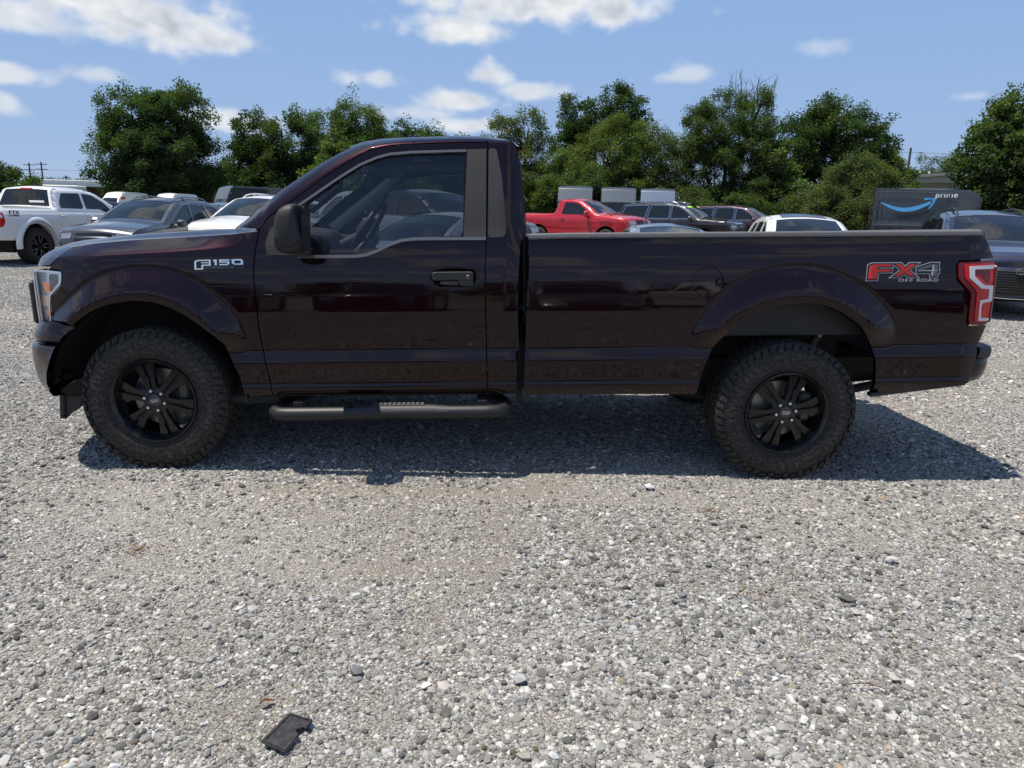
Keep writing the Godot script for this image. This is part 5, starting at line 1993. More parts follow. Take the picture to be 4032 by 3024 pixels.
func car(called: String, label: String, category: String, group: String, at: Vector3, turn: float, spec: Dictionary) -> Node3D:
	var root := thing(called, label, category, at + Vector3(0, lot_y(at.x, at.z), 0), turn, group)
	var st := outline_of(spec)
	var zf := side_fn(spec, st)
	var sp := strip_fn(spec, st, zf)
	var sx: float = spec.get("sx", 1.0)
	var sy: float = spec.get("sy", 1.0)
	var sc := Vector2(sx, sy)
	var body_mat: Material = spec.paint
	var glass_mat: Material = spec.get("glass", mats.car_glass)
	# the side with its wheel openings
	var foot: float = st[0][0].y
	var wr: float = spec.wheel_r
	# the outline runs front to rear, so the openings must run rear to front
	var fixed := PackedVector2Array()
	for s in st:
		fixed.append(s[0])
	var ws: Array = spec.wheels.duplicate()
	ws.sort()
	for wx in ws:
		var x: float = wx * sx
		var ro: float = wr * 1.16 + spec.get("arch", 0.03)
		var a0 := asin(clampf((foot - wr) / ro, -0.95, 0.95))
		for k in 15:
			var a := lerpf(PI - a0, a0, k / 14.0)
			fixed.append(Vector2(x + cos(a) * ro, wr + sin(a) * ro))
	var poly := fixed
	var wins := []
	for w in spec.get("windows", []):
		var pts := []
		for p in w:
			pts.append(p * sc)
		wins.append(rounded(pts, spec.get("win_r", 0.05), 2))
	var doors := []
	for d in spec.get("doors", []):
		var pts := []
		for p in d:
			pts.append(p * sc)
		doors.append(rounded(pts, 0.06, 2))
	var cell: float = spec.get("cell", 0.07)
	for side in 2:
		var far := side == 1
		var m := mb()
		var holes := wins.duplicate()
		holes.append_array(doors)
		m.panel(poly, holes, zf, cell, cell * 0.7, far, 0.0, 0.05)
		var body := build(m, "body_side", body_mat, root)
		for d in doors:
			m = mb()
			m.panel(Geometry2D.offset_polygon(d, -0.006)[0], [], zf, cell, cell * 0.7, far, 0.0, 0.03)
			var dn := build(m, "door", body_mat, root)
			var c: Vector2 = d[0]
			var lo := Vector2(1e9, 1e9)
			var hi := -lo
			for p in d:
				lo = lo.min(p)
				hi = hi.max(p)
			m = mb()
			var hy := hi.y - 0.13 * sy
			var hz: float = zf.call(lo.x + 0.16, hy)
			m.box(Vector3(lo.x + 0.16, hy, (hz + 0.018) * (-1.0 if far else 1.0)), Vector3(0.17, 0.032, 0.03), Basis(), 0.008)
			build(m, "handle", spec.get("handle", body_mat), dn)
		for w in wins:
			m = mb()
			m.panel(w, [], func(u, v): return zf.call(u, v) - 0.014, 0.15, 0.1, far, 0.0, 0.004)
			build(m, "side_window", glass_mat, root)
			if spec.has("win_trim"):
				m = mb()
				m.panel(Geometry2D.offset_polygon(w, 0.02)[0], [w], func(u, v): return zf.call(u, v) + 0.004, cell, cell, far, 0.0, 0.012)
				build(m, "window_trim", spec.win_trim, root)
	# the skin across: one part for each stretch of the outline
	var i := 0
	while i < st.size() - 1:
		var t: String = st[i][1]
		var j := i
		while j < st.size() - 1 and (st[j][1] == t):
			j += 1
		var glazed := t == "windshield" or t == "rear_window"
		var m := mb()
		var n := j - i + 1
		var i_ := i
		if glazed:
			for e in [[-1.0, -0.90], [0.90, 1.0]]:
				m = mb()
				m.grid(n, 3, func(a, b): return sp.call(float(i_ + a), lerpf(e[0], e[1], b / 2.0), 0.0), Vector3(0, 0.7, 0))
				build(m, "pillar", body_mat, root)
			m = mb()
			m.grid(n, 11, func(a, b): return sp.call(float(i_ + a), lerpf(-0.905, 0.905, b / 10.0), -0.006), Vector3(0, 0.7, 0))
			build(m, "windshield" if t == "windshield" else "rear_window", spec.get("front_glass", glass_mat) if t == "windshield" else glass_mat, root)
		else:
			m.grid(n, 15, func(a, b): return sp.call(float(i_ + a), b / 7.0 - 1.0, 0.0), Vector3(0, 0.7, 0))
			build(m, t, spec.get("mat_" + t, body_mat), root)
		i = j
	# belly and inner floor, so that no light passes under the skin
	var xf: float = st[0][0].x - 0.15
	var xr: float = st[-1][0].x + 0.15
	var m2 := mb()
	m2.box(Vector3((xf + xr) / 2.0, foot + 0.10, 0), Vector3(xf - xr, 0.10, spec.w * 2.0 - 0.62))
	m2.box(Vector3((xf + xr) / 2.0, foot + 0.28, 0), Vector3((xf - xr) * 0.98, 0.2, spec.w * 2.0 - 0.70))
	for wx in spec.wheels:
		m2.box(Vector3(wx * sx, wr * 1.1, 0), Vector3(wr * 2.0, wr * 0.9, spec.w * 2.0 - 0.68))
	build(m2, "underbody", mats.dark_under, root)
	if spec.has("front_glass") or spec.get("seats", false):
		m2 = mb()
		var bel: float = spec.belt * sy
		m2.box(Vector3(spec.dash * sx, bel - 0.06, 0), Vector3(0.5, 0.10, spec.w * 2.0 - 0.3), Basis(), 0.04)
		m2.box(Vector3(spec.dash * sx - 1.2, bel - 0.22, 0), Vector3(2.2, 0.06, spec.w * 2.0 - 0.3))
		build(m2, "dashboard", mats.black_plastic, root)
		for zz in [-.38, .38]:
			m2 = mb()
			m2.box(Vector3(spec.dash * sx - 0.95, bel + 0.02, zz), Vector3(0.16, 0.55, 0.46), Basis(Vector3(0, 0, 1), 0.15), 0.06)
			m2.box(Vector3(spec.dash * sx - 1.0, bel + 0.36, zz), Vector3(0.10, 0.15, 0.24), Basis(Vector3(0, 0, 1), 0.15), 0.04)
			build(m2, "seat", spec.get("seat_mat", mats.seat_cloth), root)
	for wx in spec.wheels:
		for z in [1.0, -1.0]:
			car_wheel(root, Vector3(wx * sx, wr, z * (spec.w - 0.13)), wr, spec.get("tyre_w", 0.25), z < 0.0, spec.get("off_road", false))
	if spec.has("mirror"):
		for z in [1.0, -1.0]:
			var p: Vector2 = spec.mirror * sc
			m2 = mb()
			m2.box(Vector3(p.x, p.y, z * (spec.w + 0.10)), Vector3(0.14, 0.17 * spec.get("mirror_k", 1.0), 0.22), Basis(Vector3.UP, z * 0.15), 0.05)
			m2.box(Vector3(p.x + 0.01, p.y - 0.06, z * (spec.w - 0.01)), Vector3(0.09, 0.04, 0.16), Basis(), 0.012)
			build(m2, "mirror", spec.get("mirror_mat", body_mat), root)
	# lamps, grille and plates as patches that follow the skin
	var hy: float = spec.get("lamp_y", spec.belt * 0.74)
	var plain := [["headlight", mat("head_lens", lin(0.26, 0.27, 0.29), 0.12, 0.3, 1.0), "front", hy - 0.07, hy + 0.07, .62, .985, .012, true], ["grille", mats.gloss_black, "front", hy - 0.22, hy + 0.06, -.5, .5, .012, false]]
	for p in spec.get("patches", plain):
		# [name, material, tag, y from, y to, q from, q to, lift, mirrored]
		var s0 := station_at(st, p[2], p[3] * sy)
		var s1 := station_at(st, p[2], p[4] * sy)
		m2 = mb()
		skin_patch(m2, sp, s0, s1, p[5], p[6], p[7])
		build(m2, p[0], p[1], root)
		if p.size() > 8 and p[8]:
			m2 = mb()
			skin_patch(m2, sp, s0, s1, -p[6], -p[5], p[7])
			build(m2, p[0], p[1], root)
	for p in spec.get("side_patches", []):
		# [name, material, polygon, lift]
		for side in 2:
			m2 = mb()
			var pts := []
			for q in p[2]:
				pts.append(q * sc)
			var lift: float = p[3]
			m2.panel(rounded(pts, p[4] if p.size() > 4 else 0.02, 2), [], func(u, v): return zf.call(u, v) + lift, 0.08, 0.06, side == 1, 0.0, 0.012)
			build(m2, p[0], p[1], root)
	if spec.has("rails"):
		var r: Array = spec.rails
		for z in [1.0, -1.0]:
			var path := []
			var rad := []
			for k in 11:
				var t := k / 10.0
				var x: float = lerpf(r[0], r[1], t) * sx
				var s := station_at(st, "roof", x, true)
				var b: Vector3 = sp.call(s, 0.80 * z, 0.0)
				path.append(Vector3(x, b.y + (0.055 if k > 0 and k < 10 else 0.0), b.z))
				rad.append(0.017)
			m2 = mb()
			m2.tube(path, rad, 8)
			for k in [3, 7]:
				m2.box(path[k] + Vector3(0, -0.03, 0), Vector3(0.08, 0.06, 0.03), Basis(), 0.01)
			build(m2, "roof_rail", spec.get("rail_mat", mats.black_plastic), root)
	return root


func suv_spec(p: Material, l: float, h: float, w: float) -> Dictionary:
	return {"paint": p, "sx": l / 4.92, "sy": h / 1.74, "w": w, "belt": 1.10, "roof": 1.70, "wheel_r": 0.37, "wheels": [1.48, -1.48], "dash": 0.85, "mirror": Vector2(0.72, 1.15),
		"outline": [[2.36, .30, "bumper", .12], [2.44, .42, "front", .16], [2.46, .70], [2.42, .90, "bonnet", .10], [2.22, 1.01, "bonnet", .06], [1.70, 1.09], [1.08, 1.15, "windshield", .07], [.62, 1.42], [.18, 1.64, "roof", .05], [-.5, 1.735], [-1.35, 1.72], [-2.0, 1.63, "rear_window", .05], [-2.32, 1.20, "tailgate", .05], [-2.42, .95], [-2.46, .55, "rear_bumper", .05], [-2.40, .30]],
		"windows": [[Vector2(.80, 1.17), Vector2(.36, 1.42), Vector2(.02, 1.58), Vector2(-.22, 1.605), Vector2(-.18, 1.13)], [Vector2(-.28, 1.13), Vector2(-.32, 1.61), Vector2(-1.02, 1.60), Vector2(-1.22, 1.14)], [Vector2(-1.34, 1.15), Vector2(-1.14, 1.59), Vector2(-1.62, 1.56), Vector2(-2.0, 1.22)]],
		"doors": [[Vector2(.92, .40), Vector2(.96, 1.02), Vector2(-.20, 1.06), Vector2(-.20, .40)], [Vector2(-.25, .40), Vector2(-.25, 1.06), Vector2(-1.10, 1.07), Vector2(-1.02, .74), Vector2(-.92, .40)]]}


func box_suv_spec(p: Material, l: float, h: float, w: float) -> Dictionary:
	var s := suv_spec(p, l, h, w)
	s.sx = l / 5.3
	s.sy = h / 1.94
	s.belt = 1.24
	s.roof = 1.90
	s.wheel_r = 0.40
	s.wheels = [1.60, -1.50]
	s.dash = 1.05
	s.mirror = Vector2(0.98, 1.30)
	s.outline = [[2.55, .34, "bumper", .10], [2.62, .48, "front", .14], [2.64, .9], [2.60, 1.10, "bonnet", .08], [2.42, 1.20, "bonnet", .05], [1.75, 1.26], [1.28, 1.30, "windshield", .07], [.90, 1.58], [.48, 1.83, "roof", .05], [-.3, 1.935], [-1.6, 1.92], [-2.35, 1.84, "rear_window", .05], [-2.55, 1.35, "tailgate", .05], [-2.62, 1.0], [-2.65, .55, "rear_bumper", .05], [-2.58, .34]]
	s.windows = [[Vector2(1.06, 1.31), Vector2(.72, 1.56), Vector2(.36, 1.77), Vector2(.06, 1.81), Vector2(.06, 1.28)], [Vector2(-.05, 1.28), Vector2(-.05, 1.82), Vector2(-.92, 1.815), Vector2(-1.02, 1.28)], [Vector2(-1.16, 1.28), Vector2(-1.06, 1.81), Vector2(-2.12, 1.77), Vector2(-2.32, 1.32)]]
	s.doors = [[Vector2(1.18, .44), Vector2(1.22, 1.17), Vector2(.02, 1.20), Vector2(.02, .44)], [Vector2(-.03, .44), Vector2(-.03, 1.20), Vector2(-1.02, 1.21), Vector2(-.98, .80), Vector2(-.90, .44)]]
	return s


func sedan_spec(p: Material, l: float, h: float, w: float) -> Dictionary:
	var s := suv_spec(p, l, h, w)
	s.sx = l / 4.8
	s.sy = h / 1.45
	s.belt = 0.94
	s.roof = 1.42
	s.wheel_r = 0.33
	s.wheels = [1.42, -1.40]
	s.dash = 0.75
	s.mirror = Vector2(0.60, 1.0)
	s.tumble = 0.24
	s.outline = [[2.30, .24, "bumper", .14], [2.38, .38, "front", .18], [2.40, .58], [2.34, .72, "bonnet", .10], [2.05, .82, "bonnet", .06], [1.55, .90], [.98, .96, "windshield", .07], [.45, 1.22], [-.05, 1.39, "roof", .05], [-.55, 1.445], [-1.0, 1.42, "rear_window", .06], [-1.45, 1.24], [-1.85, 1.06, "boot", .05], [-2.28, 1.00, "tailgate", .06], [-2.38, .80], [-2.40, .45, "rear_bumper", .06], [-2.32, .24]]
	s.windows = [[Vector2(.72, .98), Vector2(.34, 1.18), Vector2(-.06, 1.32), Vector2(-.22, 1.345), Vector2(-.20, .97)], [Vector2(-.30, .97), Vector2(-.32, 1.35), Vector2(-.95, 1.33), Vector2(-1.38, 1.12), Vector2(-1.30, .98)]]
	s.doors = [[Vector2(.86, .34), Vector2(.88, .88), Vector2(-.22, .92), Vector2(-.22, .34)], [Vector2(-.27, .34), Vector2(-.27, .92), Vector2(-1.12, .92), Vector2(-1.02, .60), Vector2(-.92, .34)]]
	return s


func crew_spec(p: Material, off_road := false) -> Dictionary:
	var s := suv_spec(p, 4.92, 1.74, 0.985)
	s.sx = 1.0
	s.sy = 1.0
	s.belt = 1.33
	s.roof = 1.92
	s.wheel_r = 0.44 if off_road else 0.41
	s.wheels = [1.90, -1.78]
	s.dash = 1.35
	s.off_road = off_road
	s.tyre_w = 0.32 if off_road else 0.27
	s.mirror = Vector2(1.08, 1.42)
	s.mirror_k = 1.4
	s.arch = 0.05
	s.outline = [[2.84, .62, "bumper", .10], [2.92, .72, "front", .12], [2.93, 1.05], [2.88, 1.26, "bonnet", .08], [2.68, 1.34, "bonnet", .05], [2.1, 1.40], [1.50, 1.43, "windshield", .08], [1.12, 1.66], [.68, 1.90, "roof", .05], [.2, 1.98], [-.62, 1.965], [-.84, 1.93, "rear_window", .04], [-1.00, 1.46, "bed_cover", .03], [-1.12, 1.44], [-2.82, 1.42, "tailgate", .04], [-2.90, 1.30], [-2.93, .92, "rear_bumper", .06], [-2.98, .84], [-2.95, .64]]
	s.windows = [[Vector2(1.14, 1.36), Vector2(.92, 1.60), Vector2(.52, 1.82), Vector2(.14, 1.86), Vector2(.10, 1.43), Vector2(.62, 1.43), Vector2(.80, 1.36)], [Vector2(.03, 1.43), Vector2(.06, 1.86), Vector2(-.62, 1.84), Vector2(-.80, 1.60), Vector2(-.84, 1.44)]]
	s.doors = [[Vector2(1.26, .68), Vector2(1.30, 1.30), Vector2(.07, 1.36), Vector2(.07, .68)], [Vector2(.02, .68), Vector2(.02, 1.36), Vector2(-.98, 1.37), Vector2(-.98, .98), Vector2(-.94, .68)]]
	return s


func single_cab_spec(p: Material) -> Dictionary:
	var s := crew_spec(p)
	s.wheel_r = 0.40
	s.wheels = [1.72, -1.42]
	s.belt = 1.24
	s.roof = 1.84
	s.dash = 1.10
	s.mirror = Vector2(.90, 1.32)
	s.outline = [[2.52, .46, "bumper", .10], [2.62, .56, "front", .12], [2.64, .92], [2.56, 1.13, "bonnet", .10], [2.32, 1.23, "bonnet", .06], [1.85, 1.29], [1.24, 1.32, "windshield", .08], [.86, 1.56], [.42, 1.80, "roof", .05], [.08, 1.875], [-.42, 1.86], [-.60, 1.82, "rear_window", .04], [-.72, 1.36, "bed_cover", -.02], [-.84, 1.33], [-2.52, 1.30, "tailgate", .04], [-2.62, 1.15], [-2.65, .70, "rear_bumper", .05], [-2.60, .50]]
	s.windows = [[Vector2(.96, 1.27), Vector2(.70, 1.50), Vector2(.30, 1.72), Vector2(-.28, 1.76), Vector2(-.36, 1.30), Vector2(.5, 1.30), Vector2(.66, 1.26)]]
	s.doors = [[Vector2(1.05, .52), Vector2(1.10, 1.20), Vector2(-.42, 1.25), Vector2(-.42, .52)]]
	return s


func van_spec(p: Material, h: float) -> Dictionary:
	return {"paint": p, "sx": 1.0, "sy": h / 2.56, "w": 1.02, "belt": 1.25, "roof": 2.5, "tumble": 0.16, "wheel_r": 0.36, "wheels": [1.75, -1.75], "mirror": Vector2(1.75, 1.45), "mirror_k": 1.8, "mirror_mat": mats.black_plastic, "cell": 0.12,
		"outline": [[2.66, .32, "bumper", .14], [2.76, .45, "front", .16], [2.74, .85], [2.60, 1.05, "bonnet", .10], [2.10, 1.28, "windshield", .10], [1.62, 1.85], [1.42, 2.05, "roof", .06], [.95, 2.46], [.5, 2.55], [-2.4, 2.55], [-2.68, 2.45, "tailgate", .04], [-2.76, 1.5], [-2.78, .5, "rear_bumper", .04], [-2.72, .34]],
		"windows": [[Vector2(1.85, 1.32), Vector2(1.52, 1.74), Vector2(1.02, 1.80), Vector2(.98, 1.30)]],
		"doors": [[Vector2(1.95, .42), Vector2(1.95, 1.22), Vector2(.95, 1.22), Vector2(.95, .42)], [Vector2(.85, .40), Vector2(.85, 2.2), Vector2(-.4, 2.2), Vector2(-.4, .40)]]}


func step_van_spec(p: Material, brow: Material) -> Dictionary:
	return {"paint": p, "sx": 1.0, "sy": 1.0, "w": 1.06, "belt": 1.35, "roof": 2.9, "tumble": 0.01, "edge": 0.06, "nose": 0.12, "ease": 0.06, "wheel_r": 0.38, "wheels": [1.9, -1.6], "cell": 0.14, "mat_brow": brow,
		"outline": [[2.96, .45, "bumper", .05], [3.02, .6, "front", .08], [2.98, 1.10], [2.80, 1.30, "windshield", .05], [2.62, 2.10, "brow", .03], [2.30, 2.80, "roof", .03], [2.1, 2.92], [-2.95, 2.92], [-3.02, 2.84, "tailgate", .02], [-3.05, .6, "rear_bumper", .02], [-3.02, .47]],
		"windows": [[Vector2(2.5, 1.40), Vector2(2.4, 2.05), Vector2(1.75, 2.05), Vector2(1.75, 1.40)]],
		"doors": [[Vector2(1.6, .55), Vector2(1.6, 2.4), Vector2(.7, 2.4), Vector2(.7, .55)]]}


func parked_vehicles() -> void:
	var white := paint("white_paint", lin(0.74, 0.74, 0.73), 0.0, 0.4)
	var head := mat("head_lens", lin(0.26, 0.27, 0.29), 0.12, 0.3, 1.0)
	var dark_grille: Material = mats.gloss_black
	var plate: Material = mats.white_print
	# lifted white crew cab at the left edge
	var s := crew_spec(white, true)
	s.sy = 0.955
	s.handle = mats.chrome
	s.mirror_mat = mats.gloss_black
	s.mat_bed_cover = white
	s.patches = [["tail_light", mats.lamp_red, "tailgate", 0.95, 1.30, .86, .995, .012, true], ["tail_light_core", mats.lamp_white, "tailgate", 1.02, 1.22, .90, .985, .018, true], ["headlight", head, "front", 1.0, 1.22, .62, .98, .012, true], ["grille", dark_grille, "front", .80, 1.2, -.6, .6, .01, false], ["bumper_top", mats.black_plastic, "rear_bumper", .86, .92, -.9, .9, .012, false]]
	s.side_patches = [["tail_light_side", mats.lamp_red, [Vector2(-2.90, .95), Vector2(-2.80, .97), Vector2(-2.74, 1.08), Vector2(-2.76, 1.31), Vector2(-2.90, 1.31)], .012], ["lamp_insert", mats.lamp_white, [Vector2(-2.895, 1.18), Vector2(-2.80, 1.18), Vector2(-2.80, 1.27), Vector2(-2.895, 1.27)], .018], ["door_strip", mats.black_plastic, [Vector2(.86, .90), Vector2(.88, .935), Vector2(.20, .92), Vector2(.20, .885)], .012, .005]]
	var wp := car("crew_cab_pickup", "lifted white crew cab pickup with black off-road wheels at the left edge", "pickup truck", "", Vector3(-12.65, 0, -19.9), 83.0, s)
	var m := mb()
	for w in [1.90, -1.78]:
		for z in [1.0, -1.0]:
			m = mb()
			m.grid(21, 5, func(i, j):
				var a := lerpf(-0.12, PI + 0.12, i / 20.0)
				var r: float = [.53, .555, .60, .66, .70][j]
				var out: float = [-.12, .035, .05, .04, -.03][j]
				return Vector3(w + cos(a) * r, .47 + sin(a) * r, z * (.985 + out)), Vector3(w, .47, 0))
			build(m, "wheel_arch_flare", white, wp)
	m = mb()
	fit_text(m, "FTX", Rect2(-.24, -.03, .30, .09), Transform3D(Basis(), Vector3(-2.36, 1.24, .985)), .008, "Droid Sans", true, true)
	fit_text(m, "ALL TERRAIN", Rect2(-.24, -.075, .28, .028), Transform3D(Basis(), Vector3(-2.36, 1.24, .985)), .006)
	build(m, "bed_lettering", mats.black_plastic, wp)
	m = mb()
	m.box(Vector3(-.83, 1.85, 0), Vector3(.06, .04, .34), Basis(Vector3(0, 0, 1), 0.2), .01)
	build(m, "brake_lamp", mats.lamp_red, wp)
	m = mb()
	m.box(Vector3(-1.045, 1.53, .42), Vector3(.006, .05, .42), Basis(Vector3(0, 0, 1), .3))
	build(m, "window_sticker", plate, wp)
	# grey SUV and white SUV beside it
	var grey := paint("grey_metal_paint", lin(0.055, 0.060, 0.068), 0.6, 0.35)
	s = suv_spec(grey, 4.95, 1.69, 0.97)
	s.rails = [.05, -1.75]
	s.rail_mat = mat("rail_alloy", lin(0.3, 0.3, 0.3), 0.35, 0.8)
	s.mat_roof = mats.gloss_black
	s.front_glass = glass("screen_glass", lin(0.03, 0.04, 0.045), 0.35)
	s.patches = [["headlight", head, "front", .77, .87, .64, .985, .012, true], ["grille", dark_grille, "front", .52, .86, -.52, .52, .012, false], ["emblem", mats.chrome, "front", .66, .74, -.05, .05, .03, false], ["lower_intake", mats.black_plastic, "bumper", .32, .42, -.7, .7, .01, false]]
	car("grey_suv", "dark grey metallic SUV with roof rails beside the white pickup", "SUV", "", Vector3(-9.15, 0, -18.4), -93.0, s)
	s = suv_spec(white, 4.9, 1.86, 0.99)
	s.front_glass = mats.screen_glass
	s.seat_mat = mat("pale_seat", lin(0.3, 0.29, 0.27), 0.8)
	s.mat_roof = white
	s.patches = [["headlight", head, "front", .70, .86, .62, .985, .012, true], ["grille", dark_grille, "front", .46, .84, -.5, .5, .012, false], ["roof_glass", mats.gloss_black, "roof", 1.70, 1.735, -.6, .6, .008, false]]
	s.rails = [.0, -1.7]
	s.rail_mat = white
	car("white_suv", "white SUV with open view of pale seats behind the dark pickup's windscreen pillar", "SUV", "", Vector3(-7.15, 0, -20.4), -105.0, s)
	# cars further back on the left
	var navy := paint("navy_paint", lin(0.018, 0.028, 0.06), 0.4, 0.35)
	s = suv_spec(navy, 4.7, 1.70, 0.93)
	car("blue_suv", "dark blue SUV parked in front of the white vans", "SUV", "", Vector3(-18.6, 0, -31.0), -100.0, s)
	s = suv_spec(paint("slate_paint", lin(0.07, 0.085, 0.11), 0.5, 0.35), 4.7, 1.72, 0.93)
	car("slate_suv", "slate blue crossover half hidden behind the white SUV", "SUV", "", Vector3(-12.7, 0, -30.5), -104.0, s)
	# two white vans and the step van, far left
	for k in 2:
		s = van_spec(white, 2.78)
		s.patches = [["headlight", head, "front", .70, 1.0, .6, .98, .012, true], ["grille", mats.black_plastic, "front", .55, .92, -.55, .55, .012, false]]
		var v := car("white_van", ["white high-roof van with an orange label, left of two", "white high-roof van directly under the big left tree, right of two"][k], "van", "white vans under the left tree", Vector3(-35.6 + k * 4.6, 0, -66.0), -98.0, s)
		if k == 0:
			m = mb()
			m.box(Vector3(1.1, 2.26, -.93), Vector3(.55, .24, .03), Basis(Vector3(1, 0, 0), -.06), .01)
			build(m, "orange_label", mat("orange_print", lin(0.5, 0.12, 0.03), 0.5), v)
	var van_grey := paint("van_grey_paint", lin(0.030, 0.038, 0.047), 0.1, 0.4)
	var brow := mat("brow_grey", lin(0.14, 0.16, 0.18), 0.35, 0.3)
	var silver := mat("brow_silver", lin(0.45, 0.47, 0.48), 0.25, 0.8)
	var pos := [[Vector3(-17.0, 0, -48.5), -136.0, "dark grey step van standing behind the white SUV"], [Vector3(3.6, 0, -44.0), -97.0, "grey step van behind the red pickup's cab"], [Vector3(6.05, 0, -44.0), -97.0, "grey step van right of the red pickup's cab"], [Vector3(8.4, 0, -44.2), -99.0, "step van with a bright silver brow above the black SUV"]]
	for k in 4:
		s = step_van_spec(van_grey, silver if k == 3 else brow)
		s.patches = [["headlight", head, "front", .80, 1.0, .72, .95, .012, true], ["grille", mats.black_plastic, "front", .70, 1.0, -.6, .6, .012, false], ["wiper_post", mats.black_plastic, "windshield", 1.5, 2.1, -.02, .02, .02, false]]
		car("step_van", pos[k][2], "van", "grey step vans at the back of the lot", pos[k][0], pos[k][1], s)
	prime_van(van_grey)
	# red single cab pickup
	var red := paint("red_paint", lin(0.42, 0.006, 0.014), 0.1, 0.35)
	s = single_cab_spec(red)
	s.mat_bed_cover = mats.black_plastic
	s.front_glass = mats.screen_glass
	s.seats = true
	s.handle = mats.black_plastic
	s.patches = [["headlight", head, "front", .86, 1.08, .56, .985, .012, true], ["amber_marker", mats.amber, "front", .87, .93, .80, .97, .016, true], ["grille", dark_grille, "front", .80, 1.09, -.50, .50, .012, false], ["grille_post", red, "front", .79, 1.10, -.045, .045, .035, false], ["grille_cross", red, "front", .93, .965, -.50, .50, .03, false], ["grille_emblem", mats.chrome, "front", .90, 1.0, -.028, .028, .045, false]]
	var rp := car("red_pickup", "bright red single cab pickup with a red cross grille", "pickup truck", "", Vector3(2.6, 0, -28.6), -40.0, s)
	m = mb()
	m.box(Vector3(1.07, 1.45, .12), Vector3(.012, .22, .18), Basis(Vector3(0, 0, 1), .9))
	build(m, "window_tag", mat("pink_card", lin(0.5, 0.1, 0.1), 0.6), rp)
	m = mb()
	fit_text(m, "HEMI 5.7L", Rect2(1.45, 1.02, .52, .05), Transform3D(Basis(), Vector3(0, 0, 1.0)), .008)
	build(m, "wing_lettering", mats.black_plastic, rp)
	# black SUV and maroon SUV
	var black := paint("black_paint", lin(0.008, 0.0085, 0.010), 0.2, 0.35)
	s = box_suv_spec(black, 5.4, 1.92, 1.03)
	s.win_trim = mats.chrome
	s.rails = [.2, -2.0]
	s.rail_mat = mats.chrome
	s.patches = [["headlight", head, "front", .92, 1.02, .58, .985, .014, true], ["running_light", head, "front", .55, .90, .80, .84, .02, true], ["grille", mats.black_plastic, "front", .60, 1.06, -.5, .5, .014, false], ["grille_frame", mats.chrome, "front", 1.06, 1.09, -.53, .53, .024, false], ["grille_frame_side", mats.chrome, "front", .60, 1.07, .50, .53, .024, true], ["crest_emblem", mats.chrome, "front", .82, .95, -.075, .075, .035, false], ["green_price_strip", mat("lime_print", lin(0.35, 0.75, 0.03), 0.5), "windshield", 1.72, 1.78, .30, .80, .004, false], ["yellow_strip", mat("yellow_print", lin(0.8, 0.6, 0.05), 0.5), "windshield", 1.72, 1.79, -.80, -.50, .004, false]]
	var bs := car("black_suv", "large black SUV with a chrome framed grille behind the red pickup", "SUV", "", Vector3(7.1, 0, -31.8), -38.0, s)
	m = mb()
	for k in 5:
		m = mb()
		m.box(Vector3(2.79, .66 + k * .085, 0), Vector3(.02, .02, .98))
		build(m, "grille_bar", mat("bar_grey", lin(0.07, 0.07, 0.075), 0.4, 0.5), bs)
	var maroon := paint("maroon_paint", lin(0.035, 0.008, 0.014), 0.5, 0.35)
	s = box_suv_spec(maroon, 5.5, 1.98, 1.03)
	s.win_trim = mats.chrome
	s.patches = [["headlight", head, "front", .92, 1.02, .55, .985, .014, true], ["grille", dark_grille, "front", .55, 1.04, -.5, .5, .014, false]]
	s.side_patches = [["wing_strip", mats.chrome, [Vector2(1.98, 1.10), Vector2(1.98, 1.145), Vector2(1.45, 1.155), Vector2(1.45, 1.12)], .012, .01]]
	car("maroon_suv", "dark maroon SUV with chrome window frames right of the black SUV", "SUV", "", Vector3(11.0, 0, -35.6), -40.0, s)
	# low roofs just behind the bed
	var silver_paint := paint("silver_paint", lin(0.33, 0.34, 0.36), 0.7, 0.35)
	s = sedan_spec(silver_paint, 4.7, 1.365, 0.9)
	s.mat_roof = paint("dark_roof_paint", lin(0.02, 0.024, 0.03), 0.3, 0.3)
	car("silver_sedan", "silver sedan with a dark roof showing just above the bed rail", "sedan", "", Vector3(2.62, 0, -12.4), -92.0, s)
	s = suv_spec(white, 4.6, 1.60, 0.92)
	s.front_glass = mats.screen_glass
	s.seats = true
	s.patches = [["headlight", head, "front", .70, .86, .62, .985, .012, true], ["roof_glass", mats.gloss_black, "roof", 1.66, 1.735, -.7, .7, .008, false]]
	car("white_crossover", "white crossover with a dark glass roof behind the bed's tail end", "SUV", "", Vector3(5.75, 0, -14.6), -100.0, s)
	# blue SUV at the right edge
	var blue := paint("midnight_paint", lin(0.020, 0.026, 0.055), 0.5, 0.35)
	s = suv_spec(blue, 5.1, 1.77, 0.985)
	s.rails = [.1, -1.9]
	s.patches = [["headlight", head, "front", .74, .86, .60, .985, .012, true], ["grille", dark_grille, "front", .44, .86, -.62, .62, .012, false], ["bumper_strip", mats.chrome, "bumper", .385, .41, -.9, .9, .016, false]]
	var gs := car("midnight_suv", "midnight blue SUV with black roof rails and oval emblem at the right edge", "SUV", "", Vector3(9.1, 0, -14.1), -111.0, s)
	for k in 9:
		m = mb()
		m.grid(2, 11, func(i, j):
			var z := lerpf(-.56, .56, j / 10.0)
			return Vector3(2.56 + .165 * (1.0 - pow(z / .95, 2.0)) + .012 - .02 * i, .47 + k * .040 + .012 * i, z), Vector3(0, 0.5, 0))
		build(m, "grille_bar", mats.black_plastic, gs)
	m = mb(Transform3D(Basis(Vector3.UP, PI / 2.0), Vector3(2.745, .80, 0)))
	oval_ring(m, .085, .058, .010, 0.0, .012)
	oval_ring(m, .028, .050, .008, .002, .014)
	m.xf = m.xf * Transform3D(Basis(), Vector3(0, .022, 0))
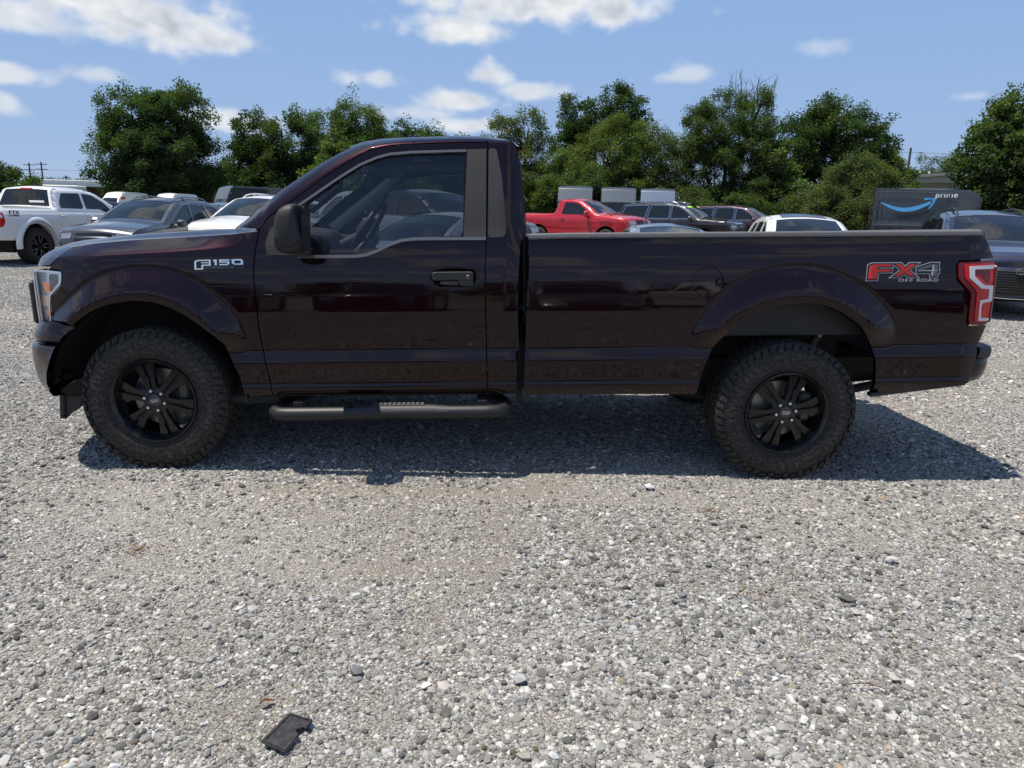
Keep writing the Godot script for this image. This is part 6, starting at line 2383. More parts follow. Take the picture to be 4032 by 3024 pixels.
	oval_ring(m, .060, .026, .008, .003, .015)
	build(m, "oval_emblem", mats.chrome, gs)
	# seen through the cab and past it
	s = crew_spec(black)
	s.patches = [["headlight", head, "front", .95, 1.22, .60, .985, .014, true], ["grille", mats.black_plastic, "front", .80, 1.2, -.58, .58, .014, false]]
	car("black_pickup", "black crew cab pickup showing its lamp beside the dark cab's rear corner", "pickup truck", "", Vector3(-2.2, 0, -17.2), -42.0, s)
	s = sedan_spec(silver_paint, 4.8, 1.47, 0.93)
	car("silver_car", "silver car with a dark windscreen seen through the pickup's side window", "sedan", "", Vector3(-1.35, 0, -11.9), -118.0, s)
	s = crew_spec(silver_paint)
	s.mat_bed_cover = mats.black_plastic
	car("silver_pickup", "silver pickup with a long bed seen through the driver's window", "pickup truck", "", Vector3(-3.6, 0, -18.4), 130.0, s)
	s = crew_spec(white)
	car("white_pickup", "white pickup far back behind the driver's window", "pickup truck", "", Vector3(-2.9, 0, -29.0), 78.0, s)
	s = crew_spec(paint("bright_blue_paint", lin(0.02, 0.07, 0.25), 0.3, 0.35))
	car("blue_pickup", "blue pickup far back beside the white one, behind the driver's window", "pickup truck", "", Vector3(-5.6, 0, -31.0), 60.0, s)
	# the row behind the photographer, which the paint mirrors
	s = box_suv_spec(black, 5.1, 1.85, 1.0)
	car("black_suv", "black SUV behind the photographer, mirrored low in the front wing", "SUV", "", Vector3(-8.6, 0, 6.6), 96.0, s)
	s = suv_spec(grey, 4.8, 1.6, 0.95)
	car("grey_suv", "grey SUV behind the photographer, mirrored in the front half of the door", "SUV", "", Vector3(-5.3, 0, 6.4), 84.0, s)
	s = box_suv_spec(maroon, 5.1, 1.8, 1.0)
	car("maroon_suv", "maroon SUV behind the photographer, mirrored in the rear half of the door", "SUV", "", Vector3(-2.0, 0, 6.7), 92.0, s)
	s = van_spec(paint("dusk_paint", lin(0.06, 0.065, 0.07), 0.2, 0.4), 2.1)
	car("grey_van", "grey van behind the photographer, mirrored in the front of the bed side", "van", "", Vector3(1.6, 0, 6.9), 88.0, s)
	s = crew_spec(white)
	car("white_pickup", "white pickup behind the photographer, mirrored in the middle of the bed side", "pickup truck", "", Vector3(5.0, 0, 7.2), 80.0, s)
	s = suv_spec(navy, 4.8, 1.7, 0.95)
	car("navy_suv", "navy SUV behind the photographer, mirrored near the fuel door", "SUV", "", Vector3(8.3, 0, 6.5), 95.0, s)
	s = crew_spec(black)
	car("black_pickup", "black pickup behind the photographer, mirrored under the decal", "pickup truck", "", Vector3(11.8, 0, 7.0), 84.0, s)


func prime_van(p: Material) -> void:
	var s := step_van_spec(p, p)
	s.outline = [[2.22, .50, "bumper", .05], [2.28, .62, "front", .10], [2.26, 1.05], [2.16, 1.30, "windshield", .06], [2.06, 1.95, "brow", .06], [2.18, 2.15], [2.16, 2.42], [1.95, 2.66, "roof", .05], [1.45, 2.80], [-2.1, 2.83], [-2.16, 2.76, "tailgate", .02], [-2.18, .6, "rear_bumper", .02], [-2.15, .50]]
	s.wheels = [1.35, -1.25]
	s.ease = 0.14
	s.windows = [[Vector2(1.88, 1.42), Vector2(1.86, 1.92), Vector2(1.02, 1.92), Vector2(1.02, 1.42)]]
	s.doors = [[Vector2(2.02, .58), Vector2(1.98, 2.42), Vector2(.92, 2.42), Vector2(.92, .58)]]
	var v := car("delivery_van", "dark blue-grey delivery van with a blue curved arrow and white lettering", "van", "", Vector3(19.7, 0, -35.6), -20.0, s)
	v.scale = Vector3(1.03, 1.035, 1.0)
	var m := mb()
	# panel frame and lower rub rail on the side
	var zs := 1.062
	for b in [[Vector3(-.62, 2.66, zs), Vector3(3.1, .035, .03)], [Vector3(-.62, 1.18, zs), Vector3(3.1, .05, .04)], [Vector3(-2.10, 1.9, zs), Vector3(.05, 1.5, .03)], [Vector3(.86, 1.9, zs), Vector3(.05, 1.5, .03)]]:
		m = mb()
		m.box(b[0], b[1], Basis(), .01)
		build(m, "side_rib", mat("rib_blue_grey", lin(0.05, 0.06, 0.072), 0.4), v)
	# curved arrow: a band along an arc, pointed, with its barbed head
	m = mb()
	var up := PackedVector2Array()
	var lowp := []
	for k in 21:
		var t := k / 20.0
		var x := lerpf(-1.84, .22, t)
		var mid := 2.30 - 0.62 * sin(PI * (0.08 + 0.80 * t)) * 0.78 + 0.10 * t
		var w := 0.095 * pow(sin(PI * (0.06 + 0.72 * t)), 0.8)
		up.append(Vector2(x, mid + w))
		lowp.append(Vector2(x, mid - w))
	lowp.reverse()
	for q in lowp:
		up.append(q)
	m.prism(up, 0.0, .006)
	m.prism(PackedVector2Array([Vector2(-.10, 2.36), Vector2(.02, 2.41), Vector2(.25, 2.42), Vector2(.37, 2.38), Vector2(.37, 2.24), Vector2(.27, 2.04), Vector2(.15, 1.90), Vector2(.14, 1.94), Vector2(.22, 2.10), Vector2(.26, 2.25), Vector2(.24, 2.29), Vector2(.10, 2.33), Vector2(-.08, 2.31)]), 0.0, .0065)
	build(m, "arrow_print", mats.blue_print, v, Transform3D(Basis(), Vector3(-.08, .02, zs - .004)))
	m = mb()
	fit_text(m, "prime", Rect2(.30, 2.38, .88, .30), Transform3D(Basis(), Vector3(-.02, 0, zs - .002)), .006)
	build(m, "lettering", mats.white_print, v)
	for k in 7:
		m = mb()
		m.box(Vector3(-1.85 + k * .42, 1.42, zs + .002), Vector3(.012, .44, .012))
		build(m, "panel_seam", mats.rib_blue_grey, v)
	for z in [1.28, -1.28]:
		m = mb()
		m.box(Vector3(2.05, 1.75, z), Vector3(.10, .42, .22), Basis(), .04)
		build(m, "mirror", mats.black_plastic, v)
	m = mb()
	m.box(Vector3(.05, 2.62, 1.09), Vector3(.16, .06, .08), Basis(), .02)
	m.box(Vector3(-2.27, 1.75, 1.0), Vector3(.03, .5, .03), Basis(), .01)
	build(m, "marker_lamp", mats.black_plastic, v)
	m = mb()
	m.tube([Vector3(-2.19, 1.95, .98), Vector3(-2.27, 1.93, .98), Vector3(-2.27, 1.50, .98), Vector3(-2.19, 1.48, .98)], [.014, .014, .014, .014], 6)
	build(m, "grab_rail", mats.chrome, v)


# ---------------------------------------------------------------- trees, hills, buildings

var leaf_kits := []


func leaf_cluster(sd: int, count: int, leaf: float, droop: float) -> M:
	# a spray of folded leaves on a few twigs, about 0.9 m across
	var rng := RandomNumberGenerator.new()
	rng.seed = sd
	var m := mb()
	m.tinted = true
	for k in count:
		var d := Vector3(rng.randfn(), rng.randfn() * 0.75 + 0.15, rng.randfn()).normalized()
		var p := d * pow(rng.randf(), 0.6) * 0.45
		var along := (d + Vector3(rng.randfn(), rng.randfn() - droop, rng.randfn()) * 0.6).normalized()
		var up := (Vector3(0, 1, 0) * 0.8 + Vector3(rng.randfn(), rng.randfn(), rng.randfn()) * 0.55 + d * 0.4).normalized()
		var side := along.cross(up).normalized()
		up = side.cross(along).normalized()
		var l := leaf * rng.randf_range(0.7, 1.3)
		var w := l * rng.randf_range(0.32, 0.48)
		var t := rng.randf_range(0.75, 1.25)
		m.tint = Color(t * rng.randf_range(0.92, 1.1), t, t * rng.randf_range(0.8, 1.05))
		var tip := p + along * l
		var mid := p + along * l * 0.5 - up * w * 0.3
		for s in [-1.0, 1.0]:
			var e: Vector3 = p + along * l * 0.45 + side * w * s
			var nn: Vector3 = (up + side * s * 0.3).normalized()
			var a := m.vert(p, nn)
			m.vert(e, nn)
			m.vert(tip, nn)
			m.vert(mid, nn)
			m.tri(a, a + 1, a + 3)
			m.tri(a + 1, a + 2, a + 3)
	return m


func leaf_mat(called: String, c: Color, back := 0.5) -> StandardMaterial3D:
	var m := mat(called, c, 0.8)
	m.metallic_specular = 0.25
	m.vertex_color_use_as_albedo = true
	m.cull_mode = BaseMaterial3D.CULL_DISABLED
	m.backlight_enabled = true
	m.backlight = Color(back * 0.8, back, back * 0.35)
	return m


func crown(parent: Node, m: Material, lobes: Array, count: int, scale_: float, sd: int, kit_: int) -> void:
	# sprays spread through the lobes' volume, densest near their skin; a noise keeps the outline uneven and leaves gaps
	var rng := RandomNumberGenerator.new()
	rng.seed = sd
	var nz := FastNoiseLite.new()
	nz.seed = sd
	nz.frequency = 0.42
	nz.fractal_octaves = 3
	var key := "%s_%d" % [m.resource_name, kit_]
	if not mats.has(key):
		mats[key] = [leaf_cluster(11, 32, 0.16, 0.3), leaf_cluster(12, 42, 0.12, 0.0), leaf_cluster(13, 28, 0.20, 0.5)][kit_].mesh(m)
	# each lobe carries smaller clumps on and in its skin, each clump its sprays; between clumps one looks into the shade
	var total := 0.0
	for l in lobes:
		total += pow(l[1].x * l[1].y * l[1].z, 0.667)
	var places := []
	var tones := []
	for l in lobes:
		var share: float = pow(l[1].x * l[1].y * l[1].z, 0.667) / total
		var size: float = pow(l[1].x * l[1].y * l[1].z, 0.333)
		var clumps := int(clampf(26.0 * pow(size / (0.9 * scale_), 1.5), 8.0, 70.0))
		var each := int(count * 0.8 * share / clumps) + 1
		for ci in clumps:
			var d := Vector3(rng.randfn(), rng.randfn(), rng.randfn()).normalized()
			var r := rng.randf_range(0.5, 1.0) if rng.randf() < 0.35 else rng.randf_range(0.85, 1.13)
			var cp: Vector3 = l[0] + d * l[1] * (r + 0.12 * nz.get_noise_3dv((l[0] + d * l[1]) * 1.3))
			var cr := rng.randf_range(0.32, 0.62) * clampf(size * 0.42, 0.5, 1.1) * (0.6 + 0.4 * scale_)
			var tone := clampf(1.0 + rng.randfn() * 0.15, 0.65, 1.4)
			var yel := clampf(0.10 * rng.randfn() + 0.25 * nz.get_noise_3dv(cp * 0.5 + Vector3(0, 90, 0)), -0.15, 0.35)
			var grow := (d + Vector3(0, 0.5, 0)).normalized()
			for k in each:
				var o := Vector3(rng.randfn(), rng.randfn() * 0.8, rng.randfn()).normalized() * pow(rng.randf(), 0.5) * cr
				o += grow * maxf(0.0, rng.randfn()) * cr * 0.45
				var p := cp + o
				if p.y < 0.2:
					continue
				var s: float = scale_ * rng.randf_range(0.5, 1.0)
				var b := Basis(Vector3.UP, rng.randf() * TAU) * Basis(Vector3(rng.randfn(), 0, rng.randfn()).normalized(), rng.randf_range(-0.5, 0.5))
				places.append(Transform3D(b.scaled(Vector3(s, s, s)), p))
				var t := tone * clampf(1.0 + rng.randfn() * 0.12, 0.6, 1.5)
				tones.append(Color(t * (1.0 + yel), t * (1.0 + yel * 0.4), t * (1.0 - yel * 0.3)))
	var mm := MultiMesh.new()
	mm.transform_format = MultiMesh.TRANSFORM_3D
	mm.use_colors = true
	mm.mesh = mats[key]
	mm.instance_count = places.size()
	for i in places.size():
		mm.set_instance_transform(i, places[i])
		mm.set_instance_color(i, tones[i])
	var o := MultiMeshInstance3D.new()
	o.name = "crown"
	o.multimesh = mm
	tag(o, "", "", "", "stuff")
	parent.add_child(o, true)


func tree(called: String, label: String, group: String, at: Vector3, leaf: Material, lobes: Array, count: int, scale_: float, sd: int, kit_ := 0, trunk_r := 0.22, category := "tree") -> Node3D:
	var root := thing(called, label, category, at, 0.0, group)
	var rng := RandomNumberGenerator.new()
	rng.seed = sd + 500
	var bark := mat("bark", lin(0.06, 0.05, 0.042), 1.0)
	var low := 1e9
	var cen := Vector3.ZERO
	for l in lobes:
		low = minf(low, l[0].y - l[1].y * 0.4)
		cen += l[0] / lobes.size()
	var fork := Vector3(cen.x * 0.3, maxf(low, 0.5) * 0.9, cen.z * 0.3)
	var m := mb()
	m.tube([Vector3(0, -0.1, 0), Vector3(0.03, fork.y * 0.4, 0), fork], [trunk_r * 1.3, trunk_r, trunk_r * 0.8], 9)
	for l in lobes:
		var tip: Vector3 = l[0] + Vector3(0, l[1].y * 0.45, 0)
		var mid: Vector3 = fork.lerp(l[0], 0.55) + Vector3(rng.randfn(), rng.randfn() * 0.4, rng.randfn()) * 0.2
		m.tube([fork - Vector3(0, 0.1, 0), mid, l[0], tip], [trunk_r * 0.62, trunk_r * 0.42, trunk_r * 0.26, trunk_r * 0.06], 7)
		for k in 3:
			var e: Vector3 = l[0] + Vector3(rng.randfn(), rng.randfn() * 0.6, rng.randfn()).normalized() * l[1] * 0.85
			m.tube([mid.lerp(l[0], 0.5), (mid.lerp(l[0], 0.5) + e) * 0.5 + Vector3(0, 0.15, 0), e], [trunk_r * 0.25, trunk_r * 0.15, trunk_r * 0.03], 5)
	build(m, "trunk", bark, root)
	crown(root, leaf, lobes, count, scale_, sd, kit_)
	return root


func lobe(x: float, y: float, z: float, rx: float, ry: float, rz: float) -> Array:
	return [Vector3(x, y, z), Vector3(rx, ry, rz)]


func twigs(root: Node3D, spots: Array, sd: int) -> void:
	# bare dead branches that stand out above a crown
	var rng := RandomNumberGenerator.new()
	rng.seed = sd
	var m := mb()
	for s in spots:
		for k in int(s[2]):
			var a: Vector3 = s[0] + Vector3(rng.randfn() * 0.35, 0, rng.randfn() * 0.3)
			var top: Vector3 = a + Vector3(rng.randfn() * 0.45, s[1] * rng.randf_range(0.6, 1.05), rng.randfn() * 0.3)
			var mid: Vector3 = a.lerp(top, 0.5) + Vector3(rng.randfn() * 0.15, 0, 0)
			m.tube([a, mid, top], [0.035, 0.022, 0.006], 5)
			for j in 4:
				var b: Vector3 = a.lerp(top, rng.randf_range(0.3, 0.85))
				var e := b + Vector3(rng.randfn() * 0.35, rng.randf_range(0.25, 0.7), rng.randfn() * 0.25)
				m.tube([b, b.lerp(e, 0.5) + Vector3(rng.randfn() * 0.05, 0, 0), e], [0.016, 0.011, 0.004], 4)
	build(m, "bare_branches", mat("dead_wood", lin(0.10, 0.085, 0.07), 0.9), root)


func trees() -> void:
	var dark := leaf_mat("leaf_dark", lin(0.080, 0.108, 0.056), 1.0)
	var mid := leaf_mat("leaf_mid", lin(0.104, 0.138, 0.064), 1.0)
	var light := leaf_mat("leaf_light", lin(0.142, 0.172, 0.076), 1.0)
	var olive := leaf_mat("leaf_olive", lin(0.142, 0.158, 0.090), 1.0)
	var g := "trees along the far edge of the lot"
	tree("broad_tree", "big dark tree, tallest on the left, behind the white vans", g, Vector3(-35.2, 0, -73), dark, [lobe(-.3, 7.2, 0, 4.6, 3.8, 4.3), lobe(-2.3, 9.8, .3, 2.7, 2.5, 2.8), lobe(2.1, 10.0, -.2, 2.7, 2.5, 2.8), lobe(3.4, 6.1, .4, 2.7, 3.0, 3.1), lobe(-3.7, 5.8, .3, 2.4, 3.2, 3.1), lobe(0, 3.8, .8, 4.6, 2.6, 3.4), lobe(0.6, 10.6, 0, 1.7, 1.6, 1.8)], 4600, 1.4, 1, 0, 0.42)
	tree("broad_tree", "leaning feathery tree between the big left tree and the round one", g, Vector3(-18.0, 0, -55), dark, [lobe(-1.3, 6.6, 0, 1.4, 1.7, 1.5), lobe(1.2, 6.2, .2, 1.9, 2.2, 2.0), lobe(-1.9, 4.7, .4, 1.3, 1.6, 1.5), lobe(.4, 3.6, .6, 2.4, 2.2, 2.2), lobe(2.2, 3.6, 0, 1.8, 2.0, 1.8)], 2600, 1.05, 2, 0, 0.26)
	tree("broad_tree", "round-topped mid green tree above the pickup's windscreen", g, Vector3(-13.6, 0, -60), mid, [lobe(0, 7.0, 0, 3.3, 2.8, 3.0), lobe(-1.8, 5.6, .4, 2.3, 2.6, 2.2), lobe(2.2, 5.2, .3, 2.4, 2.6, 2.2), lobe(.6, 8.6, 0, 1.8, 1.3, 1.8), lobe(0, 3.4, .8, 3.6, 2.2, 2.6)], 3000, 1.15, 3, 1, 0.3)
	tree("small_tree", "light green young tree rising behind the pickup's windscreen pillar", g, Vector3(-11.0, 0, -44), light, [lobe(0, 3.2, 0, 1.4, 1.5, 1.3), lobe(.3, 4.6, 0, 1.0, 1.2, 1.0), lobe(-.8, 2.0, .2, 1.3, 1.2, 1.2), lobe(1.0, 2.2, .1, 1.2, 1.3, 1.2)], 1100, 0.9, 4, 2, 0.12)
	tree("broad_tree", "distant dark tree whose top shows left of the cab roof", g, Vector3(-10.4, 0, -75), dark, [lobe(0, 7.8, 0, 2.6, 2.3, 2.4), lobe(-2.2, 7.0, 0, 2.0, 2.2, 2.0), lobe(1.8, 6.6, .2, 2.2, 2.4, 2.0), lobe(0, 4.2, .5, 3.6, 2.8, 2.6)], 1900, 1.3, 5, 0, 0.28)
	tree("bush", "large leafy bush at the left edge behind the white pickup", g, Vector3(-29.4, 0, -42), mid, [lobe(0, 1.9, 0, 1.9, 1.5, 1.6), lobe(-2.2, 2.4, .2, 1.8, 1.6, 1.6), lobe(1.2, 1.2, .2, 1.2, 1.1, 1.2), lobe(-.6, 3.0, 0, 1.1, .8, 1.0)], 1500, 0.9, 6, 0, 0.14, "bush")
	tree("broad_tree", "pale airy tree standing right behind the cab roof", g, Vector3(-.1, 0, -62), olive, [lobe(-1.3, 8.0, 0, 1.5, 1.5, 1.5), lobe(.9, 8.3, 0, 1.5, 1.6, 1.5), lobe(0, 6.0, .2, 2.5, 2.4, 2.2), lobe(.8, 3.6, .4, 2.4, 2.4, 2.0), lobe(-1.8, 5.4, 0, 1.4, 2.0, 1.5)], 1900, 1.1, 7, 1, 0.24)
	tree("broad_tree", "dark blue-green tree with several upright tops right of the cab", g, Vector3(6.3, 0, -58), dark, [lobe(-1.9, 8.6, 0, 1.3, 2.0, 1.3), lobe(-.4, 8.7, .1, 1.0, 1.7, 1.1), lobe(1.3, 9.4, 0, 1.2, 2.0, 1.2), lobe(2.6, 8.9, .1, 1.1, 1.9, 1.1), lobe(-2.6, 6.2, .3, 1.4, 2.4, 1.4), lobe(.4, 6.0, .4, 2.9, 2.4, 2.2), lobe(-2.9, 3.9, .4, 1.2, 2.0, 1.4), lobe(1.6, 3.4, .6, 2.6, 2.4, 2.2)], 3200, 1.0, 8, 0, 0.3)
	tree("bush_tree", "wide light green bushy tree behind the grey step vans", g, Vector3(6.6, 0, -50), light, [lobe(-.2, 5.6, 0, 2.2, 2.0, 2.0), lobe(1.9, 5.8, .1, 1.7, 1.9, 1.7), lobe(-2.4, 4.0, .2, 2.0, 2.0, 1.9), lobe(3.4, 5.2, 0, 1.5, 2.0, 1.6), lobe(0, 3.0, .8, 3.6, 2.2, 2.2), lobe(3.2, 2.8, .6, 2.2, 2.2, 2.0), lobe(.2, 7.2, 0, 1.0, 1.1, 1.0)], 3600, 0.95, 9, 1, 0.22)
	tree("bush", "low spreading bush between the cab and the red pickup", g, Vector3(2.4, 0, -46.5), mid, [lobe(0, 2.0, 0, 1.9, 1.7, 1.5), lobe(-1.8, 2.4, .1, 1.6, 1.6, 1.5), lobe(1.7, 2.7, 0, 1.5, 1.5, 1.4), lobe(-.4, 3.2, 0, 1.2, .9, 1.1)], 1700, 0.9, 10, 0, 0.12, "bush")
	var vine := tree("vine_tree", "tall vine-hung tree with bare dead branches at its top", g, Vector3(13.9, 0, -50), mid, [lobe(-.4, 7.6, 0, 2.2, 2.0, 2.0), lobe(1.7, 8.0, .1, 1.3, 1.8, 1.4), lobe(-1.8, 6.6, .2, 1.6, 2.0, 1.6), lobe(.6, 5.2, .6, 2.6, 2.2, 2.0), lobe(2.2, 5.6, .2, 1.5, 2.2, 1.6), lobe(-1.0, 3.6, .7, 2.4, 2.4, 2.0), lobe(1.6, 2.9, .8, 2.2, 2.2, 1.9), lobe(2.1, 9.2, 0, .6, .8, .7)], 3600, 0.95, 11, 1, 0.28)
	twigs(vine, [[Vector3(.3, 8.6, .2), 2.7, 6], [Vector3(2.3, 9.0, 0), 2.2, 5], [Vector3(1.4, 8.8, .2), 1.9, 3], [Vector3(-2.6, 7.8, .3), 1.5, 3]], 5)
	tree("bush_tree", "yellow-green leafy tree low between the vine-hung tree and the dark one", g, Vector3(17.3, 0, -48.5), light, [lobe(0, 3.2, 0, 1.7, 2.0, 1.5), lobe(-.6, 5.2, 0, 1.2, 1.4, 1.2), lobe(.9, 2.2, .4, 1.7, 1.7, 1.5), lobe(-1.3, 2.0, .3, 1.5, 1.7, 1.4)], 1500, 0.95, 12, 2, 0.16)
	tree("broad_tree", "large dark rounded tree left of the delivery van", g, Vector3(23.6, 0, -56), dark, [lobe(0, 7.4, 0, 3.0, 2.8, 2.6), lobe(-2.3, 6.6, .2, 1.9, 2.5, 1.9), lobe(2.2, 7.0, .2, 1.9, 2.3, 1.8), lobe(-.6, 9.0, 0, 1.5, 1.4, 1.5), lobe(0, 4.2, .6, 3.6, 2.6, 2.4), lobe(3.2, 4.6, .2, 1.6, 2.2, 1.6)], 3600, 1.05, 13, 0, 0.34)
	tree("small_tree", "small yellow-green tree at the dark tree's right flank", g, Vector3(27.3, 0, -55), light, [lobe(0, 5.4, 0, 1.2, 1.6, 1.2), lobe(.4, 3.6, .2, 1.5, 1.8, 1.4), lobe(1.1, 4.6, 0, .9, 1.0, .9)], 1000, 1.0, 14, 2, 0.14)
	tree("bush", "broad olive green bush directly left of the delivery van", g, Vector3(19.3, 0, -42), olive, [lobe(0, 3.0, 0, 2.2, 1.8, 1.9), lobe(-1.9, 2.0, .2, 1.7, 1.5, 1.5), lobe(1.9, 2.4, .1, 1.6, 1.6, 1.5), lobe(.4, 4.3, 0, 1.2, .9, 1.1), lobe(-.2, 1.4, .6, 2.8, 1.3, 1.6)], 2600, 0.85, 15, 1, 0.14, "bush")
	tree("broad_tree", "nearest large leafy tree filling the right edge", g, Vector3(25.9, 0, -37.5), mid, [lobe(0, 6.0, 0, 2.6, 2.2, 2.4), lobe(-1.7, 4.8, .3, 1.8, 1.8, 1.8), lobe(1.6, 7.0, 0, 2.0, 1.6, 1.9), lobe(-.4, 3.4, .5, 2.4, 1.6, 2.0), lobe(-1.0, 2.2, .4, 1.5, 1.3, 1.5), lobe(2.8, 4.6, 0, 2.2, 2.4, 2.2)], 3600, 0.95, 16, 2, 0.3)
	tree("bush", "leafy bush under the right edge tree", g, Vector3(24.6, 0, -33.5), mid, [lobe(0, 1.3, 0, 1.5, 1.1, 1.3), lobe(1.3, 1.7, 0, 1.3, 1.2, 1.2)], 900, 0.85, 17, 0, 0.1, "bush")
	# a low hedge of brush behind the vehicles
	var k := 0
	for b in [[Vector3(9.8, 0, -47.0), "dark brush patch behind the silver-browed step van"], [Vector3(12.6, 0, -46.0), "dark brush patch behind the black SUV"], [Vector3(15.6, 0, -45.5), "dark brush patch behind the maroon SUV"], [Vector3(-15.6, 0, -52.0), "dark brush patch right of the step van on the left"], [Vector3(-21.0, 0, -58.0), "dark brush patch left of the step van on the left"], [Vector3(-.8, 0, -47.5), "dark brush patch hidden mostly by the cab's rear corner"], [Vector3(-4.2, 0, -48.0), "dark brush patch seen through the cab's left half of the window"], [Vector3(-7.4, 0, -48.5), "dark brush patch seen through the front of the side window"]]:
		tree("brush", b[1], g, b[0], dark if k % 2 == 0 else mid, [lobe(0, 1.2, 0, 1.9, 1.2, 1.2), lobe(1.4, 1.6, .1, 1.2, 1.3, 1.1), lobe(-1.3, 1.5, 0, 1.2, 1.4, 1.1)], 1000, 0.9, 30 + k, 0, 0.07, "bush")
		k += 1
	# trees seen through the cab window
	tree("broad_tree", "dark tree seen through the pickup's side window, left one", g, Vector3(-4.6, 0, -55), dark, [lobe(0, 4.2, 0, 2.6, 2.6, 2.2), lobe(-1.4, 2.6, 0, 2.0, 2.0, 1.8), lobe(1.6, 2.8, 0, 2.0, 2.2, 1.8)], 1500, 1.05, 50, 0, 0.24)
	# far trees beyond the right-hand building
	var gf := "far trees beyond the low building on the right"
	for f in [[Vector3(76, 5.2, -152), "far grey-green tree beside the leaning pole", 6.2], [Vector3(83.5, 5.2, -150), "far grey-green tree above the building's low end", 6.6], [Vector3(91.5, 5.8, -150), "far grey-green tree, tallest above the building", 7.2], [Vector3(99.5, 5.2, -152), "far grey-green tree half behind the right edge tree", 6.8]]:
		var r: float = f[2]
		tree("far_tree", f[1], gf, f[0], mid, [lobe(0, r * .9, 0, r * .75, r * .62, r * .6), lobe(-r * .55, r * .6, 1, r * .5, r * .5, r * .45), lobe(r * .6, r * .6, 1, r * .5, r * .5, r * .45), lobe(0, r * .35, 1.5, r * .9, r * .4, r * .5)], 1100, 2.6, 60 + int(f[0].x), 1, 0.4)
	# the tree line behind the photographer, which the paint mirrors
	for b in [[Vector3(-24, 0, 46), "tree behind the photographer, far left of the mirrored row"], [Vector3(-10, 0, 50), "tree behind the photographer, left of the mirrored row's middle"], [Vector3(5, 0, 48), "tree behind the photographer, right of the mirrored row's middle"], [Vector3(20, 0, 52), "tree behind the photographer, far right of the mirrored row"]]:
		tree("broad_tree", b[1], "trees behind the photographer", b[0], mid, [lobe(0, 3.2, 0, 4.2, 2.4, 3.0), lobe(3.4, 2.4, 0, 3.4, 2.0, 2.6), lobe(-3.6, 2.4, 0, 3.4, 2.0, 2.6)], 1000, 1.7, 80 + int(b[0].x), 0, 0.3)
	hills(mid)
	grass_strip()


func hills(leaf: Material) -> void:
	var nz := FastNoiseLite.new()
	nz.seed = 3
	nz.frequency = 0.006
	var m := mb()
	m.grid(61, 4, func(i, j):
		var x := lerpf(-620.0, 620.0, i / 60.0)
		var h := 9.0 + 6.0 * nz.get_noise_1d(x) + 4.0 * smooth01(-100.0, -420.0, x)
		return Vector3(x, [-1.0, h, h * 0.9, -1.0][j], [-470.0, -520.0, -600.0, -700.0][j]), Vector3(0, -500, -550))
	var hm := mat("hill_green", lin(0.045, 0.07, 0.03), 1.0)
	tag(build(m, "hills", hm), "low wooded ridge on the horizon", "", "", "structure")
	var top := Node3D.new()
	top.name = "distant_wood"
	add_child(top)
	tag(top, "far-off wood along the ridge on the left horizon", "", "", "stuff")
	var lobes := []
	var rng := RandomNumberGenerator.new()
	rng.seed = 77
	for k in 90:
		var x := lerpf(-470.0, -150.0, k / 89.0) + rng.randfn() * 2.0
		var h := 9.0 + 6.0 * nz.get_noise_1d(x) + 4.0 * smooth01(-100.0, -420.0, x)
		lobes.append([Vector3(x, h + rng.randf_range(-2.0, 1.5), -508.0 + rng.randfn() * 5.0), Vector3(5.5, 5.0, 4.5)])
	crown(top, leaf, lobes, 6000, 5.0, 99, 1)


func grass_strip() -> void:
	var gm := leaf_mat("weed_green", lin(0.085, 0.115, 0.035), 0.4)
	var rng := RandomNumberGenerator.new()
	rng.seed = 15
	var m := mb()
	m.tinted = true
	for k in 60:
		var p := Vector3(rng.randfn() * 0.2, 0, rng.randfn() * 0.2)
		var tip := p + Vector3(rng.randfn() * 0.14, rng.randf_range(0.35, 0.75), rng.randfn() * 0.14)
		var s := Vector3(rng.randfn(), 0, rng.randfn()).normalized() * 0.014
		var t := rng.randf_range(0.7, 1.4)
		m.tint = Color(t * rng.randf_range(0.9, 1.3), t, t * 0.8)
		var a := m.vert(p - s, Vector3(0, 0.5, 1))
		m.vert(p + s, Vector3(0, 0.5, 1))
		m.vert(tip, Vector3(0, 0.5, 1))
		m.tri(a, a + 1, a + 2)
	var mesh := m.mesh(gm)
	var mm := MultiMesh.new()
	mm.transform_format = MultiMesh.TRANSFORM_3D
	mm.mesh = mesh
	var spots := []
	for k in 2600:
		var x := rng.randf_range(-34.0, 44.0)
		var z := -41.0 - rng.randf() * 9.0 if x < 14.0 else -33.0 - rng.randf() * 14.0
		if x < 9.5 and x > -24.0 and z > -47.0:
			continue
		spots.append(Transform3D(Basis(Vector3.UP, rng.randf() * TAU).scaled(Vector3.ONE * rng.randf_range(0.7, 1.6)), Vector3(x, lot_y(x, z), z)))
	mm.instance_count = spots.size()
	for i in spots.size():
		mm.set_instance_transform(i, spots[i])
	var o := MultiMeshInstance3D.new()
	o.name = "grass"
	o.multimesh = mm
	add_child(o)
	tag(o, "tall weeds and grass along the far edge of the lot", "", "", "stuff")


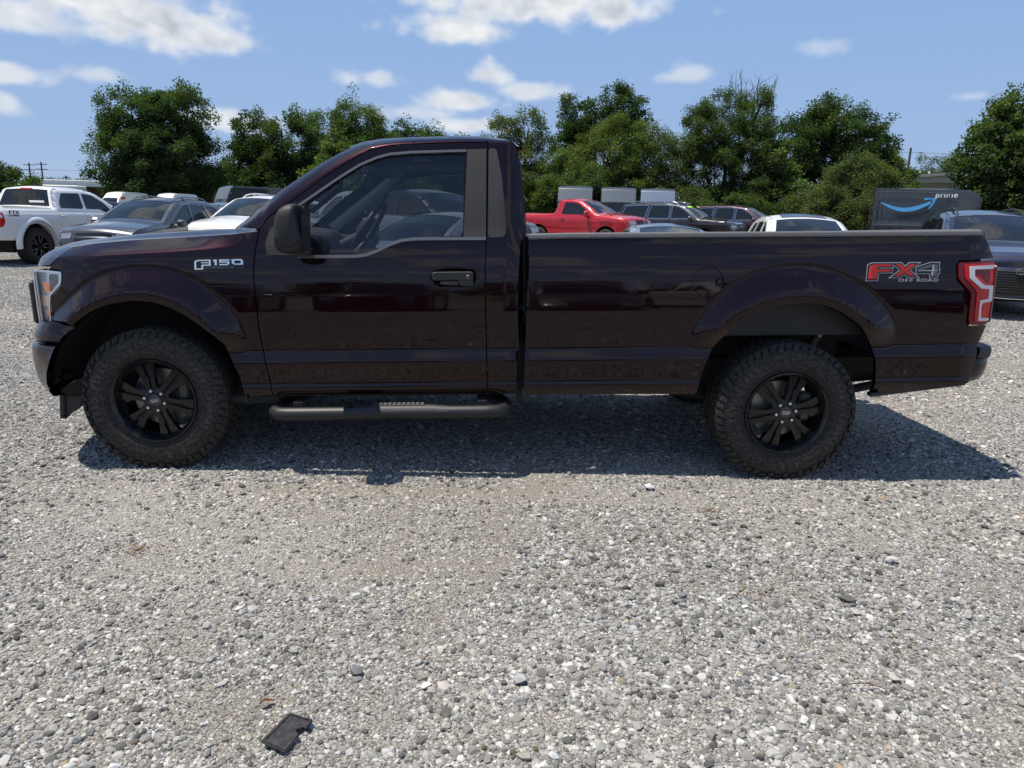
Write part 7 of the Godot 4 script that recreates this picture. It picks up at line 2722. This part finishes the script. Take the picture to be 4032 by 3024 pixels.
func buildings() -> void:
	var white_roof := mat("white_roof", lin(0.62, 0.62, 0.60), 0.6)
	var brick := mat("brown_brick", lin(0.10, 0.075, 0.062), 0.9)
	grain(brick, 0.8, lin(0.07, 0.05, 0.042), lin(0.135, 0.10, 0.085), 17)
	# long low building on the left with a white fascia
	var b := thing("warehouse", "long low dark brick building with a white roof edge on the left", "building", Vector3(-62.0, 0, -97.0), 8.0)
	var m := mb()
	m.box(Vector3(0, 1.9, 0), Vector3(26, 3.8, 10))
	build(m, "wall", brick, b)
	m = mb()
	m.box(Vector3(0, 4.25, 0.6), Vector3(27, 0.75, 12), Basis(), 0.05)
	build(m, "roof", white_roof, b)
	for k in 6:
		m = mb()
		m.box(Vector3(-10.5 + k * 4.2, 2.2, 5.05), Vector3(1.6, 1.2, 0.12))
		build(m, "window", mats.car_glass, b)
	m = mb()
	m.box(Vector3(2, 1.7, 9.0), Vector3(12.0, 2.4, 2.4), Basis(), 0.1)
	var tr := build(m, "trailer", white_roof, null, Transform3D(Basis(Vector3.UP, deg_to_rad(8.0)), Vector3(-62.0, 1.0, -97.0)))
	tag(tr, "white box trailer parked before the low brick building", "trailer")
	# brown metal shed between the trees
	b = thing("metal_shed", "brown ribbed metal building between the two left trees", "building", Vector3(-33.2, 0, -84.0), 6.0)
	m = mb()
	m.box(Vector3(0, 2.8, 0), Vector3(12, 5.6, 8))
	build(m, "wall", mat("brown_metal", lin(0.085, 0.055, 0.045), 0.6, 0.1), b)
	for k in 40:
		m = mb()
		m.box(Vector3(-5.85 + k * .3, 2.75, 4.02), Vector3(.06, 5.4, .07))
		build(m, "rib", mats.brown_metal, b)
	m = mb()
	m.box(Vector3(0, 5.75, 0), Vector3(12.4, .3, 8.5), Basis(Vector3(0, 0, 1), 0.02), .04)
	build(m, "roof", mat("shed_roof", lin(0.13, 0.09, 0.075), 0.6), b)
	m = mb()
	m.tube([Vector3(4.3, 5.8, 0), Vector3(4.3, 7.6, 0)], [.09, .09], 8)
	build(m, "vent_pipe", mats.steel, b)
	# modern low building on the right
	b = thing("office_building", "low grey and white building with a sloping roof on the right", "building", Vector3(75.0, 1.8, -122.0), -14.0)
	m = mb()
	m.box(Vector3(-5.0, 5.0, 0), Vector3(10.5, 4.6, 9))
	build(m, "wall", mat("tan_wall", lin(0.20, 0.16, 0.14), 0.8), b)
	m = mb()
	m.box(Vector3(4.2, 5.7, 0.4), Vector3(8.2, 6.4, 9.4))
	build(m, "white_wall", mat("white_wall", lin(0.55, 0.55, 0.53), 0.8), b)
	m = mb()
	m.prism(PackedVector2Array([Vector2(-13.5, 7.2), Vector2(9.0, 9.1), Vector2(9.0, 9.5), Vector2(-13.5, 7.7)]), 5.6, -5.0, .03)
	m.prism(PackedVector2Array([Vector2(-13.2, 6.6), Vector2(.1, 6.9), Vector2(.1, 8.3), Vector2(-13.2, 7.2)]), 5.2, 4.4, .02)
	build(m, "roof", mat("grey_roof", lin(0.24, 0.23, 0.22), 0.7), b)
	m = mb()
	m.box(Vector3(6.3, 6.8, 5.2), Vector3(2.6, 2.6, .14), Basis(), .03)
	var sg := build(m, "sign_panel", mat("panel_grey", lin(0.22, 0.22, 0.22), 0.6), b)
	m = mb()
	fit_text(m, "IMI", Rect2(5.8, 6.8, 1.1, .5), Transform3D(Basis(), Vector3(0, 0, 5.27)), .04)
	build(m, "lettering", mats.black_plastic, sg)
	m = mb()
	m.box(Vector3(1.8, 9.5, 0), Vector3(1.2, 1.2, 1.2), Basis(), .05)
	build(m, "roof_unit", white_roof, b)
	for k in 4:
		m = mb()
		m.tube([Vector3(-11.6 + k * 1.4, 7.4, 3), Vector3(-11.6 + k * 1.4, 8.7, 3)], [.16, .16], 8)
		build(m, "vent", white_roof, b)
	var bank := mb()
	bank.grid(31, 9, func(i, j):
		var x := lerpf(45.0, 135.0, i / 30.0)
		var z := lerpf(-88.0, -175.0, j / 8.0)
		return Vector3(x, -0.2 + 6.4 * smooth01(45.0, 70.0, x) * smooth01(-88.0, -150.0, z), z), Vector3(90, -400, -130))
	tag(build(bank, "grassy_bank", mats.far_field), "grassy bank under the office building", "", "", "structure")
	# poles and wires
	var wood := mat("pole_wood", lin(0.07, 0.06, 0.055), 0.9)
	var labels := ["left one of the three far utility poles on the left", "middle and shorter one of the three far utility poles on the left", "right one of the three far utility poles on the left", "dark leaning utility pole against the sky right of the dark tree"]
	var spots := [[Vector3(-112.4, 0, -170), 11.0, 2.4], [Vector3(-116.5, 0, -190), 9.2, 1.6], [Vector3(-109.6, 0, -170), 11.2, 2.4], [Vector3(57.8, 0, -110), 12.9, 0.0]]
	for k in 4:
		var p := thing("utility_pole", labels[k], "utility pole", spots[k][0], 10.0, "utility poles")
		var h: float = spots[k][1]
		m = mb()
		m.tube([Vector3(0, -.1, 0), Vector3(0, h, 0)], [.22, .15], 8)
		build(m, "pole", wood, p)
		if spots[k][2] > 0.0:
			for q in 2:
				m = mb()
				m.box(Vector3(0, h - .5 - q * 1.1, 0), Vector3(spots[k][2], .16, .14))
				build(m, "cross_arm", wood, p)
	var lp := thing("light_pole", "white pole leaning slightly before the right-hand tree", "pole", Vector3(36.3, 0, -60.0))
	m = mb()
	m.tube([Vector3(0, 0, 0), Vector3(.1, 5.8, 0)], [.11, .08], 8)
	build(m, "pole", white_roof, lp)
	var wire_lab := ["upper power line crossing the sky on the right", "middle power line crossing the far trees on the right", "lower power line crossing the far trees on the right", "power line low over the left horizon"]
	var runs := [[Vector3(30, 13.2, -112), Vector3(120, 12.0, -100)], [Vector3(57.8, 10.2, -110), Vector3(120, 9.0, -100)], [Vector3(40, 8.7, -112), Vector3(120, 7.4, -100)], [Vector3(-160, 10.2, -165), Vector3(-60, 11.0, -185)]]
	for k in 4:
		m = mb()
		var path := []
		var rad := []
		for i in 13:
			var t := i / 12.0
			path.append((runs[k][0] as Vector3).lerp(runs[k][1], t) - Vector3(0, 0.9 * 4.0 * t * (1.0 - t), 0))
			rad.append(.022)
		m.tube(path, rad, 4)
		tag(build(m, "power_line", mat("wire", lin(0.06, 0.06, 0.06), 0.6)), wire_lab[k], "wire", "power lines")
	# chain link fence along the back right: posts, top rail and mesh
	var f := thing("chain_link_fence", "low chain link fence before the weeds right of the maroon SUV", "fence", Vector3(0, 0, -40.5))
	var fm := mat("galvanised", lin(0.30, 0.31, 0.31), 0.5, 0.6)
	for k in 9:
		m = mb()
		m.tube([Vector3(12.0 + k * 2.6, 0, 0), Vector3(12.0 + k * 2.6, 1.75, 0)], [.03, .03], 6)
		build(m, "post", fm, f)
	m = mb()
	m.tube([Vector3(12.0, 1.70, 0), Vector3(22.0, 1.70, 0), Vector3(32.8, 1.70, 0)], [.022, .022, .022], 6)
	build(m, "top_rail", fm, f)
	m = mb()
	for k in 210:
		for s in [-1.0, 1.0]:
			var x := 11.0 + k * 0.11
			var a := Vector3(x, 0.05, 0.0)
			var c := Vector3(x + s * 1.62, 1.67, 0.0)
			if c.x < 12.0 or c.x > 32.8 or a.x < 12.0 or a.x > 32.8:
				continue
			m.tube([a, c], [.0035, .0035], 3)
	tag(build(m, "wire_mesh", fm, f), "", "", "", "stuff")


func small_things() -> void:
	# broken black plastic lid on the stones
	var pm := mat("lid_plastic", lin(0.03, 0.03, 0.032), 0.55)
	grain(pm, 5.0, lin(0.010, 0.010, 0.011), lin(0.035, 0.035, 0.037), 29, 0.0, 1.8)
	var c := Vector3(-0.611, 0.024, -1.730)
	var b := Basis(Vector3.UP, deg_to_rad(-104.0))
	var t := thing("plastic_lid", "small broken black plastic lid lying on the stones in front", "lid", c)
	t.basis = Basis(Vector3(1, 0, 0), 0.05) * Basis(Vector3(0, 0, 1), -0.06)
	# corners as they lie on the ground, seen from above: x to the right, y to the far side
	var tl := Vector2(-.628, 1.802) - Vector2(-.611, 1.730)
	var tr := Vector2(-.550, 1.780) - Vector2(-.611, 1.730)
	var br := Vector2(-.593, 1.653) - Vector2(-.611, 1.730)
	var bl := Vector2(-.673, 1.686) - Vector2(-.611, 1.730)
	var n1 := Vector2(-.559, 1.742) - Vector2(-.611, 1.730)
	var n2 := Vector2(-.572, 1.752) - Vector2(-.611, 1.730)
	var n3 := Vector2(-.591, 1.737) - Vector2(-.611, 1.730)
	var n4 := Vector2(-.571, 1.714) - Vector2(-.611, 1.730)
	var out := rounded([tl, tr, n1, n2, n3, n4, br, bl], .009, 4)
	var flat := Transform3D(Basis(Vector3(1, 0, 0), Vector3(0, 0, -1), Vector3(0, 1, 0)), Vector3.ZERO)
	var m := mb(flat)
	m.prism(out, -.004, 0.0, 0.0015)
	build(m, "plate", pm, t)
	m = mb(flat)
	for e in Geometry2D.offset_polyline(PackedVector2Array([n1 + (tr - n1) * .15 + Vector2(-.004, .002), tr + Vector2(-.008, -.003), tl + Vector2(.004, -.008), bl + Vector2(.010, .003), br + Vector2(-.003, .008), n4 + Vector2(-.008, .001)]), .0028, Geometry2D.JOIN_ROUND, Geometry2D.END_ROUND):
		m.prism(e, -.001, .0035, .001)
	build(m, "raised_rim", pm, t)
	# a dead brown leaf and twigs
	m = mb(Transform3D(Basis(Vector3.UP, 0.7), Vector3(-.713, .017, -1.86)))
	m.grid(5, 3, func(i, j):
		var s: float = i / 4.0
		return Vector3((s - .5) * .045, .006 * sin(s * 5.0) + [.004, 0.0, .006][j], (j - 1) * .011 * sin(PI * clampf(s, .06, .96))), Vector3(0, -1, 0))
	tag(build(m, "dead_leaf", mat("leaf_brown", lin(0.11, 0.045, 0.02), 0.8)), "curled brown dead leaf beside the broken black lid", "leaf")
	var twig := mat("twig_brown", lin(0.10, 0.08, 0.06), 0.9)
	var lab := ["thin curved twig on the stones in the middle foreground", "short straight twig on the stones at the left foreground", "thin pale grass stalk lying in the right foreground"]
	var at := [Vector3(.62, .018, -2.25), Vector3(-1.2, .018, -2.1), Vector3(1.15, .018, -2.0)]
	for k in 3:
		m = mb(Transform3D(Basis(Vector3.UP, 0.9 * k + 1.2), at[k]))
		m.tube([Vector3(-.07, 0, 0), Vector3(-.02, .010, .012), Vector3(.03, .004, .008), Vector3(.075, .008, -.02)], [.0016, .002, .0018, .001], 5)
		tag(build(m, "twig", twig), lab[k], "twig", "twigs on the gravel")
	# rusty stained clods
	var rng := RandomNumberGenerator.new()
	rng.seed = 8
	var clods := [[Vector3(-1.62, 0, -2.85), "patch of rusty orange grit at the left foreground"], [Vector3(1.02, 0, -3.42), "patch of rusty orange grit just before the bed's shadow"], [Vector3(2.36, 0, -2.45), "patch of rusty orange grit at the right edge"], [Vector3(.98, 0, -2.60), "patch of rusty tan grit in the right foreground"]]
	for k in 4:
		m = mb()
		m.tinted = true
		for i in 70:
			var a := rng.randf() * TAU
			var r := 0.06 * absf(rng.randfn())
			rock(m, Vector3(cos(a) * r * 1.7, .004 + rng.randf() * .006, sin(a) * r * .8), rng.randf_range(.0025, .006), rng, Color(.30, .20, .12) * rng.randf_range(.6, 1.1))
		var o := build(m, "rusty_grit", mats.stone, null, Transform3D(Basis(), clods[k][0]))
		tag(o, clods[k][1], "grit", "rusty patches", "stuff")
	# loose larger stones
	var big := [[Vector3(.78, .016, -3.72), .032, .55, "whitish stone at the rear wheel's foot"], [Vector3(1.35, .016, -2.55), .030, .10, "dark chunky stone in the right foreground"], [Vector3(.05, .018, -2.0), .030, .34, "grey rounded stone right of the broken lid"], [Vector3(-.48, .016, -2.02), .024, .14, "small dark stone behind the broken lid"], [Vector3(2.0, .018, -1.95), .034, .13, "dark grey stone at the right foreground"], [Vector3(1.7, .02, -2.9), .030, .40, "pale stone right of the rusty tan grit"]]
	for k in 6:
		m = mb()
		m.tinted = true
		rock(m, Vector3.ZERO, big[k][1], rng, Color(1, 1, 1) * big[k][2])
		tag(build(m, "stone", mats.stone, null, Transform3D(Basis(), big[k][0])), big[k][3], "stone", "larger loose stones")
